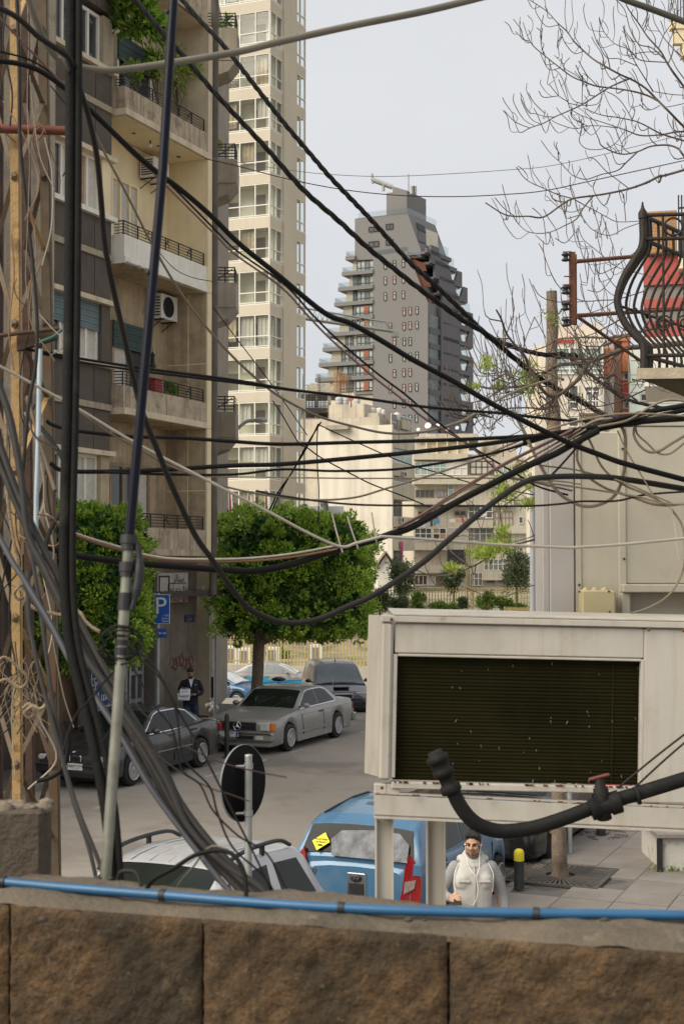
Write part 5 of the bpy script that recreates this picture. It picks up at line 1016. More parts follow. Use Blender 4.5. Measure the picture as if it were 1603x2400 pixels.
    def plate(s, x, y, z, bodytxt, front=1, w_=.5, h=.12, sub=None, blue=True):
        p = s.box('number_plate', (x, y, z), (.02, w_, h), WHT, 0, .004)
        if blue: s.box('country_band', (.001*front+.01*front, (w_/2-.03)*(1 if front > 0 else -1), 0), (.006, .05, h*.96), mat('plate_blue', (.02, .1, .42), .5), 0, .001, p)
        for t, yy, zz, sz in bodytxt:
            o = text('plate_text', t, sz, mat('plate_ink', (.03, .03, .05), .6), (0, 0, 0), (0, front, 0), (0, 0, 1), None, depth=.001); o.parent = p; o.location = (front*.012, yy, zz)
        return p
lampw = mat('headlamp_glass', (.55, .55, .52), .12, .2, 20, spec=.9, coat=.6); orange = mat('orange_lens', (.62, .16, .015), .2, .1, 10, coat=.6); redl = mat('red_lens', (.3, .01, .012), .18, .15, 12, coat=.7)
Uh = V((-U.x, -U.y, 0))
# ---- old silver coupe
S = dict(L=4.91, W=1.82, wheels=(1.5, -1.35), r=.325, clear=.19, round=.13, belt=.93, wb=.84, tum=.34, spokes=15, shoulder=.07,
 deck=[(-2.455, .86), (-2.38, .95), (-1.75, .985), (-1.2, .965), (.4, .955), (.95, .96), (1.5, .91), (2.3, .82), (2.42, .78), (2.455, .7)],
 roof=[(-1.72, .95), (-.95, 1.345), (-.75, 1.385), (-.3, 1.4), (.1, 1.385), (.3, 1.345), (1.02, .945)])
Lf = V((-Uh.y, Uh.x, 0))
fw = G(673, 1760); loc = fw-Uh*1.5-Lf*.82
silver = paint('dusty_silver', (.26, .255, .24), .5, .36, .35)
c = Car('silver_coupe', 'old dusty silver two door coupe parked in front of the clipped tree', 'car', S, loc, Uh, silver)
c.slope('windscreen', .99, .33, .07, GLS); c.slope('rear_window', -1.68, -.96, .09, GLS)
c.side('side_window', [(.84, .965), (.3, 1.29), (.12, 1.325), (-.2, 1.335), (-.28, .965)], GLS); c.side('side_window', [(-.33, .965), (-.25, 1.335), (-.6, 1.325), (-.85, 1.27), (-1.28, .985)], GLS)
c.side('window_trim', [(.93, .935), (.93, .955), (-1.34, .965), (-1.34, .945)], CHR, .012)
c.side('window_trim', [(.9, .955), (.34, 1.3), (.14, 1.34), (.14, 1.355), (.33, 1.325), (.94, .955)], CHR, .01); c.side('window_trim', [(.14, 1.34), (-.62, 1.34), (-.88, 1.285), (-1.34, .975), (-1.38, .985), (-.88, 1.305), (-.62, 1.36), (.14, 1.355)], CHR, .01)
fx = 2.455
g_ = c.box('grille', (fx-.01, 0, .665), (.06, 1.0, .2), CHR); c.box('grille_mesh', (.028, 0, 0), (.02, .94, .155), BLK, 0, .003, g_)
for k in range(4): c.box('grille_bar', (.042, 0, -.06+.035*k), (.012, .93, .008), CHR if k == 2 else BLK, 0, .002, g_)
q = MB(); cc = V((fx+.05, 0, .665)); q.lathe(cc, [(.105, 0), (.105, .014), (.09, .014), (.09, 0)], 24, 0, (1, 0, 0))
for a in (90, 210, 330): e = V((0, math.cos(math.radians(a)), math.sin(math.radians(a)))); t = V((1, 0, 0)).cross(e); q.add([cc+V((.004, 0, 0))+t*.022, cc+V((.004, 0, 0))-t*.022, cc+V((.004, 0, 0))+e*.1, cc+V((.022, 0, 0))], [(0, 2, 3), (2, 1, 3), (1, 0, 3)])
q.build('star_emblem', CHR, c.root, True)
for k in (1, -1):
    c.box('headlight', (fx-.035, k*.66, .665), (.08, .3, .19), lampw, -k*.06); c.box('indicator', (fx-.09, k*.85, .665), (.15, .1, .18), orange, -k*.25); c.box('headlight_trim', (fx-.02, k*.68, .562), (.06, .36, .018), CHR, -k*.1)
c.box('bumper', (fx+.0, 0, .42), (.16, 1.86, .2), mat('grey_bumper', (.23, .225, .21), .55, .12, 5), 0, .04); c.box('bumper_strip', (fx+.02, 0, .5), (.16, 1.84, .05), CHR, 0, .012); c.box('air_dam', (fx-.05, 0, .25), (.1, 1.7, .13), mat('grey_bumper', (1, 1, 1)), 0, .03)
for k in (1, -1): c.box('fog_lamp', (fx+.081, k*.6, .41), (.012, .2, .09), lampw, 0, .004)
c.box('bumper_intake', (fx+.081, .22, .41), (.01, .46, .09), BLK, 0, .003)
c.plate(fx+.09, .0-.2, .47, [('302299', .02, .028, .075), ('٤٠٢٢٩٩', -.02, -.032, .06), ('ج', .17, -.02, .05)], 1)
c.box('bumper', (-fx+.0, 0, .45), (.2, 1.86, .22), mat('grey_bumper', (1, 1, 1)), 0, .04); c.box('bumper_strip', (-fx-.02, 0, .53), (.19, 1.84, .03), CHR, 0, .01)
for k in (1, -1): c.box('tail_light', (-fx+.075, k*.67, .73), (.14, .4, .17), redl)
c.mirror(.72, 1.02, silver); c.handle(-.28, .8, BLK)
c.flank('side_moulding', 1.1, .42, -.95, .42, .07, mat('grey_bumper', (1, 1, 1))); c.flank('crease_trim', 2.2, .8, -2.3, .83, .012, CHR); c.flank('door_seam', .72, .3, .86, .83, .008, BLK); c.flank('door_seam', -.5, .3, -.42, .83, .008, BLK); c.flank('sill_panel', 1.1, .26, -.95, .26, .14, mat('grey_bumper', (1, 1, 1)))
q = MB(); q.tube([(-1.7, .6, .98), (-1.75, .6, 1.5)], .004, 4); q.build('aerial', CHR, c.root, True)
q = MB()
for yy in (-.35, .15): q.tube([(1.0, yy, .975), (.62, yy+.42, 1.205)], .01, 4)
q.build('wiper', BLK, c.root, True)
c.box('steering_wheel', (.45, .36, .99), (.03, .34, .03), BLK)
# ---- dark saloon in front of it
S = dict(L=4.77, W=1.79, wheels=(1.5, -1.33), r=.325, clear=.2, round=.2, belt=.93, wb=.83, tum=.42, spokes=14, shoulder=.1,
 deck=[(-2.385, .84), (-2.3, .97), (-1.7, 1.03), (-1.1, 1.0), (.4, .96), (1.0, .955), (1.7, .85), (2.2, .74), (2.36, .66), (2.385, .6)],
 roof=[(-1.75, .97), (-1.0, 1.33), (-.7, 1.395), (-.2, 1.425), (.1, 1.41), (.35, 1.36), (1.12, .94)])
fw = G(304, 1841); loc = fw-Uh*1.5-Lf*.8
dark = paint('dusty_charcoal', (.032, .031, .036), .3, .24, .1)
c = Car('dark_saloon', 'dark charcoal four door saloon parked at the left kerb nearest the cables', 'car', S, loc, Uh, dark)
c.slope('windscreen', 1.07, .38, .07, GLS); c.slope('rear_window', -1.7, -1.02, .1, GLS)
c.side('side_window', [(.92, .965), (.38, 1.29), (.2, 1.335), (-.12, 1.345), (-.14, .965)], GLS); c.side('side_window', [(-.19, .965), (-.17, 1.345), (-.6, 1.33), (-.9, 1.26), (-1.2, 1.04), (-1.16, .97)], GLS)
c.side('window_trim', [(.98, .94), (.98, .96), (-1.25, .965), (-1.25, .945)], CHR, .012)
c.side('window_trim', [(.95, .96), (.4, 1.3), (.2, 1.35), (.2, 1.37), (.39, 1.325), (1.0, .96)], CHR, .01); c.side('window_trim', [(.2, 1.35), (-.6, 1.345), (-.92, 1.275), (-1.25, 1.04), (-1.28, 1.05), (-.92, 1.3), (-.6, 1.365), (.2, 1.37)], CHR, .01)
fx = 2.385
for k in (1, -1):
    q = MB(); q.cbox((fx+.0, k*.13, .6), (.05, .22, .15), .03); o = q.build('kidney_grille', CHR, c.root, True); c.box('grille_mesh', (.02, 0, 0), (.024, .185, .115), BLK, 0, .02, o)
    c.box('headlight', (fx-.08, k*.55, .61), (.1, .5, .12), lampw, -k*.22, .03); c.box('indicator', (fx-.2, k*.8, .61), (.2, .08, .1), lampw, -k*.5, .02)
    c.box('tail_light', (-fx+.1, k*.7, .8), (.2, .32, .16), redl, k*.2)
q = MB(); q.lathe((fx-.08, 0, .735), [(.04, 0), (.04, .01), (.01, .012)], 16, 0, (.5, 0, 1)); q.build('round_emblem', CHR, c.root, True)
c.box('bumper', (fx-.02, 0, .4), (.14, 1.66, .2), dark, 0, .05); c.box('bumper_strip', (fx+.0, 0, .47), (.13, 1.64, .035), BLK, 0, .01); c.box('bumper_chrome', (fx+.01, 0, .492), (.12, 1.6, .01), CHR, 0, .002); c.box('air_intake', (fx+.03, 0, .3), (.06, 1.1, .1), BLK)
c.box('bumper', (-fx+.02, 0, .48), (.16, 1.7, .22), dark, 0, .05); c.box('bumper_strip', (-fx+.0, 0, .55), (.14, 1.68, .012), CHR, 0, .003)
c.plate(fx+.055, .05, .46, [('٤٨٢٩٩٨ ب', .0, -.01, .085)], 1, .5, .13, blue=False)
c.mirror(.72, 1.02, dark); c.handle(-.05, .86, BLK); c.handle(-1.0, .88, BLK)
c.flank('side_moulding', 1.05, .56, -.9, .56, .018, CHR); c.flank('sill_panel', 1.1, .27, -.9, .27, .12, BLK)
for x in (.82, -.16, -.9): c.flank('door_seam', x, .3, x+.06, .83, .008, BLK)
q = MB(); q.cbox((-2.2, 0, 1.02), (.18, 1.3, .03), .008); q.build('boot_spoiler', dark, c.root, True)
# ---- blue hatchback seen from behind
S = dict(L=3.58, W=1.7, wheels=(1.2, -1.18), r=.28, clear=.2, round=.22, belt=.97, wb=.81, tum=.3, spokes=8, shoulder=.1,
 deck=[(-1.79, .9), (-1.72, 1.0), (-1.2, 1.02), (0, .98), (.9, .96), (1.4, .88), (1.72, .7), (1.79, .6)],
 roof=[(-1.76, .99), (-1.52, 1.36), (-1.34, 1.44), (-.6, 1.5), (0, 1.485), (.3, 1.42), (1.15, .97)])
blue = paint('sky_blue_paint', (.06, .155, .27), .2, .26, .1)
hr = W(832, HOR, 16.9); loc = V((hr.x, 16.9, 0))+U*1.79
c = Car('blue_hatchback', 'sky blue hatchback with a yellow window sticker parked behind the steel posts', 'car', S, loc, U, blue)
tg = glass('tinted_glass', (.014, .017, .016), .05, .12)
rw = c.slope('rear_window', -1.715, -1.53, .05, tg, .012)
q = MB(); 
pts = [(0, -.66, 1.02), (0, .3, 1.03), (0, .35, 1.2), (0, .24, 1.3), (0, -.2, 1.33), (0, -.5, 1.31), (0, -.64, 1.2)]
gx = lambda z: -1.765+(z-.99)*.645-.062
q.prism([(gx(z), y, z) for x, y, z in pts], (.006, 0, 0)); q.build('sunshade', mat('silver_sunshade', (.14, .15, .165), .55, .45, 9, .6, 30), c.root, True)
ys_ = mat('sticker_yellow', (.75, .65, .03), .6, .05, 3); cpt = V((gx(1.17)-.012, .47, 1.17)); q = MB(); up = V((.525, 0, .85)).normalized(); rt = V((0, -1, 0)); d_ = .115
q.prism([cpt+up*d_+rt*.03, cpt+rt*d_, cpt-up*d_-rt*.03, cpt-rt*d_], (.006, 0, 0)); st = q.build('sticker', ys_, c.root, True)
for t, k, sz in (('Proud Safety', .03, .032), ('on Board!', -.005, .032)):
    o = text('sticker_text', t, sz, mat('sticker_ink', (.08, .07, .02), .7), (0, 0, 0), rt, up, None, depth=.001); o.parent = st; o.location = V(cpt)+up*k+V((-.008, 0, .0))-V(st.location)
q = MB(); q.cbox(cpt-up*.045+V((-.008, 0, 0)), (.004, .05, .02), .001); q.tube([cpt-up*.045+rt*.03+V((-.008, 0, 0)), cpt-up*.045-rt*.03+V((-.008, 0, 0))], .004, 4); o = q.build('sticker_drawing', mat('sticker_ink', (1, 1, 1)), None); o.parent = st; o.location = V(o.location)-V(st.location)
hx = -1.79
gh = c.box('hatch_grip', (hx-.002, -.02, .7), (.03, .24, .3), CHR, 0, .012); c.box('grip_recess', (-.012, 0, -.05), (.02, .19, .17), BLK, 0, .01, gh)
q = MB(); q.ball((-.022, 0, .09), 1, 12, 0, (.012, .075, .045)); o = q.build('oval_badge', BLK, None); o.parent = gh
o = text('badge_letter', 'H', .075, CHR, (0, 0, 0), (0, -1, 0), (0, 0, 1), None, depth=.004, sx=1.3, shear=.35); o.parent = gh; o.location = (-.038, 0, .09)
o = text('model_text', 'i10', .11, CHR, (0, 0, 0), (0, -1, 0), (0, 0, 1), None, depth=.004, shear=.2); o.parent = c.root; o.location = (hx-.012, .58, .83)
for k in (1, -1):
    P = [(.5, .80), (.8, 1.06), (.77, .98), (.8, .72), (.76, .47), (.58, .38), (.53, .55)]
    q = MB(); outl = [(.66, 1.1), (.74, 1.02), (.80, .8), (.79, .6), (.72, .42), (.56, .36), (.545, .48), (.6, .7), (.63, .95)]
    q.prism([(hx+.02+max(0, (y-.6))*.5, k*y, z) for y, z in outl], (-.05, 0, 0)); tl__ = q.build('tail_light', redl, c.root, True)
    q = MB(); q.prism([(hx-.032+max(0, (y-.6))*.5, k*y, z) for y, z in ((.63, .8), (.75, .82), (.73, .72), (.62, .66))], (-.01, 0, 0)); q.build('reverse_lens', mat('smoky_lens', (.3, .24, .22), .2, .3, 30, coat=.5), c.root, True)
c.box('bumper', (hx+.02, 0, .36), (.16, 1.5, .3), blue, 0, .06); c.box('bumper_pad', (hx-.0, 0, .26), (.15, 1.3, .1), BLK, 0, .03)
for k in (1, -1): q = MB(); q.tube([(x, k*(c.sy(lerp_prof(c.rf, x)-.02)-.09), lerp_prof(c.rf, x)+.012) for x in (-1.35, -1, -.5, 0, .25)], .014, 4); q.build('roof_gutter', BLK, c.root, True)
c.side('side_window', [(.95, 1.0), (.28, 1.34), (.05, 1.39), (-.2, 1.4), (-.2, 1.0)], tg); c.side('side_window', [(-.25, 1.0), (-.25, 1.4), (-.7, 1.4), (-1.1, 1.34), (-1.2, 1.1), (-1.0, 1.0)], tg)
c.slope('windscreen', 1.1, .32, .07, tg); c.mirror(.75, 1.06, BLK); c.handle(-.1, .87, blue); c.handle(-.95, .88, blue)
for x in (.85, -.22, -.95): c.flank('door_seam', x, .3, x+.04, .95, .01, BLK)
c.slope('roof_shade', -.9, -.75, .2, tg, .004)
q = MB(); q.cbox((hx+.0, -.02, .5), (.01, .12, .03), .003); q.build('keyhole', BLK, c.root, True)
# ---- silver estate with roof rails, right below the wall
S = dict(L=4.3, W=1.76, wheels=(1.3, -1.3), r=.34, clear=.25, round=.22, belt=.95, wb=.84, tum=.27, spokes=6, shoulder=.1,
 deck=[(-2.15, .87), (-2.05, .97), (-1.4, .98), (0, .96), (.95, .95), (1.6, .9), (2.05, .78), (2.15, .66)],
 roof=[(-2.1, .98), (-1.82, 1.43), (-1.68, 1.53), (-.8, 1.6), (-.4, 1.585), (-.2, 1.555), (.98, .96)])
sil = paint('silver_paint', (.5, .5, .51), .45, .28, .1)
loc = V((-1.78, 13.8, 0))
c = Car('silver_estate', 'silver estate car with black roof rails just below the stone wall', 'car', S, loc, Uh, sil)
c.slope('windscreen', .93, -.16, .08, GLS, .012); c.slope('rear_window', -2.05, -1.84, .08, tg)
c.side('side_window', [(.8, .99), (.0, 1.4), (-.15, 1.45), (-.2, .99)], tg); c.side('side_window', [(-.26, .99), (-.22, 1.475), (-.95, 1.47), (-.95, .99)], tg); c.side('side_window', [(-1.2, .99), (-1.1, 1.46), (-1.62, 1.42), (-1.9, 1.02)], tg)
for k in (1, -1):
    q = MB(); y = c.sy(1.56)-.02; q.tube(smooth_path([(.0, k*y, 1.5), (-.15, k*y, 1.61), (-.6, k*y, 1.67), (-1.3, k*y, 1.645), (-1.6, k*y, 1.55)], n=5), .022, 6)
    for x in (-.2, -.95): q.tube([(x, k*y, 1.56), (x, k*y, 1.66)], .03, 5)
    q.build('roof_rail', BLK, c.root, True)
for yy in (-.42, -.21, 0, .21, .42):
    q = MB(); q.tube([(x, yy, lerp_prof(c.rf, x)+.024) for x in (-.2, -.35, -.6, -1.0, -1.5)], .008, 4); q.build('roof_rib', sil, c.root, True)
c.mirror(.8, 1.13, sil)
for k in (1, -1): c.box('tail_light', (-2.08, k*.72, .75), (.12, .14, .3), redl); c.box('headlight', (2.08, k*.6, .72), (.1, .4, .18), lampw)
c.handle(-.05, .92, sil); c.handle(-.95, .92, sil)
# ---- navy people carrier behind the coupe
S = dict(L=4.6, W=1.78, wheels=(1.4, -1.35), r=.32, clear=.2, round=.2, belt=1.0, wb=.83, tum=.25, spokes=6, shoulder=.1,
 deck=[(-2.3, .9), (-2.2, 1.02), (-1, 1.02), (.9, 1.0), (1.5, .96), (2.1, .82), (2.27, .72), (2.3, .62)],
 roof=[(-2.25, 1.02), (-2.05, 1.5), (-1.9, 1.58), (-.8, 1.63), (0, 1.61), (.25, 1.56), (1.25, 1.0)])
navy = paint('navy_paint', (.03, .032, .055), .3, .22, .18); lw_ = glass('sky_lit_glass', (.1, .12, .14))
loc = W(787, HOR, 46.3); loc.z = GZ(46)-.1
hd = V((.13, -1, 0)).normalized()
c = Car('navy_carrier', 'dark navy people carrier facing the camera behind the silver coupe', 'car', S, loc-hd*.4, hd, navy)
c.slope('windscreen', 1.2, .3, .1, lw_); c.side('side_window', [(1.0, 1.04), (.3, 1.48), (-.1, 1.52), (-.1, 1.04)], tg); c.side('side_window', [(-.15, 1.04), (-.15, 1.52), (-1.1, 1.5), (-1.1, 1.04)], tg); c.mirror(.85, 1.08, navy)
for k in (1, -1): c.box('headlight', (2.2, k*.62, .72), (.16, .4, .2), lampw, -k*.35, .03)
q = c.box('grille', (2.29, 0, .7), (.04, .6, .16), CHR); c.box('grille_mesh', (.012, 0, 0), (.03, .55, .12), BLK, 0, .004, q); c.box('bumper', (2.29, 0, .42), (.12, 1.66, .26), BLK, 0, .05); c.box('bonnet_stripe', (1.75, 0, .945), (.4, .5, .012), BLK, 0, .003)
q = MB(); q.lathe((.2, 0, 1.63), [(.03, 0), (.015, .04), (.006, .1)], 8); q.build('aerial', BLK, c.root, True)
q = MB(); q.tube([(1.28, -.5, 1.03), (1.25, .1, 1.04)], .01, 4); q.tube([(1.28, 0, 1.03), (1.25, .5, 1.04)], .01, 4); q.build('wiper', BLK, c.root, True)
# ---- silver and turquoise saloon
S = dict(L=4.5, W=1.74, wheels=(1.35, -1.3), r=.31, clear=.19, round=.2, belt=.93, wb=.81, tum=.35, spokes=6, shoulder=.1,
 deck=[(-2.25, .86), (-2.15, .98), (-1.6, 1.02), (0, .96), (1.0, .95), (1.6, .88), (2.15, .7), (2.25, .6)],
 roof=[(-1.75, .96), (-.95, 1.35), (-.7, 1.41), (-.2, 1.44), (.15, 1.42), (.4, 1.36), (1.3, .94)])
sl2 = paint('pale_silver_paint', (.27, .26, .25), .4, .3, .2)
Yt_ = 66; loc = W(637, HOR, Yt_); loc.z = GZ(Yt_)
hd = V((1, -.12, 0)).normalized(); c = Car('two_tone_saloon', 'silver saloon with turquoise wave paint in front of the yellow fence', 'car', S, loc, hd, sl2)
turq = paint('turquoise_paint', (.02, .28, .42), .1, .3, .1); blue2 = paint('mid_blue_paint', (.02, .13, .3), .1, .3, .1)
def wave(name, m, up, lo, off):
    n = 26
    for k in (1, -1):
        q = MB(); a = [(-2.15+4.3*i/n) for i in range(n+1)]; vs = []
        for x in a:
            zu, zl__ = up(x), lo(x); vs += [(x, k*(c.skin(x, zu)+off), zu), (x, k*(c.skin(x, (zu+zl__)/2)+off), (zu+zl__)/2), (x, k*(c.skin(x, zl__)+off), zl__)]
        fs = [(i*3+j, i*3+j+1, i*3+j+4, i*3+j+3) for i in range(n) for j in (0, 1) if not any(abs((a[i]+a[i+1])/2-w_) < .38 for w_ in (1.35, -1.3)) or j == 0]
        q.add(vs, fs, 0, True); q.build(name, m, c.root, True)
wave('painted_wave', turq, lambda x: min(lerp_prof(S['deck'], x)-.09, .86+.06*x), lambda x: .28+.0*x, .012)
wave('painted_wave', blue2, lambda x: .6+.05*x+.03*math.sin(x*2), lambda x: .5+.05*x, .018)
sk = glass('pale_window', (.22, .24, .24))
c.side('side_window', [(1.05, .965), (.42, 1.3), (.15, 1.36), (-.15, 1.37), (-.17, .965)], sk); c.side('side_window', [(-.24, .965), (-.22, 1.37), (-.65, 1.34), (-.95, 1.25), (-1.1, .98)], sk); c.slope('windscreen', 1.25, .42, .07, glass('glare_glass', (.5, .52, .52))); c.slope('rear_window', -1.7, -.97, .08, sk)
for k in (1, -1): c.box('tail_light', (-2.16, k*.72, .84), (.2, .3, .2), redl); c.box('headlight', (2.12, k*.6, .66), (.16, .4, .14), lampw, -k*.4)
c.mirror(.85, 1.02, sl2); c.handle(-.05, .83, sl2); c.handle(-1.0, .84, sl2)
for x in (.95, -.2, -1.05): c.flank('door_seam', x, .3, x+.05, .83, .008, BLK)
for x in (.2, -.6): q = MB(); q.ball((x, -.35, 1.12), .13, 8); q.ball((x, -.35, .95), .2, 8); q.build('headrest', BLK, c.root, True)
# ---- plain blue saloon nosing in from the left
S = dict(L=4.2, W=1.68, wheels=(1.3, -1.25), r=.3, clear=.19, round=.22, belt=.93, wb=.79, tum=.35, spokes=7, shoulder=.12,
 deck=[(-2.1, .84), (-2.0, .95), (-1.4, .98), (0, .95), (.9, .95), (1.5, .84), (2.0, .66), (2.1, .55)],
 roof=[(-1.7, .95), (-.95, 1.33), (-.2, 1.41), (.1, 1.39), (.3, 1.34), (1.2, .94)])
pb_ = paint('petrol_blue_paint', (.025, .09, .18), .2, .28, .15)
Y_ = 60; loc = W(512, HOR, Y_); loc.z = GZ(Y_)-.3
hd = V((.93, -.37, 0)).normalized(); c = Car('petrol_blue_car', 'petrol blue car nosing out behind the lamp pole and plastic bag', 'car', S, loc, hd, pb_)
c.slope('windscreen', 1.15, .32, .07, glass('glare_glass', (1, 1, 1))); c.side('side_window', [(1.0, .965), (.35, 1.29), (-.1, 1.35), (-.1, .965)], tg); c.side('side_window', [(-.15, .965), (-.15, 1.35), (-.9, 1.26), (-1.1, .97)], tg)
for k in (1, -1): c.box('headlight', (1.95, k*.6, .62), (.2, .36, .15), lampw, -k*.5, .03); c.box('side_repeater', (1.05, k*.845, .66), (.1, .02, .04), orange, 0, .004)
c.mirror(.82, 1.02, BLK); c.handle(-.05, .82, BLK)
q = MB(); q.tube([(1.24, -.5, .965), (1.1, .2, 1.0)], .014, 4); q.build('wiper', BLK, c.root, True)
for x in (.9, -.2): c.flank('door_seam', x, .3, x+.05, .83, .008, BLK)
# ---- black car beyond the hatchback, and the red one ahead of it
S = dict(L=4.5, W=1.76, wheels=(1.4, -1.35), r=.33, clear=.2, round=.2, belt=.95, wb=.83, tum=.33, spokes=9, shoulder=.1,
 deck=[(-2.25, .86), (-2.15, .98), (-1.5, 1.02), (0, .97), (1.0, .96), (1.6, .88), (2.15, .7), (2.25, .6)],
 roof=[(-1.85, .97), (-1.1, 1.36), (-.7, 1.42), (-.2, 1.45), (.15, 1.43), (.4, 1.37), (1.3, .95)], rim=mat('dark_alloy', (.1, .1, .1), .4, .1, 5, metal=.6))
blk_ = paint('black_paint', (.014, .014, .016), .2, .2, .06)
loc = V((hr.x, 16.9, 0))+U*(3.58+.9+2.25)+NR*.1
c = Car('black_car', 'black car parked beyond the blue hatchback under the steel beam', 'car', S, loc, Uh, blk_)
c.slope('windscreen', 1.25, .42, .07, tg); c.side('side_window', [(1.05, .985), (.42, 1.31), (.15, 1.37), (-.15, 1.38), (-.17, .985)], tg); c.side('side_window', [(-.24, .985), (-.22, 1.38), (-.65, 1.35), (-1.3, 1.1), (-1.2, .99)], tg); c.slope('rear_window', -1.8, -1.12, .08, tg); c.mirror(.8, 1.03, blk_)
c.side('window_trim', [(1.1, .955), (1.1, .975), (-1.25, .975), (-1.25, .96)], CHR, .012)
for k in (1, -1): c.box('headlight', (2.12, k*.6, .66), (.16, .4, .14), lampw, -k*.4); c.box('tail_light', (-2.16, k*.7, .84), (.2, .32, .2), redl)
c.plate(2.27, 0, .45, [], 1)
S2 = dict(S); S2['rim'] = ALU
loc = V((hr.x, 16.9, 0))+U*(3.58+.9+4.5+1.0+2.25)+NR*.15
rp = paint('bright_red_paint', (.45, .015, .02), .1, .22, .05)
c = Car('red_car', 'bright red car parked ahead of the black one behind the steel posts', 'car', S2, loc, Uh, rp)
c.slope('windscreen', 1.25, .42, .07, tg); c.side('side_window', [(1.05, .985), (.42, 1.31), (-.15, 1.38), (-.17, .985)], tg); c.side('side_window', [(-.24, .985), (-.22, 1.38), (-1.3, 1.1), (-1.2, .99)], tg); c.mirror(.8, 1.03, rp)
for k in (1, -1): c.box('headlight', (2.12, k*.6, .66), (.16, .4, .14), lampw, -k*.4)
# ================================================================ people
skin = mat('skin', (.46, .27, .18), .5, .08, 20, spec=.35); skin2 = mat('skin_tan', (.4, .23, .15), .5, .1, 20); hair = mat('black_hair', (.012, .01, .009), .55, .3, 60, .5, 200); stub = mat('stubble', (.12, .075, .055), .7, .2, 60)
def blend(mb, vox, name, m, parent, smooth=6, fac=.5):
    """melt overlapping closed shapes into one continuous skin"""
    o = bpy.data.objects.new(name, mb.mesh(name, m)); COL.objects.link(o)
    r = o.modifiers.new('r', 'REMESH'); r.mode = 'VOXEL'; r.voxel_size = vox; r.use_smooth_shade = True
    s = o.modifiers.new('s', 'SMOOTH'); s.factor = fac; s.iterations = smooth
    me = bpy.data.meshes.new_from_object(o.evaluated_get(bpy.context.evaluated_depsgraph_get())); bpy.data.objects.remove(o)
    a = np.empty(len(me.vertices)*3); me.vertices.foreach_get('co', a); a = a.reshape(-1, 3); c = V(((a[:, 0].min()+a[:, 0].max())/2, (a[:, 1].min()+a[:, 1].max())/2, a[:, 2].min()))
    me.transform(Matrix.Translation(-c)); me.name = name
    if not me.materials: me.materials.append(m)
    return put(name, me, c, parent, True)
def limb_(q, pts, rs, n=12):
    P = smooth_path(pts, n=5); k = len(pts)-1; R_ = []
    for i in range(len(P)): f = i/5; a = min(int(f), k-1); R_.append(rs[a]+(rs[a+1]-rs[a])*(f-a))
    q.tube(P, R_, n); q.ball(P[0], R_[0], n); q.ball(P[-1], R_[-1], n)
def ring_torso(q, secs):
    """secs: (z, y, half width, half depth)"""
    q.loft([[(x0+a*math.cos(t)*(abs(math.cos(t))**-.25 if abs(math.cos(t)) > .01 else 1), y+b*math.sin(t), z) for t in (2*math.pi*k/20 for k in range(20))] for z, y, a, b, x0 in secs], 0)
def hand(q, wr, fwd, palmn, thumb, curl=.5, s=1.0, spread=.18):
    """palm, four unequal bent fingers and a thumb from the side of the palm"""
    f = V(fwd).normalized(); n = V(palmn).normalized(); t = V(thumb).normalized(); wr = V(wr)
    for a in (-.028, -.009, .01, .028): q.tube([wr+t*a*.7*s, wr+f*.045*s+t*a*s, wr+f*.085*s+t*a*s], [.015*s, .0155*s, .013*s], 8)
    for a, L in ((.03, .07), (.0105, .08), (-.009, .074), (-.028, .058)):
        b = wr+f*.085*s+t*a*s; d1 = (f+n*curl*.6+t*a*spread*10).normalized(); p1 = b+d1*L*.45*s; d2 = (f+n*curl*1.7).normalized(); p2 = p1+d2*L*.32*s; d3 = (f*.6+n*curl*2.6).normalized(); p3 = p2+d3*L*.26*s
        q.tube([b-f*.015*s, b, p1, p2, p3], [.0095*s, .0092*s, .0085*s, .0078*s, .006*s], 7)
    b = wr+f*.025*s+t*.028*s; p1 = b+(t*.9+f*.55+n*.2).normalized()*.036*s; p2 = p1+(t*.35+f+n*.35).normalized()*.032*s; p3 = p2+(f+n*.5).normalized()*.024*s
    q.tube([wr+f*.012*s, b, p1, p2, p3], [.014*s, .0135*s, .011*s, .01*s, .007*s], 7)
def head(q, c, rot, s=1.0):
    """skull, jaw, nose, ears, lips; looks along -y before turning"""
    T = lambda x, y, z: c+rot@V((x*s, y*s, z*s))
    q.ball(T(0, .012, .035), s, 18, 0, (.074, .094, .088), rot); q.ball(T(0, -.012, -.03), s, 16, 0, (.06, .074, .075), rot)
    q.ball(T(0, -.045, -.078), s, 12, 0, (.034, .034, .03), rot)
    for k in (1, -1):
        q.ball(T(k*.045, -.02, -.055), s, 10, 0, (.022, .045, .035), rot); q.ball(T(k*.036, -.06, -.018), s, 10, 0, (.026, .026, .026), rot)
        q.ball(T(k*.075, .018, .0), s, 10, 0, (.012, .026, .034), rot); q.ball(T(k*.03, -.076, .032), s, 8, 0, (.03, .014, .01), rot)
    q.tube([T(0, -.078, .03), T(0, -.094, .008), T(0, -.106, -.017), T(0, -.09, -.027)], [.009*s, .0115*s, .0145*s, .011*s], 8)
    for k in (1, -1): q.ball(T(k*.013, -.09, -.02), s, 8, 0, (.0095, .012, .009), rot)
    q.ball(T(0, -.083, -.046), s, 10, 0, (.026, .012, .007), rot); q.ball(T(0, -.082, -.057), s, 10, 0, (.022, .012, .008), rot)
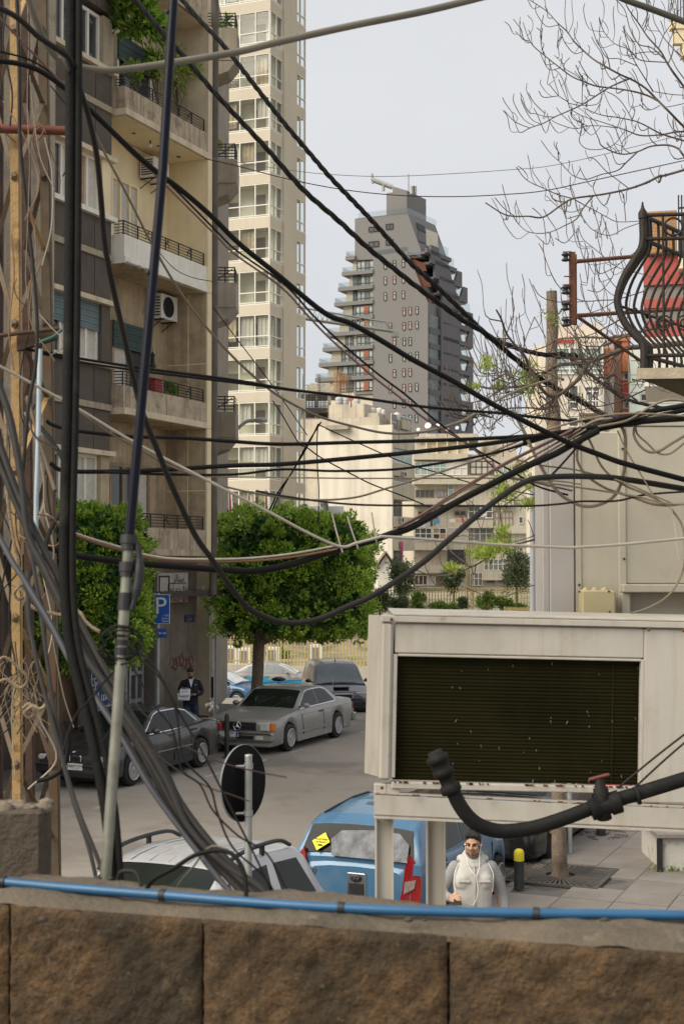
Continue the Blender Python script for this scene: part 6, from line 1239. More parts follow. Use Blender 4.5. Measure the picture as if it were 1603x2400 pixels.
def face_parts(par, c, rot, s, beard):
    T = lambda x, y, z: c+rot@V((x*s, y*s, z*s))
    for k in (1, -1):
        q = MB(); q.ball(T(k*.031, -.0715, .009), s, 12, 0, (.0115, .011, .0068), rot); q.build('eye', mat('eye_white', (.22, .19, .17), .4), par, True)
        q = MB(); q.ball(T(k*.03-.002, -.0825, .009), s, 10, 0, (.0066, .004, .0066), rot); q.build('iris', mat('iris', (.03, .018, .01), .2), par, True)
        q = MB(); q.tube([T(k*.047, -.075, .0115), T(k*.038, -.0868, .0165), T(k*.028, -.0885, .0165), T(k*.017, -.084, .011)], [.001*s, .0018*s, .0018*s, .001*s], 6); q.build('eyelid', hair, par, True)
        q = MB(); q.tube([T(k*.054, -.07, .027), T(k*.042, -.084, .034), T(k*.028, -.09, .033), T(k*.013, -.0905, .027)], [.003*s, .0052*s, .006*s, .005*s], 7); q.build('eyebrow', hair, par, True)
    q = MB(); q.tube([T(-.024, -.082, -.0495), T(-.01, -.093, -.0485), T(0, -.0945, -.05), T(.01, -.093, -.0485), T(.024, -.082, -.0495)], [.0025*s, .005*s, .005*s, .005*s, .0025*s], 7); q.tube([T(-.02, -.083, -.056), T(0, -.0935, -.059), T(.02, -.083, -.056)], [.002*s, .0055*s, .002*s], 7); q.build('lips', mat('lips', (.33, .13, .1), .45, .1, 30), par, True)
    q = MB()
    q.ball(T(0, .02, .052), s, 18, 0, (.08, .094, .083), rot)
    for k in (1, -1): q.ball(T(k*.07, .01, .02), s, 8, 0, (.011, .024, .034), rot)
    for k in range(5): q.ball(T(-.05+.025*k, -.052, .098+.008*(k % 2)), s, 8, 0, (.022, .03, .026), rot)
    q.ball(T(0, .07, -.01), s, 12, 0, (.062, .045, .06), rot); blend(q, .006, 'hair', hair, par, 3)
    q = MB()
    for k in (1, -1): q.tube([T(k*.071, -.008, .0), T(k*.0655, -.025, -.045), T(k*.05, -.052, -.086), T(k*.024, -.076, -.104), T(0, -.081, -.107)], [.005*s, .008*s, .01*s, .0095*s, .0095*s], 7)
    q.tube([T(-.03, -.079, -.05), T(-.016, -.093, -.036), T(0, -.0965, -.034), T(.016, -.093, -.036), T(.03, -.079, -.05)], .0042*s, 6)
    q.ball(T(0, -.078, -.085), s, 8, 0, (.016, .014, .017), rot)
    if beard: q.ball(T(0, -.045, -.08), s, 10, 0, (.046, .045, .036), rot)
    blend(q, .004, 'beard', hair if beard else stub, par, 3)
def seam(par, name, pts, r, m): q = MB(); q.tube(smooth_path(pts, n=5), r, 6); return q.build(name, m, par, True)
def put_person(label, loc, rz): return thing('person', label, 'person', loc, rz)
# ---- the man with earphones walking towards the wall
P1 = put_person('man in a light grey vest and hoodie with white earphones looking at his phone hand', V((W(1106, HOR, 14).x, 14, .13)), 0)
hc = V((.0, -.01, 1.625)); hr_ = Matrix.Rotation(math.radians(-16), 3, 'Z')@Matrix.Rotation(math.radians(7), 3, 'X')
q = MB(); head(q, hc, hr_); q.tube([hc+V((0, .02, -.05)), V((0, .03, 1.46)), V((0, .03, 1.38))], [.056, .057, .075], 14)
ring_torso(q, [(.9, 0, .14, .1, 0), (1.1, 0, .14, .1, 0), (1.3, .01, .16, .11, 0), (1.42, .02, .12, .08, 0)])
for pts in (((-.17, .02, 1.4), (-.275, .06, 1.17), (-.24, -.16, 1.14)), ((.17, .02, 1.4), (.26, .06, 1.12), (.31, .0, .88))): limb_(q, pts, [.05, .042, .028])
for pts in (((-.09, 0, .9), (-.1, -.06, .5), (-.1, .0, .1)), ((.09, 0, .9), (.11, .05, .5), (.12, .2, .14))): limb_(q, pts, [.075, .055, .04])
hand(q, (-.235, -.175, 1.145), (.4, -.75, .12), (.45, .3, -.75), (.25, .1, .8), .65); hand(q, (.312, -.005, .865), (.1, -.12, -1), (-.95, .1, 0), (-.1, -1, -.1), .35)
body1 = blend(q, .0065, 'body', skin, P1, 4)
face_parts(P1, hc, hr_, 1, False)
vest = mat('vest_cloth', (.46, .445, .415), .85, .08, 12, .15, 120); knit = mat('grey_knit', (.3, .3, .3), .9, .12, 60, .5, 160); jean = mat('dark_jeans', (.025, .032, .055), .85, .3, 20, .3, 120); shoe = mat('shoe', (.03, .03, .03), .6)
q = MB(); ring_torso(q, [(.84, 0, .185, .125, 0), (.95, 0, .185, .125, 0), (1.1, 0, .182, .128, 0), (1.25, .005, .2, .138, 0), (1.36, .015, .2, .13, 0), (1.43, .02, .165, .1, 0), (1.475, .028, .085, .075, 0)])
for x in (-.1, .1): q.ball((x, -.06, 1.28), 1, 12, 0, (.095, .085, .1))
v_ = blend(q, .011, 'vest', vest, P1, 5)
q = MB()
limb_(q, [(-.175, .02, 1.395), (-.235, .04, 1.28), (-.29, .06, 1.165), (-.28, -.04, 1.14), (-.243, -.15, 1.14)], [.068, .064, .056, .052, .044]); sl1 = blend(q, .01, 'sleeve', knit, P1, 4)
q = MB(); limb_(q, [(.175, .02, 1.395), (.24, .04, 1.28), (.285, .06, 1.12), (.31, .03, 1.0), (.312, .0, .89)], [.068, .064, .056, .05, .044]); blend(q, .01, 'sleeve', knit, P1, 4)
q = MB(); 
for k in range(5): z = 1.455+k*.016; rr_x = .112-.008*k; q.tube([V((math.cos(t)*rr_x, .03+math.sin(t)*rr_x*.85-.012, z+.03*math.sin(t)+.012*math.cos(t*2))) for t in (2*math.pi*i/18 for i in range(19))], .02, 8)
for t in range(7): a = math.pi*t/6; q.ball((math.cos(a)*.12, .06+math.sin(a)*.07, 1.47), .042, 8)
blend(q, .009, 'hood', vest, P1, 3)
q = MB(); q.tube([V((math.cos(t)*.075, .02+math.sin(t)*.07-.01, 1.475+.02*math.sin(t))) for t in (2*math.pi*i/16 for i in range(17))], .022, 8); blend(q, .009, 'collar', knit, P1, 3)
cw = mat('white_cord', (.75, .75, .74), .5)
seam(P1, 'zip', [(.0, -.098, 1.44), (.005, -.135, 1.33), (.005, -.143, 1.2), (0, -.132, 1.05), (0, -.13, .86)], .006, vest)
for k in (-1, 1):
    seam(P1, 'shoulder_seam', [(k*.145, -.035, 1.445), (k*.185, -.075, 1.36), (k*.187, -.09, 1.27), (k*.178, -.085, 1.18)], .004, cw)
    q = MB(); q.cbox((k*.098, -.138, 1.29), (.115, .022, .026), .007); q.build('pocket_flap', vest, P1, True)
    q = MB(); q.cbox((k*.098, -.156, 1.288), (.014, .008, .014), .002); q.build('button', knit, P1, True)
    limb = MB(); 
seam(P1, 'earphone_cord', [hc+hr_@V((.077, -.01, -.02)), hc+hr_@V((.07, -.05, -.09)), (.05, -.105, 1.42), (.02, -.148, 1.34), (.03, -.165, 1.2), (-.01, -.16, 1.08), (-.08, -.2, 1.1), (-.17, -.26, 1.12)], .0035, cw)
seam(P1, 'earphone_cord', [hc+hr_@V((-.077, -.01, -.02)), hc+hr_@V((-.07, -.04, -.09)), (-.045, -.11, 1.42), (.0, -.15, 1.36), (.02, -.148, 1.33)], .0035, cw)
for k in (-1, 1): q = MB(); q.ball(hc+hr_@V((k*.078, -.012, -.006)), .009, 8); q.build('earbud', cw, P1, True)
q = MB()
for pts in (((-.09, 0, .9), (-.1, -.06, .5), (-.1, .0, .1)), ((.09, 0, .9), (.11, .05, .5), (.12, .2, .14))): limb_(q, pts, [.1, .078, .06])
q.ball((0, 0, .9), 1, 14, 0, (.18, .12, .1)); blend(q, .012, 'trousers', jean, P1, 4)
for x, y, z in ((-.1, -.05, 0), (.12, .16, .03)): q = MB(); q.ball((x, y, z+.05), 1, 12, 0, (.05, .14, .055)); q.build('shoe', shoe, P1, True)
ph = MB(); ph.cbox((-.175, -.27, 1.14), (.072, .012, .14), .004, 0, Matrix.Rotation(-1.2, 3, 'X')); o = ph.build('phone', BLK, label='small dark phone in the hand of the man with earphones', cat='phone'); o.location += P1.location
# ---- the man reading papers by the corner pillar
px_ = W(449, HOR, 35.3); P2 = put_person('man in a dark jacket and jeans reading a stack of papers by the stained pillar', V((px_.x, 35.3, .13)), math.radians(8))
s2 = 1.03; hc2 = V((-.01, -.09, 1.66)); hr2 = Matrix.Rotation(math.radians(-22), 3, 'Z')@Matrix.Rotation(math.radians(34), 3, 'X')
q = MB(); head(q, hc2, hr2); q.tube([hc2+V((0, .05, -.05)), V((0, .03, 1.5)), V((0, .03, 1.42))], [.058, .06, .075], 12); ring_torso(q, [(.92, 0, .14, .1, 0), (1.15, 0, .14, .1, 0), (1.42, .02, .13, .08, 0)])
for pts in (((-.18, .02, 1.45), (-.29, .02, 1.2), (-.16, -.24, 1.1)), ((.18, .02, 1.45), (.28, .04, 1.2), (.1, -.22, 1.13))): limb_(q, pts, [.05, .042, .03])
for pts in (((-.09, 0, .93), (-.1, -.03, .5), (-.12, .05, .08)), ((.09, 0, .93), (.12, .0, .5), (.1, .0, .08))): limb_(q, pts, [.08, .058, .042])
hand(q, (-.15, -.25, 1.1), (.45, -.6, .1), (.2, .1, .9), (-.4, -.2, .5), .4); hand(q, (.09, -.23, 1.13), (-.75, -.35, .05), (0, .2, -.8), (-.1, -.6, .5), .5)
blend(q, .008, 'body', skin2, P2, 4); face_parts(P2, hc2, hr2, 1, True)
jk = mat('navy_jacket', (.014, .015, .02), .85, .2, 30, .2, 90); shirt = mat('white_shirt', (.62, .6, .58), .85)
q = MB(); ring_torso(q, [(.86, 0, .185, .13, 0), (1.0, 0, .18, .125, 0), (1.2, 0, .185, .135, 0), (1.38, .01, .195, .13, 0), (1.47, .02, .15, .095, 0), (1.52, .03, .08, .07, 0)])
limb_(q, [(-.175, .02, 1.43), (-.25, .03, 1.28), (-.275, .02, 1.18), (-.24, -.12, 1.12), (-.18, -.22, 1.1)], [.066, .063, .056, .05, .044]); limb_(q, [(.175, .02, 1.43), (.245, .04, 1.28), (.275, .04, 1.18), (.22, -.1, 1.14), (.12, -.2, 1.13)], [.066, .063, .056, .05, .044]); blend(q, .011, 'jacket', jk, P2, 4)
q = MB(); q.prism([(-.055, -.085, 1.5), (.055, -.085, 1.5), (.0, -.155, 1.3)], (0, -.012, -.004)); q.build('shirt_front', shirt, P2, True)
q = MB(); q.tube([V((math.cos(t)*.075, .015+math.sin(t)*.07, 1.51+.02*math.sin(t))) for t in (2*math.pi*i/14 for i in range(15))], .014, 6); q.build('shirt_collar', shirt, P2, True)
q = MB(); q.cbox((.11, -.14, 1.36), (.035, .012, .02), .003); q.build('lapel_pin', shirt, P2, True)
q = MB()
for pts in (((-.09, 0, .93), (-.1, -.03, .5), (-.12, .05, .08)), ((.09, 0, .93), (.12, .0, .5), (.1, .0, .08))): limb_(q, pts, [.105, .08, .062])
q.ball((0, 0, .92), 1, 12, 0, (.175, .125, .1)); blend(q, .012, 'jeans', mat('blue_jeans', (.03, .045, .085), .85, .4, 12), P2, 4)
for x, y in ((-.12, 0), (.1, -.05)): q = MB(); q.ball((x, y, .05), 1, 12, 0, (.05, .14, .055)); q.build('shoe', shoe, P2, True)
ppm = mat('paper', (.68, .68, .69), .8, .05, 20); prn = mat('print_ink', (.16, .17, .22), .8)
rr = random.Random(9)
for k in range(2):
    o = thing('paper_stack', ('lower fanned white papers in the hands of the man by the pillar', 'upper printed paper stack held on top by the man by the pillar')[k], 'papers', P2.location+V((-.1-.03*(1-k), -.36, 1.08+.1*k)), math.radians(8+rr.uniform(-5, 5)), 'papers in the hands of the man')
    for j in range(4):
        q = MB(); q.cbox((rr.uniform(-.02, .02), 0, j*.012), (.27 if k == 0 else .23, .2, .004), .001, 0, Matrix.Rotation(rr.uniform(-.15, .15), 3, 'Z')@Matrix.Rotation(.75, 3, 'X')); sh_ = q.build('sheet', ppm, o, True)
    for j in range(3): q = MB(); q.cbox((0, -.05+.05*j, .045+.045*j), (.17, .012, .002), .0005, 0, Matrix.Rotation(.75, 3, 'X')); q.build('printed_line', prn, o, True)
# ================================================================ machines, poles and wires close by
acw = mat('cream_steel', (.48, .45, .395), .5, .06, 3, spots=[((.26, .14, .06), 7, .66, .7), ((.37, .335, .27), 2.5, .53, .6)], streak=.4, sc_col=(.33, .26, .18), vert=14)
lil = mat('lilac_steel', (.4, .375, .355), .5, .06, 2, spots=((.3, .27, .24), 2, .55, .4), streak=.15)
gry = mat('grey_cabinet_steel', (.44, .41, .33), .55, .07, 2.2, spots=[((.34, .27, .17), 1.8, .56, .45)], streak=.25, sc_col=(.35, .29, .2), vert=10)
fin = mat('dark_fins', (.022, .019, .006), .85, .3, 2.5, spots=[((.16, .15, .12), 13, .74, .6)], streak=.3, sc_col=(.026, .022, .012), vert=16, spec=.1)
rustm = mat('rusty_steel', (.12, .05, .028), .9, .35, 9, .4, 50); rustp = mat('rusty_yellow_steel', (.36, .235, .1), .7, .2, 7, .3, 50, spots=[((.17, .06, .022), 9, .56, .85), ((.06, .04, .03), 5, .6, .6)]); olv = mat('olive_steel', (.105, .08, .05), .75, .3, 8, spots=((.12, .06, .03), 9, .5, .8)); dks = mat('dark_rusty_steel', (.06, .035, .025), .85, .4, 9, .3, 50)
def rbox(px0, px1, py0, py1, Y, dep):      # a box whose front shows as this rectangle at distance Y
    a, b = W(px0, py1, Y), W(px1, py0, Y); return (a.x, Y, a.z), (b.x, Y+dep, b.z)
ROLL = Matrix.Rotation(math.radians(.95), 4, 'Y')
# ---- the large condenser on its steel stand
Ya = 6.6; ac = thing('condenser_unit', 'large cream rooftop air conditioner with a black radiator on a steel stand', 'air conditioner', W(1250, 1880, Ya)); 
def ab(name, px0, px1, py0, py1, dy, dep, m, ch=.006, par=None, label=None):
    a, b = rbox(px0, px1, py0, py1, Ya, 0); q = MB(); q.cbox(((a[0]+b[0])/2, Ya+dy+dep/2, (a[2]+b[2])/2), (b[0]-a[0], dep, b[2]-a[2]), ch); return q.build(name, m, par or ac, label=label)
ab('top_sheet', 912, 1760, 1436, 1441, -.02, .75, acw, .002); ab('top_rail', 884, 1760, 1441.5, 1457, -.02, .05, acw, .004)
ab('front_panel', 917, 1500, 1458.5, 1530, 0, .03, acw); ab('right_panel', 1503, 1760, 1458.5, 1868, .0, .03, acw); ab('corner_post', 886, 913, 1458, 1828, -.015, .06, acw, .012); ab('inner_stile', 914, 924, 1532, 1822, 0, .04, acw, .003); ab('inner_stile', 1496, 1502, 1532, 1826, 0, .04, acw, .002)
ab('frame_lip', 924.5, 1495.5, 1531, 1537, 0, .03, acw, .003)
q = MB(); a, b = rbox(920, 1500, 1532, 1830, Ya, 0); q.mm((a[0], Ya+.1, a[2]), (b[0], Ya+.12, b[2])); q.build('radiator_core', fin, ac)
q = MB(); n = 130
for k in range(n): z = a[2]+(b[2]-a[2])*(k+.5)/n; q.mm((a[0], Ya+.05+.004*math.sin(k*1.7), z-.0019), (b[0], Ya+.099, z+.0019))
for k in (.885,): x = a[0]+(b[0]-a[0])*k; q.mm((x-.003, Ya+.045, a[2]), (x+.003, Ya+.098, b[2]))
o = q.build('radiator_fins', fin, ac, kind='stuff')
rr = random.Random(12); q = MB()
for k in range(34):
    x = a[0]+(b[0]-a[0])*rr.uniform(.1, .99)**.7; z = a[2]+(b[2]-a[2])*rr.random()**1.6; t = rr.uniform(-1, 1); l = rr.uniform(.004, .014); q.tube([(x, Ya+.043, z), (x+l*.6*t, Ya+.04, z+l)], [.0009, .0016], 4)
q.build('paint_flecks', mat('pale_fleck', (.3, .29, .26), .8), ac, kind='stuff')
ab('bottom_rail', 916, 1500, 1831, 1847, -.01, .05, acw, .004)
q = MB()
for k in range(46):
    x = a[0]+(b[0]-a[0])*rr.random(); z = W(0, 1830, Ya).z; q.box((x, Ya-.004, z-.003), (.009*rr.uniform(.2, 2), .02, .006*rr.uniform(.5, 1.4)))
q.build('rust_edge', rustm, ac, kind='stuff')
for px, py in ((908, 1451), (1510, 1462), (1592, 1462), (894, 1846)): p = W(px, py, Ya-.03); q = MB(); q.lathe(p, [(.008, 0), (.008, .006), (.003, .009)], 8, 0, (0, -1, 0)); q.build('bolt', rustm, ac)
# the left side sheet of the unit goes back from the corner post
q = MB(); p = [W(885, 1442, Ya), W(885, 1820, Ya), W(853, 1812, Ya+.5), W(855, 1441, Ya+.5)]; q.prism(p, (.012, 0, 0)); q.build('side_panel', acw, ac)
q = MB(); a, b = rbox(884, 1760, 1450, 1842, Ya, 0); q.mm((a[0]+.03, Ya+.13, a[2]+.02), (b[0], Ya+.7, b[2])); q.build('casing', acw, ac)
ac.rotation_euler.y = .022; ac.location.z -= .016
st = thing('steel_stand', 'cream painted steel stand of beams and posts carrying the big air conditioner', 'stand', V((W(1200, 0, Ya).x, Ya, 0)))
def channel(name, p0, p1, h, dep, par, m=acw, upr=V((0, 0, 1))):
    q = MB(); d = (p1-p0).normalized(); s_ = d.cross(upr).normalized(); t = .008
    def bar(o0, u0, o1, u1): q.hexa([p+s_*o+upr*u for u in (u0, u1) for p, o in ((p0, o0), (p1, o0), (p1, o1), (p0, o1))])
    bar(-.004, 0, .004, h); bar(-.004, -t, dep, -.0005); bar(-.03, h+.0005, dep, h+t); bar(-.03, -t*2, .02, -t-.0005) 
    return q.build(name, m, par)
b0, b1 = W(876, 1908, Ya-.04), W(1780, 1949, Ya-.04); q = MB()
channel('cross_beam', b0, b1, .087, -.07, st)
q = MB(); 
for k in range(34): p = b0.lerp(b1, rr.random()); q.box(p+V((0, -.03, .099)), (.03*rr.random()**2+.003, .012, .004), 0)
q.build('rust_edge', rustm, st, kind='stuff')
def post(px0, px1, y0, name, dY=0, m=acw):
    x0, x1 = W(px0, 0, Ya+dY).x, W(px1, 0, Ya+dY).x; z1 = W(0, y0, Ya+dY).z; q = MB(); q.mm((x0, Ya+dY, 0), (x1, Ya+dY+.008, z1)); q.mm((x0, Ya+dY-.03, 0), (x0+.008, Ya+dY-.001, z1)); q.mm((x1-.008, Ya+dY-.03, 0), (x1, Ya+dY-.001, z1)); return q.build(name, m, st)
post(877, 919, 1917, 'front_post', .02); post(994, 1038, 1850, 'rear_post', .5); post(1640, 1690, 1950, 'front_post', .02)
q = MB(); p0, p1 = W(915, 1880, Ya+.05), W(1000, 1853, Ya+.5); q.tube([p0, p1], .02, 4); q.build('side_rail', acw, st)
for px, py in ((885, 1850), (915, 1850)): q = MB(); a, b = rbox(px-8, px+22, 1838, 1868, Ya, 0); q.cbox(((a[0]+b[0])/2, Ya+.03, (a[2]+b[2])/2), (b[0]-a[0], .05, b[2]-a[2]), .004); q.build('foot_block', acw, st)
# ---- beige cabinet behind it
Yb = 7.6; cb_ = thing('steel_cabinet', 'tall beige steel cabinet of panels behind the big air conditioner', 'cabinet', W(1450, 1450, Yb+.2))
def kb(name, px0, px1, py0, py1, dy, dep, m, par=None, ch=.005):
    a, b = rbox(px0, px1, py0, py1, Yb, 0); q = MB(); q.cbox(((a[0]+b[0])/2, Yb+dy+dep/2, (a[2]+b[2])/2), (b[0]-a[0], dep, b[2]-a[2]), ch); return q.build(name, m, par or cb_)
kb('side_strip', 1272, 1286, 1012, 1470, .0, .3, lil); kb('narrow_panel', 1288, 1343, 1018, 1470, -.01, .3, lil); kb('gap_strip', 1343.5, 1348, 1018, 1470, .05, .2, BLK, ch=.001); kb('frame_stile', 1348.5, 1361, 1012, 1470, -.005, .3, gry); kb('middle_panel', 1362, 1449, 1012, 1470, .004, .3, gry); kb('frame_stile', 1450, 1465, 1000, 1470, -.006, .3, gry); kb('wide_panel', 1466, 1760, 1000, 1368, .004, .3, gry); kb('top_panel', 1452, 1760, 975, 999, -.002, .3, gry)
kb('lower_ledge', 1452, 1760, 1369, 1388, -.09, .3, gry); kb('recess_panel', 1466, 1760, 1389, 1470, .06, .3, gry); kb('ledge_foot', 1452, 1472, 1389, 1470, -.05, .1, gry)
for px, py in ((1458, 1052), (1462, 1310), (1357, 1371), (1462, 1420)): p = W(px, py, Yb-.012); q = MB(); q.lathe(p, [(.007, 0), (.006, .005)], 8, 0, (0, -1, 0)); q.build('rivet', BLK, cb_)
jb = thing('junction_box', 'yellowish junction box with three cable glands on the beige cabinet', 'junction box', W(1392, 1440, Yb-.12)); jbm = mat('yellow_beige_plastic', (.45, .38, .22), .5, .05, 5)
kb('box_body', 1354, 1431, 1382, 1440, -.13, .12, jbm, jb, .008)
for px in (1372, 1393, 1416): q = MB(); p = W(px, 1383, Yb-.07); q.lathe(p, [(.02, -.005), (.02, .006), (.004, .016)], 10); q.build('cable_gland', jbm, jb)
for px, py in ((1357, 1387), (1426, 1386), (1359, 1436), (1428, 1434)): q = MB(); p = W(px, py, Yb-.131); q.lathe(p, [(.006, 0), (.005, .004)], 8, 0, (0, -1, 0)); q.build('screw', BLK, jb)
# ---- black drain pipe with a red tap in front of the unit
pm = mat('black_rubber_pipe', (.012, .0115, .011), .65, .25, 5, .2, 60, spots=((.05, .043, .034), 4, .56, .4), spec=.18)
Yp = 5.6; dp_ = thing('drain_pipe', 'thick black bent pipe with a red handled tap in front of the big air conditioner', 'pipe', W(1200, 1980, Yp))
pts = smooth_path([W(1054, 1838, Yp), W(1078, 1889, Yp), W(1110, 1926, Yp), W(1149, 1944, Yp), W(1190, 1948, Yp), W(1254, 1939, Yp), W(1327, 1916, Yp), W(1400, 1888, Yp), W(1473, 1866, Yp), W(1603, 1826, Yp), W(1720, 1790, Yp)], n=6)
q = MB(); q.tube(pts, .029, 12); q.build('pipe', pm, dp_)
q = MB(); e = (W(1028, 1785, Yp)-W(1060, 1858, Yp)).normalized(); b = W(1060, 1858, Yp); q.lathe(b, [(.036, 0), (.042, .005), (.042, .03), (.036, .034), (.03, .04), (.03, .07), (.043, .075), (.043, .095), (.038, .1), (.038, .13), (.044, .133), (.044, .155), (.03, .16), (.03, .175), (.008, .178)], 16, 0, e); q.build('end_fitting', pm, dp_)
q = MB(); b = W(1412, 1890, Yp-.01); d = (W(1480, 1868, Yp)-W(1400, 1893, Yp)).normalized(); q.lathe(b-d*.05, [(.042, 0), (.042, .03), (.036, .035), (.036, .075), (.045, .08), (.045, .12)], 14, 0, d); u_ = V((-.12, 0, 1)).normalized(); q.lathe(b, [(.03, 0), (.03, .07), (.022, .075), (.016, .11)], 12, 0, u_); q.lathe(b, [(.025, 0), (.03, .05), (.02, .055)], 12, 0, -u_); q.build('tap_body', pm, dp_)
q = MB(); h = b+u_*.115; q.cbox(h, (.085, .02, .012), .004, 0, Matrix.Rotation(-.25, 3, 'Y')); q.build('tap_handle', mat('faded_red', (.14, .035, .03), .6, .3, 14), dp_)
q = MB(); q.tube([p+V((0, 0, 0)) for p in (b+d*.14-d*.006, b+d*.14+d*.006)], .0365, 12); q.build('clamp', pm, dp_)
# ---- wrought iron belly balcony
Yi = 9.3; ib = thing('iron_balcony', 'black wrought iron pot bellied balcony on a chipped stone slab at the right', 'balcony', W(1540, 940, Yi))
IM = mat('old_wrought_iron', (.022, .016, .012), .65, .4, 14, .3, 60)
prof = [(0, 0), (0, .2), (-.06, .3), (-.15, .42), (-.205, .55), (-.205, .64), (-.15, .76), (-.06, .86), (0, .93), (0, 1.09)]     # out, down
top = W(1505, 505, Yi); sd1 = V((.6, .8, 0)).normalized(); so_ = V((-.8, .6, 0)).normalized(); fd = V((1, -.12, 0)).normalized(); fo = V((-.12, -1, 0)).normalized()
def belly(p, out, r, k=1.0, name=None, flat=None):
    pts = smooth_path([p+out*(-o*1.0*k)+V((0, 0, -z*.93)) for o, z in prof], n=3); q = MB(); q.tube(pts, r, 4 if r > .015 else 5); return q
co = (so_*.95+fo*.25).normalized()
belly(top, co, .026, .8).build('corner_post', IM, ib); belly(top+sd1*.06, so_, .022, 1.0).build('corner_post', IM, ib)
q = MB(); q.tube([top+V((0, 0, -.02)), top+V((0, 0, .02)), top+V((0, 0, .05)), top+V((0, 0, .09))], [.03, .03, .012, .005], 6); q.build('finial', IM, ib)
for k in range(1, 15): belly(top+sd1*(.12*k), so_, .0105, .85).build('bar', IM, ib)
belly(top+sd1*1.72, so_, .024).build('wall_post', IM, ib)
for z, nm in ((0, 'top_rail'), (.17, 'upper_rail'), (1.0, 'bottom_rail')):
    q = MB(); q.tube([top-V((0, 0, z*.93)), top+fd*1.3-V((0, 0, z*.93))], .014, 5); q.build(nm, IM, ib); q = MB(); q.tube([top-V((0, 0, z*.93)), top+sd1*1.75-V((0, 0, z*.93))], .016, 5); q.build(nm, IM, ib)
for k in range(1, 6):
    q = MB(); p = top+fd*(.13+.135*(k-1)*1.0); q.tube([p, p-V((0, 0, .93))], .009, 5); q.build('front_bar', IM, ib)
    c = p+fd*.068-V((0, 0, .08)); q = MB(); q.tube([c+(fd*math.cos(a)+V((0, 0, 1))*math.sin(a))*.058 for a in (2*math.pi*i/18 for i in range(19))], .008, 5); q.build('ring', IM, ib)
    q = MB(); c = p-V((0, 0, .72)); q.tube([c+(fd*math.cos(a)+V((0, 0, 1))*math.sin(a))*(.06-.045*i/22) for i, a in ((i, 2*math.pi*i/11) for i in range(23))], .007, 5); q.build('scroll', IM, ib)
for k in (3, 5, 7, 9): q = MB(); p = top+sd1*.1*k+so_*.2-V((0, 0, .57)); q.ball(p, .022, 8, 0, (1, 1, 1.2)); q.build('collar', IM, ib)
q = MB(); q.tube([top+sd1*.1+so_*.2-V((0, 0, .57)), top+sd1*1.7+so_*.2-V((0, 0, .57))], .01, 5); q.build('mid_rail', IM, ib)
stn = mat('worn_limestone', (.45, .38, .28), .9, .15, 6, .4, 40, streak=.3)
q = MB(); sz = top.z-1.02; c0 = top+so_*.06+fo*.1; q.prism([c0+V((0, 0, sz-top.z-.07)), c0+fd*1.6+V((0, 0, sz-top.z-.07)), c0+fd*1.6+sd1*2+V((0, 0, sz-top.z-.07)), c0+sd1*2+V((0, 0, sz-top.z-.07))], (0, 0, .07)); q.build('stone_slab', stn, ib)
q = MB(); c1 = c0+fd*.02+sd1*.03; z0 = sz-.071-top.z; q.loft([[c1+V((0, 0, z0)), c1+fd*1.5+V((0, 0, z0)), c1+fd*1.5+sd1*1.9+V((0, 0, z0)), c1+sd1*1.9+V((0, 0, z0))], [c1+fd*.25+sd1*.15+V((0, 0, z0-.12)), c1+fd*1.5+sd1*.15+V((0, 0, z0-.12)), c1+fd*1.5+sd1*1.9+V((0, 0, z0-.12)), c1+fd*.25+sd1*1.9+V((0, 0, z0-.12))], [c1+fd*.5+sd1*.4+V((0, 0, z0-.32)), c1+fd*1.5+sd1*.4+V((0, 0, z0-.32)), c1+fd*1.5+sd1*1.9+V((0, 0, z0-.32)), c1+fd*.5+sd1*1.9+V((0, 0, z0-.32))]], 0, False); q.build('corbel', mat('dark_soffit', (.09, .07, .045), .9, .4, 4, spots=((.3, .18, .03), 3, .6, .6)), ib)
# ---- insulator post
iz = thing('insulator_post', 'rusty steel post with black cable insulators on a wall bracket', 'post', W(1340, 755, 12)); Yn = 12
q = MB(); a, b = rbox(1335, 1348, 590, 760, Yn, .04); q.mm(a, b); q.mm((b[0]+.003, Yn+.01, a[2]), (b[0]+.012, Yn+.05, b[2]-.02)); q.build('post', rustm, iz)
for p0, p1 in (((1348, 613), (1500, 596)), ((1349, 740), (1500, 730)), ((1352, 742), (1520, 870))): q = MB(); q.tube([W(*p0, Yn), W(p1[0]+150, p1[1]-(9 if p1[1] < 800 else -95), Yn+2)], .018, 4); q.build('bracket_arm', rustm, iz)
for y in (603, 680, 718, 756):
    o = MB(); p = W(1325, y, Yn); o.lathe(p-V((0, 0, .035)), [(.02, 0), (.036, .006), (.036, .016), (.02, .024), (.02, .044), (.036, .052), (.036, .062), (.02, .07)], 12); o.build('insulator', BLK, iz)
    o = MB(); o.tube([W(1318, y-12, Yn), W(1338, y-13, Yn)], .006, 5); o.build('pin', rustm, iz)
for y in (648, 670): o = MB(); o.tube([W(1321, y, Yn), W(1338, y, Yn)], .006, 5); o.build('pin', rustm, iz)
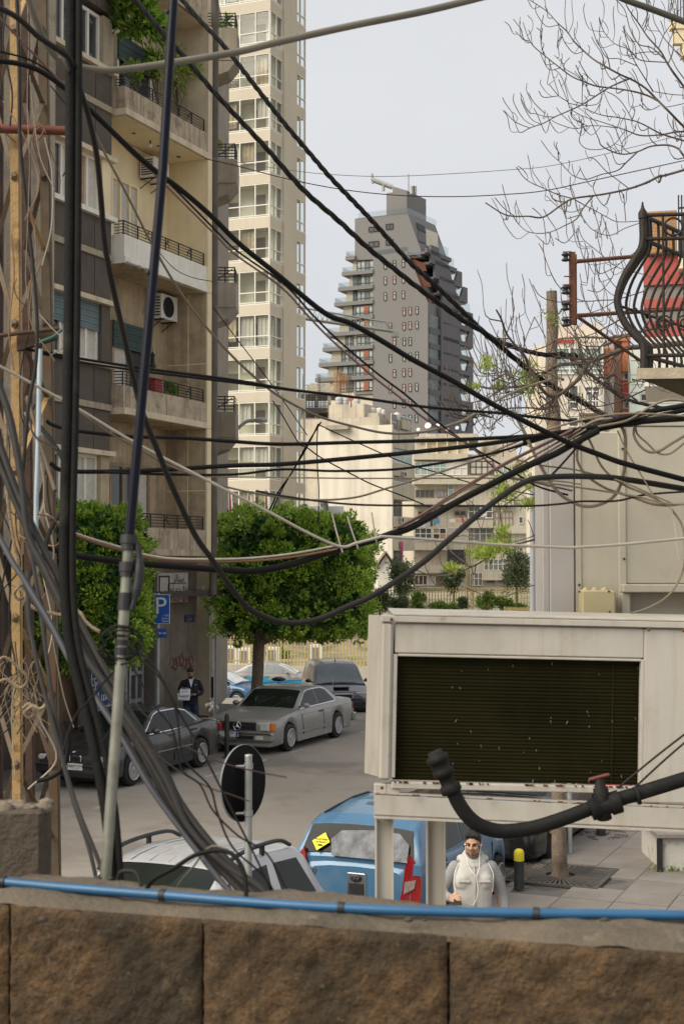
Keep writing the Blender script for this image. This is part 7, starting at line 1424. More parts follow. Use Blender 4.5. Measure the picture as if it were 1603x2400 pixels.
# ---- rusty lattice mast at the left edge
Ym = 6.6; lm = thing('lattice_mast', 'rusty yellow lattice mast wrapped in wires at the left edge', 'mast', V((W(50, 0, Ym).x, Ym, 0)))
def angle_leg(name, p0, p1, w_, m):
    q = MB(); a, b = V(p0), V(p1); t = .006
    for o, s_ in ((V((w_/2, 0, 0)), V((w_, t, 0))), (V((w_, w_/2+.004, 0)), V((t, w_, 0)))):
        q.hexa([p+V((o.x+sx*s_.x/2, o.y+sy*s_.y/2, 0)) for p in (a, b) for sx, sy in ((-1, -1), (1, -1), (1, 1), (-1, 1))])
    return q.build(name, m, lm)
legB = (W(30, 2000, Ym-.4), W(24, -60, Ym-.4)); legA = (W(-22, 2000, Ym-.1), W(-20, -60, Ym-.1)); legC = (W(118, 2010, Ym), W(88, -60, Ym)); legD = (W(62, 2000, Ym+.3), W(48, -60, Ym+.3))
for l_, m, w_ in ((legB, rustp, .036), (legA, dks, .045), (legC, olv, .04), (legD, dks, .035)): angle_leg('leg', l_[0]-(l_[1]-l_[0])*1.2*(0 if False else .98), l_[1], w_, m)
def on(l, py): z = W(0, py, l[0].y).z; f = (z-l[0].z)/(l[1].z-l[0].z); return l[0].lerp(l[1], f)
k = 0
for y in range(-100, 1800, 172):
    up = k % 2
    for la, lb, m in ((legB, legA, olv), (legB, legC, olv if k % 3 else rustp), (legC, legD, dks)):
        p0, p1 = on(la, y if up else y+172), on(lb, y+172 if up else y); q = MB(); d = (p1-p0); n_ = V((0, -.012, 0)); p0 = p0+V((.02, -.008, 0)); p1 = p1+V((.02, -.008, 0)); s_ = d.cross(V((0, 1, 0))).normalized()*.01
        q.hexa([p0-s_, p1-s_, p1-s_+n_, p0-s_+n_, p0+s_, p1+s_, p1+s_+n_, p0+s_+n_]); q.build('brace', m, lm)
    k += 1
q = MB(); q.tube([W(-40, 300, Ym-.45), W(186, 308, Ym-.45)], .02, 10); q.build('cross_pipe', mat('red_oxide_pipe', (.13, .035, .02), .7, .25, 8), lm)
q = MB(); p0, p1 = W(40, 805, Ym-.42), W(132, 775, Ym-.42); s_ = V((0, 0, .032)); q.hexa([p0-s_, p1-s_, p1-s_+V((0, .05, 0)), p0-s_+V((0, .05, 0)), p0+s_, p1+s_, p1+s_+V((0, .05, 0)), p0+s_+V((0, .05, 0))]); q.tube([W(-30, 790, Ym-.45), W(140, 770, Ym-.45)], .01, 6); q.build('cable_bracket', dks, lm)
# ---- concrete stump on the wall
q = MB(); Yk = 3.2; a, b = rbox(-60, 98, 1838, 2052, Yk, .3); n = 8
q.cbox(((a[0]+b[0])/2, Yk+.06, (a[2]+b[2])/2-.05), (b[0]-a[0], .12, b[2]-a[2]-.02), .006); rr = random.Random(8)
pil = thing('concrete_stump', 'broken concrete stump standing on the wall at the left edge', 'pillar', V(((a[0]+b[0])/2, Yk+.15, WZ))); q.build('shaft', mat('grey_brown_concrete', (.085, .068, .05), .95, .3, 8, .7, 40, streak=.3), pil)
q = MB()
for k in range(34): q.ball((a[0]+(b[0]-a[0])*rr.random(), Yk+.01+.1*rr.random(), b[2]-.06+rr.uniform(-.006, .005)), rr.uniform(.008, .022), 6, 0, (1.3, 1, .7))
q.build('broken_top', mat('pale_mortar', (.2, .165, .12), .95, .25, 10, .5, 60), pil, kind='stuff')
# ---- sign seen from behind
Ys = 11.2; rs_ = thing('round_sign', 'round traffic sign seen from behind on a galvanised pole', 'sign', V((W(587, 0, Ys).x, Ys, 0))); gal = mat('galvanised_steel', (.36, .37, .36), .5, .12, 6, metal=.4, streak=.3)
c = W(569, 1835, Ys+.07); ax = V((.85, -.52, .03)).normalized(); q = MB(); q.lathe(c, [(.3, 0), (.3, .012), (.005, .012)], 36, 0, ax); q.build('disc', mat('sign_back', (.007, .007, .0075), .8, .2, 4, spec=.1), rs_)
q = MB(); q.lathe(c-ax*.003, [(.3015, 0), (.3015, .016), (.297, .016), (.297, 0)], 36, 0, ax); q.build('rim', mat('dull_rim', (.2, .21, .21), .7, spec=.2), rs_)
q = MB(); p = V((W(587, 0, Ys).x, Ys, 0)); q.tube([p, V((p.x, Ys, W(0, 1770, Ys).z))], .029, 12); q.build('pole', gal, rs_)
for y in (1795, 1905): q = MB(); z = W(0, y, Ys).z; q.tube([V((p.x, Ys, z-.02)), V((p.x, Ys, z+.02))], .036, 12); q.tube([V((p.x-.03, Ys-.02, z)), V((p.x-.1, Ys-.03, z))], .012, 6); q.build('clamp', gal, rs_)
q = MB(); q.lathe(V((p.x, Ys, W(0, 1771, Ys).z)), [(.031, -.01), (.031, .008), (.01, .012)], 12); q.build('pole_cap', gal, rs_)
# ---- bollards, grate, planter, bag, meter, poles
yp = mat('bollard_yellow', (.62, .5, .02), .6, .12, 9, spots=((.35, .3, .2), 14, .62, .6)); bp = mat('bollard_black', (.022, .026, .024), .6, .3, 10, spots=((.2, .19, .17), 22, .7, .6))
for px, py, lb in ((1216, 2082, 'black bollard with yellow cap standing in front of the tree grate'), (1289, 2010, 'black bollard with yellow cap partly hidden behind the tree trunk')):
    p = G(px, py, .13); o = thing('bollard', lb, 'bollard', p, group='yellow capped bollards on the right pavement'); q = MB(); q.lathe(p, [(.07, 0), (.068, .005), (.068, .37)], 18); q.build('post', bp, o); q = MB(); q.lathe(p, [(.07, .371), (.07, .47), (.062, .5), (.04, .522), (.005, .53)], 18); q.build('cap', yp, o)
p = G(532, 1776, 0); o = thing('bollard', 'plain black bollard between the dark saloon and the silver coupe', 'bollard', p); q = MB(); q.lathe(p, [(.06, 0), (.055, .01), (.055, .96), (.04, 1.0), (.005, 1.01)], 14); q.build('post', bp, o); q = MB(); q.lathe(p, [(.11, 0), (.11, .012), (.06, .02)], 14); q.build('base', bp, o)
p = G(1408, 1957, .13); o = thing('bollard', 'short dark stump of a broken bollard under the steel beam', 'bollard', p); q = MB(); q.lathe(p, [(.075, 0), (.075, .22), (.06, .23), (.055, .2), (.005, .2)], 14); q.build('post', bp, o)
q = MB(); rr = random.Random(3)
for k in range(26): c = p+V((rr.uniform(-.5, .45), rr.uniform(-.3, .3), .012)); a = rr.random()*6; q.tube([c, c+V((math.cos(a), math.sin(a), .02))*rr.uniform(.05, .25)], .006, 4)
q.build('fallen_twigs', twigm, kind='stuff')
gp = G(1312, 2050, .13); gr_ = thing('tree_grate', 'square iron tree grate with radiating slots around the sawn trunk', 'grate', gp); gm_ = mat('iron_grate', (.07, .062, .055), .7, .25, 9)
q = MB(); q.box(gp-V((0, 0, .05)), (1.36, 1.36, .04), 0, .4); q.build('soil', mat('soil', (.035, .028, .022), .95), gr_)
Rz = Matrix.Rotation(math.atan2(U.y, U.x), 3, 'Z'); q = MB()
for sx, sy, dx, dy in ((0, .65, 1.36, .06), (0, -.65, 1.36, .06), (.65, 0, .06, 1.24), (-.65, 0, .06, 1.24)): q.box(gp+Rz@V((sx, sy, -.005)), (dx, dy, .03), 0, 0, Rz)
q.build('frame', gm_, gr_)
for k in range(52):
    a = 2*math.pi*k/52; e = V((math.cos(a), math.sin(a), 0)); L = min(.62/max(abs(math.cos(a)), 1e-6), .62/max(abs(math.sin(a)), 1e-6)); t = V((-e.y, e.x, 0)); q = MB()
    q.hexa([gp+Rz@(e*r+t*s_*w_+V((0, 0, z))) for z in (-.018, .006) for r, s_, w_ in ((.2, -1, .008), (L, -1, .022), (L, 1, .022), (.2, 1, .008))]); q.build('bar', gm_, gr_)
pl = thing('planter_wall', 'low white planter wall with a stone coping at the right edge', 'planter', G(1580, 2045, .13)); a = G(1548, 2042, .13)
q = MB(); q.mm((a.x+.02, a.y, .1), (a.x+2, a.y+1.4, .6)); q.build('wall', mat('flaking_white', (.5, .48, .43), .9, .1, 4, .3, 30, spots=((.2, .17, .13), 4, .54, .7)), pl); q = MB(); q.cbox((a.x+.98, a.y+.68, .64), (2.1, 1.55, .07), .01); q.build('coping', slabm, pl); q = MB(); q.mm((a.x-.06, a.y-.05, .1), (a.x+.015, a.y-.005, .6)); q.build('edge_strip', BLK, pl); q = MB(); q.mm((a.x+.5, a.y+.3, .676), (a.x+.65, a.y+.5, 1.0)); q.build('upstand', conc, pl)
q = MB(); g = np.random.default_rng(4); c = G(1565, 2040, .13); pts = np.array(c)+g.normal(size=(160, 3))*np.array((.14, .05, .02)); d = g.normal(size=(160, 3))*.5; d[:, 2] += 1; leaf_mesh('weed_tuft', pts, d, .1, .01, WE, None, 3, label='tuft of green weeds at the foot of the white planter wall', cat='weed')
p = G(495, 1672, .13); o = thing('plastic_bag', 'knotted white plastic rubbish bag at the foot of the lamp pole', 'bag', p); q = MB(); rr = random.Random(5)
for k in range(16): q.ball(p+V((rr.uniform(-.12, .12), rr.uniform(-.1, .1), .1+rr.uniform(-.02, .16))), rr.uniform(.08, .13), 7, 0, (1, 1, .9), Matrix.Rotation(rr.random()*3, 3, 'X'))
q.v = [(x, y, max(z, .131)) for x, y, z in q.v]; q.v = [(x-o.location.x, y-o.location.y, z-o.location.z) for x, y, z in q.v]; blend(q, .018, 'bag', mat('crumpled_plastic', (.5, .48, .47), .35, .25, 18, 1, 25), o, 2); q = MB(); q.tube([p+V((0, 0, .27)), p+V((.02, 0, .36)), p+V((-.05, 0, .42))], [.05, .02, .05], 6); q.build('knot', mat('crumpled_plastic', (1, 1, 1)), o)
p = V((W(497, 0, 42).x, 42, 0)); o = thing('lamp_pole', 'grey concrete pole standing between the blue car and the clipped tree', 'pole', p); q = MB(); q.tube([p, V((p.x, 42, W(0, 1540, 42).z)), V((p.x, 42, W(0, 1200, 42).z))], [.1, .095, .085], 12); q.build('shaft', mat('pale_concrete', (.4, .37, .32), .9, .12, 3, streak=.4), o); q = MB(); z = W(0, 1560, 42).z; q.tube([V((p.x, 42, z-.12)), V((p.x, 42, z+.12))], .125, 12); q.build('band', gal, o); q = MB(); z = W(0, 1610, 42).z; q.box((p.x+.13, 41.95, z), (.1, .1, .6)); q.build('meter_box', BLK, o)
p = V((W(510, 0, 41).x, 41, .13)); q = MB(); q.tube([p, V((p.x, 41, W(0, 1470, 41).z))], .045, 10); q.build('thin_pole', gal, label='thin grey pole right beside the concrete pole', cat='pole')
p = V((W(658, 0, 43).x, 43, 0)); o = thing('parking_meter', 'dark parking post with an oval head behind the silver coupe', 'post', p); q = MB(); q.tube([p, V((p.x, 43, W(0, 1600, 43).z))], .07, 10); q.build('post', BLK, o); q = MB(); z = W(0, 1592, 43).z; q.lathe(V((p.x-.03, 43, z-.06)), [(.02, 0), (.17, .02), (.22, .06), (.2, .09), (.1, .13), (.02, .14)], 18); q.build('head', BLK, o)
p = V((W(1242, 0, 70).x, 70, 0)); q = MB(); q.tube([p, V((p.x, 70, W(0, 1120, 70).z))], [.17, .13], 12); q.build('grey_pole', mat('blue_grey_pole', (.3, .31, .33), .6, .1, 1, streak=.2), label='tall grey blue pole rising in front of the shabby block', cat='pole')
p = G(1335, 2000, .13); q = MB(); q.tube([p, V((p.x, p.y, 3.4))], .035, 10); q.build('slim_post', gal, label='slim grey post right behind the sawn tree trunk', cat='post')
p = V((W(1058, 0, 20.5).x, 20.5, 0)); q = MB(); q.tube([p, V((p.x, p.y, 2.4))], .05, 10); q.build('grey_post', gal, label='grey post between the red car and the black car', cat='post')
p = V((W(1511, 0, 25).x, 25, .13)); q = MB(); q.tube([p, p+V((0, 0, 2.5))], .13, 12); o = thing('street_tree', 'second street tree trunk just showing above the steel beam at the right', 'tree', p); q.build('trunk', bark, o)
p = V((W(957, 0, 52).x, 52, GZ(52))); o = thing('entry_sign', 'round red traffic sign peeping over the big air conditioner', 'sign', p); q = MB(); c = W(957, 1458, 52); q.lathe(c, [(.46, 0), (.46, .02), (.005, .02)], 28, 0, (0, -1, 0)); q.build('disc', mat('sign_red', (.5, .02, .025), .5), o); q = MB(); q.mm((c.x-.3, 51.96, c.z-.07), (c.x+.3, 51.978, c.z+.07)); q.build('bar', WHT, o); q = MB(); q.tube([p, c+V((0, .04, 0))], .035, 8); q.build('pole', gal, o)
# street lamp rising behind the houses
Yl = 48; o = thing('street_lamp', 'grey street lamp with a curved arm in front of the beige tower', 'street lamp', V((W(505, 0, Yl).x, Yl, GZ(Yl)))); p = V((W(503, 0, Yl).x, Yl, GZ(Yl))); q = MB(); q.tube(smooth_path([p, W(503, 1250, Yl), W(508, 1150, Yl), W(522, 1080, Yl), W(545, 1020, Yl), W(575, 990, Yl), W(596, 985, Yl)], n=5), [.1]*10+[.08]*8+[.06]*13, 8); q.build('arm', gal, o); q = MB(); q.ball(W(611, 985, Yl), 1, 12, 0, (.25, .14, .1)); q.build('lamp_head', gal, o); q = MB(); q.ball(W(613, 989, Yl), 1, 10, 0, (.17, .1, .07)); q.build('lamp_glass', WHT, o)
fm_ = mat('flag_white', (.6, .58, .57), .9); fr_ = mat('flag_red', (.4, .03, .05), .9)
for k, (x, y) in enumerate(((537, 1155), (582, 1160), (622, 1160))):
    p = W(x, y+45, 96); o = thing('flag', ('leftmost red and white flag hanging limp on its pole before the beige tower', 'middle red and white flag hanging limp before the beige tower', 'rightmost red and white flag hanging limp before the beige tower')[k], 'flag', p-V((0, 0, 3)), group='limp flags before the beige tower'); q = MB(); q.tube([p-V((0, 0, 6)), W(x, y-12, 96)], .05, 5); q.build('pole', gal, o)
    for j, m in enumerate((fr_, fm_)): q = MB(); a = W(x+1+j*3.2, y, 96); q.prism([a, a+V((.09, 0, -.1)), a+V((.16, 0, -1.3)), a+V((.02, 0, -1.4))], (0, .06, 0)); q.build('stripe', m, o)
# ---- signs with writing
sb_ = mat('sign_blue', (.015, .1, .42), .45, .05, 3); sw = mat('sign_white', (.72, .72, .7), .5, .04, 3)
Ys2 = 33.4; p = V((W(377, 0, Ys2).x, Ys2, .13)); o = thing('parking_sign', 'blue parking sign with a white letter P on a grey pole by the shop', 'sign', p); q = MB(); q.tube([p, V((p.x, Ys2, W(0, 1390, Ys2).z))], .05, 10); q.build('pole', gal, o)
a, b = rbox(361, 399, 1393, 1462, Ys2-.09, .02); q = MB(); q.mm(a, b); pb_o = q.build('border', sw, o); q = MB(); q.mm((a[0]+.012, a[1]-.006, a[2]+.012), (b[0]-.012, a[1]-.001, b[2]-.012)); q.build('plate', sb_, o)
X_ = V((1, 0, 0)); Z_ = V((0, 0, 1)); ff = a[1]-.008
text('letter', 'P', .56, sw, (a[0]+.16, ff, (a[2]+b[2])/2+.06), X_, Z_, o, align='CENTER')
for k, t in enumerate(('فوقو', 'حومسم', 'مومعلل')):
    s = {0: 'ﻭﻗﻮﻑ', 1: 'ﻣﺴﻤﻮﺡ', 2: 'ﻟﻠﻌﻤﻮﻡ'}[k][::-1]; text('arabic_line', s, .07, sw, (b[0]-.085, ff, a[2]+.2-.065*k), X_, Z_, o)
a, b = rbox(371, 391, 1473, 1495, Ys2-.09, .02); q = MB(); q.mm(a, b); q.build('arrow_plate', sb_, o); c = V(((a[0]+b[0])/2, a[1]-.004, (a[2]+b[2])/2)); q = MB(); q.box(c, (.15, .004, .012))
for s_ in (1, -1): q.prism([c+V((s_*.085, -.001, 0)), c+V((s_*.05, -.001, .035)), c+V((s_*.05, -.001, .015))], (0, -.004, 0)); q.prism([c+V((s_*.085, -.001, 0)), c+V((s_*.05, -.001, -.035)), c+V((s_*.05, -.001, -.015))], (0, -.004, 0))
q.build('double_arrow', sw, o)
nb_ = gn+.14; fr = LB; t0, z0 = fr.hit(370, 1414, nb_); t1, z1 = fr.hit(441, 1342, nb_); o = thing('shop_sign', 'dirty white shop sign with red and black arabic writing over the pillar', 'sign', fr.P((t0+t1)/2, z0, nb_))
q = MB(); fr.box(q, t0, t1, z0, z1, nb_-.1, nb_); q.build('panel', mat('dirty_sign_white', (.4, .37, .33), .8, .12, 4, streak=.5, sc_col=(.2, .17, .14)), o); q = MB(); ta, tb = fr.t(373, nb_), fr.t(397, nb_)
for xx in ((ta, ta+.03), (tb-.03, tb)): fr.box(q, xx[0], xx[1], z0+.25, z1-.08, nb_+.002, nb_+.02)
fr.box(q, ta, tb, z1-.1, z1-.07, nb_+.002, nb_+.02); fr.box(q, tb, t1-.1, z1-.27, z1-.25, nb_+.002, nb_+.015); q.build('black_lines', BLK, o)
brn = mat('sign_brown', (.1, .04, .03), .8); rds = mat('sign_dull_red', (.28, .05, .04), .8)
for s, dz, m, sz in (('ﺳﻨﺎﻟﺮ', .22, BLK, .26), ('ﺟﻮﺯﻑ ﻭ ﻧﻮﺍﻝ', .58, brn, .27), ('ﺍﺑﻮ ﺟﻮﺩﻩ', .95, rds, .27)):
    text('arabic_line', s[::-1], sz, m, fr.P((tb+t1)/2, z1-dz*(z1-z0)/1.1, nb_+.006), fr.u, Z_, o)
t0, z0 = fr.hit(435, 1458, gn+.03); t1, z1 = fr.hit(457, 1440, gn+.03); o = thing('street_plate', 'small dark blue street name plate high on the stained pillar', 'sign', fr.P((t0+t1)/2, z0, gn+.03)); q = MB(); fr.box(q, t0, t1, z0, z1, gn+.002, gn+.03); q.build('plate', mat('plate_navy', (.035, .04, .075), .6, .3, 4), o)
for k, s in enumerate(('ﺷﺎﺭﻉ', 'ﺣﻤﺮﺍ', )): text('plate_line', s[::-1], .1, mat('plate_grey', (.22, .22, .24), .7), fr.P((t0+t1)/2, z1-.1-.15*k, gn+.032), fr.u, Z_, o)
nb_ = gn+.25; t0, z0 = fr.hit(198, 1752, nb_); t1, z1 = fr.hit(260, 1555, nb_); o = thing('shop_board', 'deep blue shop board with white lettering behind the cables', 'sign', fr.P((t0+t1)/2, z0, nb_)); q = MB(); fr.box(q, t0, t1, z0, z1, nb_-.06, nb_); q.build('board', mat('board_blue', (.012, .045, .17), .5, .08, 2), o)
L_ = t1-t0
for s, fx_, py, sz in (('in Marque', .52, 1577, .3), ('urcils', .4, 1592, .3), ('ncr', .3, 1607, .3), ('De Luxe', .55, 1634, .3), ('une Laundry', .62, 1659, .2), ('Nr', .7, 1664, .1)):
    z = fr.z(232, py, nb_); text('lettering', s, sz, sw, fr.P(t0+L_*fx_, z, nb_+.005), fr.u, Z_, o)
# ================================================================ the tangle of cables
cb_k = mat('cable_black', (.009, .0088, .0085), .6, .2, 6, spots=((.03, .027, .024), 5, .62, .4), spec=.15); cb_g = mat('cable_grey', (.026, .024, .0225), .6, .2, 5, spots=((.05, .046, .042), 6, .6, .4), spec=.15); cb_t = mat('cable_tan', (.19, .155, .105), .6, .15, 5); cb_w = mat('cable_white', (.38, .345, .29), .6, .12, 6)
cb_p = mat('cable_pink_brown', (.16, .085, .075), .6, .2, 6); cb_o = mat('cable_orange_brown', (.19, .1, .055), .6, .2, 6); cb_b = mat('cable_dark_brown', (.07, .045, .035), .6); cb_l = mat('cable_lead', (.16, .145, .115), .6, .15, 5, spots=((.1, .09, .08), 9, .6, .5)); rope = mat('old_rope', (.3, .23, .15), .95, .25, 30, .9, 120); steelw = mat('wire_steel', (.16, .16, .165), .5, .2, 5)
def P_(*a): return [(a[i], a[i+1]) for i in range(0, len(a), 2)]
def cable(label, wpx, Y0, Y1, m, pts, name='cable', cat='cable', n=8, twist=0, group=None, obj=True):
    L = [0]
    for a, b in zip(pts, pts[1:]): L.append(L[-1]+math.hypot(b[0]-a[0], b[1]-a[1]))
    w3 = [W(x, y, Y0+(Y1-Y0)*l/L[-1]) for (x, y), l in zip(pts, L)]
    sp = smooth_path(w3, n=6); k = len(sp); rs = [max(.0011, wpx/2/F*p.y) for p in sp]
    q = MB()
    if not twist: q.tube(sp, rs, n)
    else:
        sp2 = []
        for a, b in zip(sp, sp[1:]):
            c = max(2, int((b-a).length/.035)); sp2 += [a.lerp(b, i/c) for i in range(c)]
        for s_ in range(3):
            pp = []; al = 0; prev = sp2[0]
            for i, p in enumerate(sp2):
                d = (sp2[min(i+1, len(sp2)-1)]-sp2[max(i-1, 0)]).normalized(); a = d.cross(V((0, 1, 0))).normalized(); b = d.cross(a); al += (p-prev).length; prev = p
                r_ = wpx/5/F*p.y; t = al*twist+s_*2*math.pi/3; pp.append(p+(a*math.cos(t)+b*math.sin(t))*r_)
            q.tube(pp, [wpx*.29/F*p.y for p in sp2], 6)
    if obj: return q.build(name, m, label=label, cat=cat, group=group)
    return q
cable('thick lead grey cable sweeping across the top of the picture to the sky', 17, 4.2, 5.2, cb_l, P_(58, -40, 78, 30, 105, 95, 130, 130, 158, 151, 189, 158, 263, 165, 379, 151, 550, 123, 634, 103, 712, 85, 835, 58, 1000, 25, 1150, -12), n=12)
cable('upper of two twisted black cables crossing the sky to the sawn trunk', 13, 6, 19, cb_k, P_(415, -15, 470, 49, 526, 109, 600, 204, 664, 286, 739, 375, 780, 422, 859, 504, 903, 552, 961, 616, 1015, 664, 1079, 725, 1142, 785, 1196, 811, 1238, 824, 1280, 832, 1325, 830), twist=8)
cable('twisted black cable sloping from the knot at the sawn trunk to the stone balcony', 9, 19, 16, cb_k, P_(1325, 830, 1345, 845, 1373, 869, 1421, 907, 1469, 936, 1549, 955, 1640, 960), twist=8)
q = MB(); rr = random.Random(2)
for k in range(9): c = W(1310+k*5, 830+rr.uniform(-5, 6), 18.7); q.ball(c, rr.uniform(.02, .045), 6)
q.build('tape_knot', cb_k, label='lumpy black taped joint where twisted cables meet at the sawn trunk', cat='joint')
cable('lower of two twisted black cables crossing the sky below its twin', 14, 5, 15, cb_k, P_(300, -20, 386, 81, 438, 140, 491, 203, 550, 268, 624, 347, 712, 446, 794, 518, 860, 579, 922, 629, 983, 677, 1079, 747, 1127, 775, 1164, 805, 1244, 872, 1292, 904, 1357, 939, 1421, 975, 1500, 1010), twist=8)
cable('long straight black cable from the mast down across both towers to the cabinet', 13, 5.5, 7.2, cb_k, P_(-20, 140, 53, 151, 105, 172, 175, 225, 246, 291, 316, 358, 368, 403, 421, 442, 491, 502, 562, 572, 651, 644, 760, 733, 824, 756+3, 903, 804, 967, 843, 1063, 894, 1143, 941, 1180, 961, 1230, 988, 1278, 1012, 1342, 1042, 1408, 1067, 1468, 1088, 1640, 1134), n=10)
cable('pinkish thin wire running close under the long straight black cable', 5, 5.7, 7.4, cb_p, P_(-10, 30, 70, 116, 193, 242, 298, 349, 368, 414, 498, 543, 550, 595, 658, 672, 719, 737, 776, 796, 871, 880, 935, 930, 999, 984, 1095, 1041, 1180, 1112, 1250, 1130, 1340, 1150))
cable('dark thin wire running beside the pinkish one under the straight cable', 5, 5.75, 7.5, cb_k, P_(0, 120, 90, 150, 200, 240, 302, 342, 372, 404, 500, 534, 556, 588, 668, 668, 730, 735, 790, 795, 880, 872, 950, 925, 1020, 985, 1110, 1050, 1200, 1105, 1260, 1140, 1330, 1160))
cable('thick grey cable falling from the mast into a deep loop over the clipped tree', 14, 3.9, 7.3, cb_g, P_(-30, 5, 40, 40, 90, 85, 130, 112, 165, 140, 189, 210, 210, 281, 228, 368, 238, 473, 245, 561, 260, 649, 291, 788, 312, 882, 337, 974, 372, 1061, 403, 1138, 456, 1251, 495, 1308, 533, 1364, 577, 1420, 621, 1446, 665, 1459, 709, 1459, 753, 1449, 812, 1423, 880, 1392, 987, 1321, 1048, 1268, 1150, 1182, 1231, 1129, 1290, 1118, 1385, 1117, 1468, 1124, 1640, 1152), n=12)
cable('slack tan cable sagging past the brown house and below the dark tower', 6, 4.0, 12, cb_t, P_(140, 133, 165, 175, 196, 256, 246, 358, 298, 456, 351, 561, 403, 653, 435, 702, 491, 775, 550, 840, 610, 895, 660, 932, 742, 974, 823, 998, 905, 1015, 987, 1013, 1068, 992, 1109, 972, 1180, 930, 1240, 905, 1290, 890))
cable('upper black cable crossing level with the balcony of the red box', 7, 6.2, 7.3, cb_k, P_(60, 818, 88, 823, 210, 844, 351, 865, 550, 891, 680, 913, 840, 932, 999, 954, 1180, 969, 1230, 975, 1301, 983, 1361, 987, 1450, 985))
cable('thin black cable riding just under the upper black cable', 6, 6.22, 7.3, cb_k, P_(95, 828, 210, 852, 351, 872, 480, 888, 600, 903, 700, 917))
cable('black cable crossing straight below the water tanks', 9, 6.3, 7.3, cb_k, P_(110, 985, 123, 995, 175, 1009, 309, 1023, 421, 1026, 550, 1035, 660, 1041, 823, 1037, 986, 1033, 1150, 1027, 1272, 1019, 1350, 1010, 1470, 996, 1640, 968), n=10)
cable('heavy black cable rising gently to the right below the straight one', 11, 6.3, 7.2, cb_k, P_(118, 1085, 158, 1104, 309, 1104, 430, 1098, 550, 1091, 660, 1088, 823, 1074, 986, 1058, 1150, 1039, 1300, 1015, 1400, 1000, 1640, 955), n=10)
cable('slimmer black cable sagging beneath the heavy rising one', 6, 6.35, 7.3, cb_k, P_(246, 1107, 400, 1112, 550, 1112, 660, 1100, 782, 1104, 925, 1100, 1027, 1086, 1129, 1068, 1231, 1041, 1330, 1010))
cable('cream white cable falling from the left edge to the tied joint over the tree', 7, 5.8, 7.0, cb_w, P_(-20, 846, 0, 858, 175, 953, 316, 1037, 491, 1128, 533, 1150, 636, 1203, 724, 1250, 797, 1281, 835, 1273, 885, 1260, 905, 1258, 1027, 1266, 1160, 1276, 1300, 1282, 1349, 1283, 1468, 1275, 1640, 1258))
cable('second cream wire branching from the white cable towards the blank wall', 5, 5.9, 7.5, cb_t, P_(165, 949, 253, 1012, 316, 1046, 386, 1086, 474, 1121, 550, 1146, 660, 1166, 742, 1172, 831, 1166, 905, 1145, 986, 1121, 1088, 1088, 1150, 1068, 1230, 1035))
cable('thin dark wire crossing level just above the laundry', 5, 6.5, 7.2, cb_g, P_(600, 1150, 660, 1162, 823, 1182, 1027, 1185, 1230, 1186, 1313, 1181, 1361, 1175, 1444, 1174, 1515, 1159, 1640, 1150))
cable('very thin tan wire crossing level over the blank wall', 3.5, 7, 7.4, cb_t, P_(480, 1117, 660, 1119, 820, 1121, 987, 1121, 1150, 1121, 1300, 1127, 1360, 1135))
cable('thick black cable sagging across both clipped trees and rising to the cabinet', 16, 6.0, 7.0, cb_k, P_(100, 1275, 116, 1282, 168, 1300, 291, 1317, 421, 1328, 519, 1335, 577, 1339, 636, 1333, 695, 1319, 753, 1300, 812, 1282, 871, 1267, 920, 1250, 966, 1235, 1068, 1178, 1170, 1125, 1240, 1090, 1300, 1064, 1350, 1036, 1400, 1010), n=12)
cable('brown wire lying on top of the thick rising cable', 6, 6.6, 7.0, cb_p, P_(930, 1236, 987, 1206, 1050, 1165, 1100, 1134, 1178, 1088, 1250, 1052, 1340, 1008))
cable('greenish thin wire beside the brown one on the thick rising cable', 5, 6.6, 7.05, cb_t, P_(920, 1243, 980, 1214, 1060, 1165, 1130, 1120, 1200, 1080, 1280, 1040, 1360, 1000))
cable('pale wire of the pair draped from the mast over the clipped trees', 5.5, 5.9, 6.5, cb_w, P_(110, 1205, 130, 1219, 182, 1251, 281, 1282, 351, 1302, 421, 1310, 550, 1310, 636, 1304, 709, 1294, 783, 1280))
cable('orange brown wire of the pair draped from the mast over the clipped trees', 5.5, 5.92, 6.5, cb_o, P_(110, 1215, 140, 1232, 190, 1260, 285, 1290, 355, 1309, 425, 1316, 548, 1316, 636, 1311, 709, 1302, 790, 1287))
for k, (a, b, c, d) in enumerate(((778, 1203, 803, 1295), (814, 1209, 839, 1284), (871, 1201, 883, 1272))): cable(('leftmost long pale tie tail sticking up from the tied joint', 'middle long pale tie tail sticking up from the tied joint', 'rightmost long pale tie tail sticking up from the rising cable')[k], 4, 6.5, 6.5, cb_w, P_(a, b, (a+c)/2-1, (b+d)/2, c, d), 'cable_tie', 'cable tie', 5)
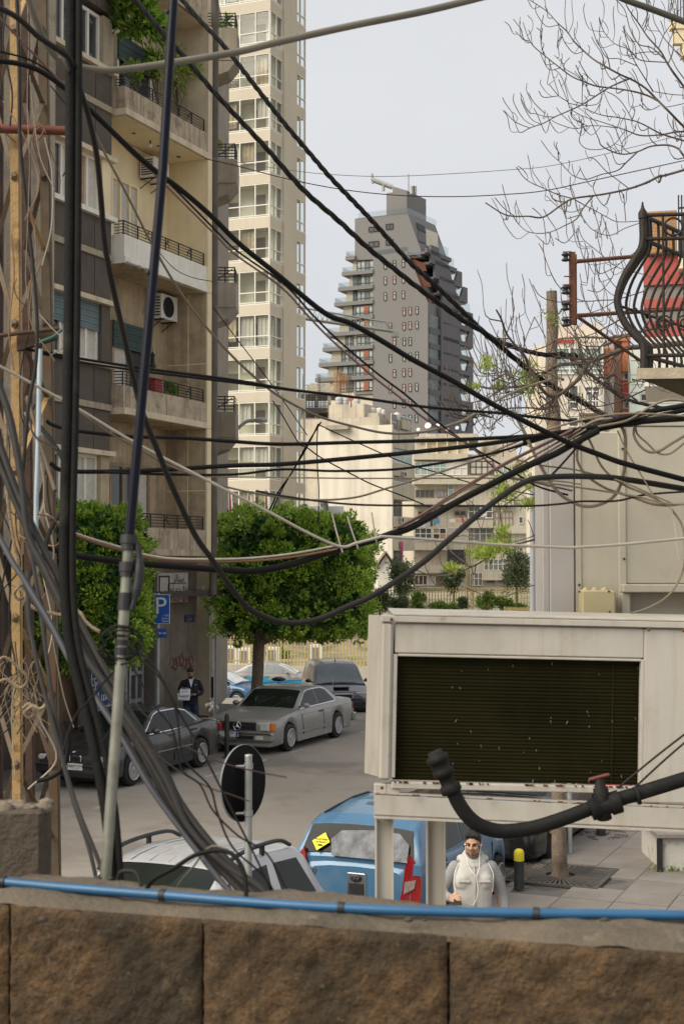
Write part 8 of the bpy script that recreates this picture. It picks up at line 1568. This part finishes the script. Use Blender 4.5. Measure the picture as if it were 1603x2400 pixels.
loops = [('big tan loop hanging in front of the cabinet seam', 8, P_(1200, 960, 1230, 1017, 1254, 1069, 1285, 1124, 1313, 1159, 1349, 1181, 1382, 1187, 1420, 1176, 1446, 1152, 1461, 1105, 1465, 1050, 1463, 1017, 1451, 993, 1435, 983, 1397, 986, 1358, 1005)), ('tan wire curling from the bundle down to the wire knot at the right edge', 6.5, P_(1377, 1005, 1361, 1033, 1351, 1064, 1358, 1093, 1382, 1121, 1420, 1145, 1456, 1157, 1492, 1169, 1527, 1181, 1568, 1184, 1640, 1175)), ('tan wire running steeply from the bundle through the big loop', 5.5, P_(1358, 975, 1370, 1009, 1387, 1045, 1406, 1088, 1432, 1117, 1468, 1140, 1515, 1159, 1568, 1186)),
 ('dark tan coil hanging at the right edge under the stone balcony', 6.5, P_(1640, 980, 1603, 976, 1551, 974, 1511, 983, 1489, 998, 1485, 1021, 1499, 1045, 1520, 1059, 1544, 1057, 1575, 1038, 1640, 1000)), ('thinner coil lying across the dark tan coil', 5, P_(1488, 1000, 1494, 1019, 1515, 1038, 1537, 1059, 1558, 1065, 1582, 1055, 1640, 1005)), ('pale thin wire dropping straight from the bundle to the wire knot', 3.5, P_(1446, 1009, 1468, 1057, 1504, 1117, 1534, 1164, 1568, 1188)), ('tan wire bowing down the right edge to the top of the air conditioner', 5, P_(1570, 1190, 1594, 1224, 1603, 1259, 1603, 1319, 1587, 1366, 1558, 1402, 1515, 1426, 1480, 1437)), ('cut wire end dangling beside the bowing wire', 4, P_(1572, 1190, 1577, 1215, 1582, 1240, 1587, 1283, 1593, 1316)), ('pale thin wire crossing the narrow lilac panel', 4, P_(1200, 1075, 1270, 1091, 1342, 1100, 1401, 1114, 1460, 1130, 1540, 1165, 1575, 1180)), ('lower pale wire crossing the narrow lilac panel', 4.5, P_(1200, 1120, 1325, 1138, 1420, 1152, 1492, 1164, 1560, 1180, 1640, 1182)), ('light looping wire over the corner of the stone slab', 6, P_(1400, 1000, 1470, 985, 1520, 955, 1560, 938, 1600, 940, 1660, 960)), ('upper brown wire arching along the cable bundle', 5, P_(1150, 1060, 1250, 1020, 1340, 990, 1450, 970, 1560, 972, 1650, 980))]
for i, (lb, w_, pts) in enumerate(loops): cable(lb, w_, 7.15-.01*i, 7.1-.01*i, cb_t if i != 7 else cb_w, pts)
cable('thick black cable of the bundle running along the top of the cabinet', 16, 7.2, 7.0, cb_k, P_(1225, 1034, 1290, 1019, 1373, 1010, 1444, 996, 1515, 986, 1640, 978), n=10)
cable('second thick black cable rising above the bundle to the stone slab', 13, 7.1, 7.0, cb_k, P_(1330, 1028, 1397, 998, 1515, 966, 1640, 945), n=10)
for k, (pts, m) in enumerate(((P_(1200, 1098, 1230, 1080, 1300, 1040, 1361, 1005), cb_p), (P_(1190, 1112, 1240, 1084, 1310, 1044, 1373, 1006), cb_t), (P_(1180, 1125, 1250, 1090, 1320, 1050, 1385, 1008), cb_k), (P_(1287, 1118, 1310, 1095, 1350, 1050, 1380, 1018), cb_k))): cable(('pink brown wire fanning left from the bundle knot', 'tan wire fanning left below the pink brown one', 'black wire fanning left lowest from the bundle knot', 'dark strut like wire dropping from the bundle onto the lilac panel')[k], 5, 7.05, 7.0, m, pts)
# near bundle sweeping down to the wall
nb = [(17, (-10, 880, 21, 967, 39, 1051, 53, 1138, 66, 1250, 105, 1331, 147, 1418, 196, 1531, 246, 1601, 298, 1681, 351, 1759, 396, 1839, 434, 1925, 490, 1994, 548, 2042, 600, 2072), 'leftmost thick grey cable of the bundle sweeping down to the wall'), (17, (-10, 1010, 35, 1138, 81, 1242, 123, 1325, 168, 1418, 228, 1535, 281, 1630, 333, 1718, 386, 1805, 424, 1882, 500, 1982, 590, 2070), 'second thick grey cable of the bundle sweeping down to the wall'), (15, (-10, 1060, 30, 1160, 72, 1260, 120, 1370, 172, 1460, 225, 1562, 275, 1655, 327, 1742, 375, 1825, 415, 1900, 480, 1985, 570, 2068), 'third thick grey cable tucked in the middle of the bundle'), (15, (60, 1370, 105, 1446, 147, 1513, 193, 1587, 246, 1664, 298, 1741, 337, 1811, 380, 1881, 450, 1970, 540, 2064), 'thick cable joining the bundle from the rope on the mast'), (14, (-10, 1240, 32, 1320, 56, 1355, 81, 1397, 123, 1467, 175, 1566, 228, 1640, 290, 1735, 350, 1840, 425, 1945, 515, 2062), 'bluish lower cable of the bundle passing under the galvanised pole'), (13, (70, 1270, 130, 1400, 200, 1530, 262, 1640, 318, 1740, 366, 1830, 405, 1905, 470, 1990, 555, 2068), 'last slim cable running inside the bundle to the wall')]
for k, (w_, pts, lb) in enumerate(nb): cable(lb, w_, 4.6-.05*k, 3.2+.01*k, cb_g if k != 4 else mat('cable_bluish', (.04, .04, .05), .6), P_(*pts, pts[-2]+34, pts[-1]+38, pts[-2]+50, pts[-1]+90), n=10)
cable('limp dark cable hanging from the mast to the wall left of the galvanised pole', 11, 5, 3.3, cb_g, P_(67, 1340, 67, 1404, 72, 1475, 91, 1566, 116, 1664, 140, 1752, 161, 1829, 190, 1915, 238, 2035, 255, 2120))
cable('second limp cable hanging straight beside the lattice legs', 10, 5.2, 3.5, cb_g, P_(62, 1180, 75, 1296, 95, 1425, 109, 1531, 123, 1636, 140, 1724, 150, 1790, 175, 1885, 210, 1990, 235, 2100))
cable('dark hose bending back around the lattice leg near the concrete stump', 11, 4.4, 4.4, cb_k, P_(88, 1830, 120, 1822, 148, 1800, 160, 1765, 162, 1725, 150, 1690))
cable('black hose arched over the bundle where it meets the wall', 11, 3.12, 3.0, cb_k, P_(340, 2110, 355, 2066, 408, 2035, 459, 2004, 510, 1993, 545, 2002, 566, 2030, 575, 2060, 578, 2110), n=10)
cable('short hose stub lying on the wall beside the black conduit', 10, 3.16, 3.12, cb_g, P_(276, 2070, 282, 2046, 300, 2041, 320, 2047, 332, 2075))
thin = [('black wire falling from the pole joint behind the round sign', 5, cb_k, (298, 1510, 351, 1548, 386, 1601, 414, 1671, 431, 1776, 491, 1843, 510, 1905, 545, 1985, 610, 2045, 640, 2086, 655, 2130)), ('second black wire from the pole joint ending right of the sign pole', 5, cb_k, (326, 1541, 379, 1594, 421, 1671, 467, 1748, 509, 1829, 552, 1915, 590, 1990, 632, 2080, 645, 2130)), ('brown stiff wire slanting across the round sign', 3.5, cb_b, (246, 1559, 298, 1625, 351, 1685, 421, 1741, 509, 1783, 590, 1806, 672, 1822)), ('lower brown wire slanting to the round sign pole', 3.5, cb_b, (305, 1717, 351, 1755, 421, 1808, 491, 1846, 540, 1862, 585, 1878)), ('dark thin wire crossing over the dark saloon door', 4.5, cb_k, (310, 1560, 360, 1650, 405, 1710, 425, 1800, 470, 1840, 500, 1900, 560, 1960, 625, 2000, 672, 2086, 690, 2130)), ('curly black wire looping from the pole joint back to the conduits', 5, cb_k, (291, 1552, 246, 1597, 210, 1643, 182, 1671, 160, 1720, 150, 1760)), ('black wire hugging the galvanised pole down from its joint', 4.5, cb_k, (292, 1545, 290, 1600, 285, 1650, 265, 1700, 240, 1740)), ('grey thin wire bent over the bundle at the wall', 5, cb_l, (405, 2110, 420, 2072, 455, 2030, 475, 2000, 500, 1983, 530, 1990, 548, 2010))]
for k, (lb, w_, m, pts) in enumerate(thin): cable(lb, w_, 3.5, 3.3 if k not in (2, 3) else 3.6, m, P_(*pts), 'wire', 'wire', 6)
# hair thin wires in the sky and over the far blocks
far_ = [('faintest hair thin wire high across the sky', 1.6, steelw, (500, 372, 680, 399, 792, 410, 935, 413, 1180, 399, 1325, 382, 1603, 315)), ('thin wire sagging across the sky above the dark tower', 2.4, cb_g, (480, 372, 552, 388, 680, 421, 808, 445, 935, 458, 1063, 461, 1180, 456, 1276, 447, 1389, 423, 1640, 368)), ('left wire of the pair slanting down from the roof corner', 4, cb_k, (752, 990, 717, 1047, 684, 1108, 655, 1150, 632, 1195)), ('right wire of the pair slanting down from the roof corner', 3.5, cb_k, (746, 994, 722, 1044, 694, 1092, 665, 1140, 640, 1192)), ('thin dark wire hanging straight down the blank wall', 3, cb_k, (745, 996, 743, 1040, 744, 1092, 747, 1150, 746, 1223)), ('thin black wire slanting over the blank wall to the laundry', 3, cb_k, (748, 996, 823, 1031, 946, 1084, 1040, 1112, 1109, 1133, 1250, 1160)), ('second slanting wire with clips over the blank wall', 3.5, cb_k, (717, 1047, 758, 1076, 835, 1117, 876, 1137, 950, 1165, 1019, 1194)), ('thin wire crossing from the beige tower to the roof corner', 3, cb_k, (640, 940, 660, 970, 701, 1039, 717, 1047)), ('thin wire slanting past the lower windows of the beige tower', 2.5, cb_k, (500, 720, 560, 800, 640, 905, 720, 1020)), ('thin wire loop on the balcony of the white parapet', 2, cb_k, (372, 590, 410, 630, 450, 650, 500, 660))]
for k, (lb, w_, m, pts) in enumerate(far_): cable(lb, w_, 26, 30, m, P_(*pts), 'wire', 'wire', 5)
cable('dark thick cable cutting the top right corner', 15, 6, 6, mat('cable_olive', (.06, .06, .045), .6), P_(1440, -12, 1466, 0, 1527, 22, 1603, 51, 1660, 74), n=10)
for k, pts in enumerate((P_(1603+40, 1690, 1603, 1721, 1530, 1778, 1448, 1846), P_(1643, 1708, 1603, 1741, 1550, 1787, 1482, 1850))): cable(('upper thin stay wire tied to the black drain pipe', 'lower thin stay wire tied to the black drain pipe')[k], 5, 5.7, 5.6, cb_g, pts, 'wire', 'wire', 6)
# two dark conduits strapped side by side, and the leaning pole
cdm = mat('conduit_black', (.009, .0088, .0082), .75, .3, 3, .3, 30, spots=((.04, .036, .03), 4, .58, .5), spec=.12)
for k, (dx, w_, lb) in enumerate(((0, 24, 'left dark conduit of the pair rising beside the rusty mast'), (20, 17, 'right slimmer dark conduit of the pair rising beside the rusty mast'))): cable(lb, w_, 4.3, 3.32, cdm, P_(166+dx, -30, 165+dx, 300, 162+dx, 700, 157+dx, 1000, 151+dx, 1250, 153+dx, 1400, 166+dx, 1520, 194+dx*1.1, 1640, 222+dx*1.2, 1760, 248+dx*1.1, 1900, 262+dx, 2046, 268+dx, 2160), 'conduit', 'conduit', 12, group='pair of dark conduits')
po = thing('leaning_pole', 'leaning pole with a black sleeve above and galvanised pipe below, standing on the wall', 'pole', W(248, 2055, 3.25)); Yq_ = lambda y: 3.5-.25*(y/2055)
def pp_(y): 
    x = [(-30, 409), (0, 407), (400, 382), (800, 346), (1100, 318), (1270, 303), (1400, 294), (1700, 274), (2055, 248), (2200, 238)]
    for (a, xa), (b, xb) in zip(x, x[1:]):
        if y <= b: return W(xa+(xb-xa)*(y-a)/(b-a), y, Yq_(y))
q = MB(); q.tube([pp_(y) for y in (-25, 200, 400, 600, 800, 1000, 1100, 1200, 1285)], [.0118]*8+[.0125], 12); q.build('black_sleeve', mat('sleeve_black', (.004, .0045, .012), .35, .3, 6, spec=.15), po)
q = MB(); q.tube([pp_(y) for y in (1280, 1400, 1500, 1600, 1700, 1800, 1900, 2054, 2200)], .0125, 14); q.build('galvanised_pipe', mat('old_galvanised', (.2, .2, .165), .5, .25, 9, metal=.25, streak=.4, spots=((.1, .1, .075), 8, .55, .6)), po)
q = MB()
for y0, y1, r in ((1255, 1275, .021), (1275, 1290, .018), (1318, 1340, .019), (1340, 1352, .016), (1390, 1430, .0155), (1500, 1512, .017), (1518, 1535, .016)): q.tube([pp_(y0), pp_(y1)], r, 10)
q.build('tape_wrap', BLK, po)
q = MB(); a = [pp_(1275)+V((.022, -.005, 0)), pp_(1330)+V((.03, -.005, 0)), pp_(1390)+V((.026, -.004, 0)), pp_(1430)+V((.016, -.004, 0))]; q.tube(smooth_path(a, n=4), [.008]*4+[.012]*5+[.006]*4, 8); q.build('hanging_tape', BLK, po)
for y in (30, 640): 
    q = MB(); c = pp_(y); q.ball(c+V((-.013, -.006, 0)), .006, 6); q.build('clip', BLK, po)
rr = random.Random(6)
for k in range(6):
    q = MB(); c = pp_(1515+k*4); R_ = rr.uniform(.03, .055); ph = rr.random()*6
    q.tube([c+V((math.cos(t+ph)*R_, -.015+.01*math.sin(t*2), math.sin(t+ph)*R_*.7+R_*.3)) for t in (i*.5 for i in range(rr.randint(8, 13)))], .0022, 5); q.build('wire_coil', cb_k, po)
# ropes and loose ends on the mast
rp = [('frayed tan rope knotted around the bundle with its end hanging right', 9, (116, 1436, 147, 1441, 150, 1428, 166, 1428, 182, 1432, 192, 1440, 200, 1455, 216, 1470, 235, 1481), 4.1), ('tan rope hanging down the left lattice leg', 8, (12, 940, 16, 1016, 14, 1100, 20, 1180, 32, 1260, 45, 1330, 62, 1400, 80, 1425, 116, 1437), 5.6), ('rope end knotted low on the lattice above the stump', 9, (55, 1660, 70, 1650, 82, 1668, 70, 1682, 60, 1670, 78, 1655, 95, 1662, 112, 1650), 5.3), ('slack rope looping at the left edge above the rope knot', 7, (-5, 1600, 14, 1592, 30, 1600, 50, 1612, 66, 1590, 40, 1560, 10, 1540, -10, 1560), 5.6), ('rope tied to the lattice beside the white tape', 7, (30, 1370, 50, 1380, 60, 1395, 45, 1405, 35, 1390, 50, 1370), 5.6)]
for lb, w_, pts, Y in rp: cable(lb, w_, Y, Y-.05, rope, P_(*pts), 'rope', 'rope', 8, twist=0)
rr = random.Random(31); mats_ = [cb_k, cb_k, cb_t, cb_o, cb_g, cb_w]
for k in range(34):
    x0, y0 = rr.uniform(0, 120), rr.uniform(-20, 1650); L = rr.uniform(60, 330); x1 = x0+rr.uniform(-40, 70); mx_ = (x0+x1)/2+rr.uniform(-40, 60)
    cable('thin loose wire dangling around the rusty lattice mast', rr.choice((2.5, 3, 3.5, 4.5)), 6.0, 5.9+rr.uniform(-.3, .3), mats_[k % 6], P_(x0, y0, (x0+mx_)/2+rr.uniform(-15, 15), y0+L*.3, mx_, y0+L*.7, x1, y0+L), 'loose_wire', 'wire', 5, group='loose wires on the mast')
vert = [('grey cable running straight up the mast beside the yellow leg', 9, cb_g, (40, -20, 46, 150, 48, 330, 62, 480, 78, 620, 88, 760, 84, 860, 68, 950, 60, 1040, 50, 1150)), ('pale blue grey tube rising behind the lattice legs', 12, mat('pale_blue_tube', (.3, .36, .4), .5, .1, 5), (95, 820, 93, 900, 90, 1050, 86, 1180, 85, 1300)), ('thick dark strut like hose slanting behind the lattice', 10, olv, (65, 930, 85, 1000, 108, 1080, 130, 1150)), ('black hose curving out of the lattice over the clipped tree', 11, cb_g, (95, 1000, 120, 1030, 145, 1070, 160, 1110, 162, 1150, 145, 1195, 120, 1240, 105, 1290, 98, 1330)), ('pink wire loop circling out of the lattice', 4, cb_o, (42, 1200, 38, 1235, 52, 1258, 90, 1270, 128, 1280, 143, 1262, 138, 1230, 115, 1210, 88, 1205)), ('white thin strand bunch hanging down the rough pier', 2, cb_t, (64, -20, 68, 100, 65, 240, 70, 380, 66, 520, 61, 640, 66, 700))]
for lb, w_, m, pts in vert: cable(lb, w_, 6.0, 5.7, m, P_(*pts))
cable('rusty brown wire bunch tied around the red oxide pipe', 4, 6.1, 6.1, cb_o, P_(78, 325, 84, 300, 95, 292, 104, 300, 98, 318, 86, 330, 82, 310, 100, 296, 108, 312), 'wire', 'wire', 6)
q = MB(); rr = random.Random(44)
for k in range(30):
    a = W(rr.choice((25, 45, 60, 90)), rr.choice((1540, 1570, 1600, 1640)), 6.0); q.tube(smooth_path([a, a+V((rr.uniform(-.05, .05), -.02, -.05)), a+V((rr.uniform(-.08, .1), -.03, rr.uniform(-.2, -.1)))], n=3), .002, 4)
q.build('frayed_strands', rope, kind='stuff')
cable('greenish tape strip wound on the cable bracket', 8, 6.1, 6.1, mat('green_tape', (.05, .14, .11), .8), P_(84, 812, 100, 800, 118, 793, 132, 785, 146, 772), 'tape_strip', 'tape', 6)
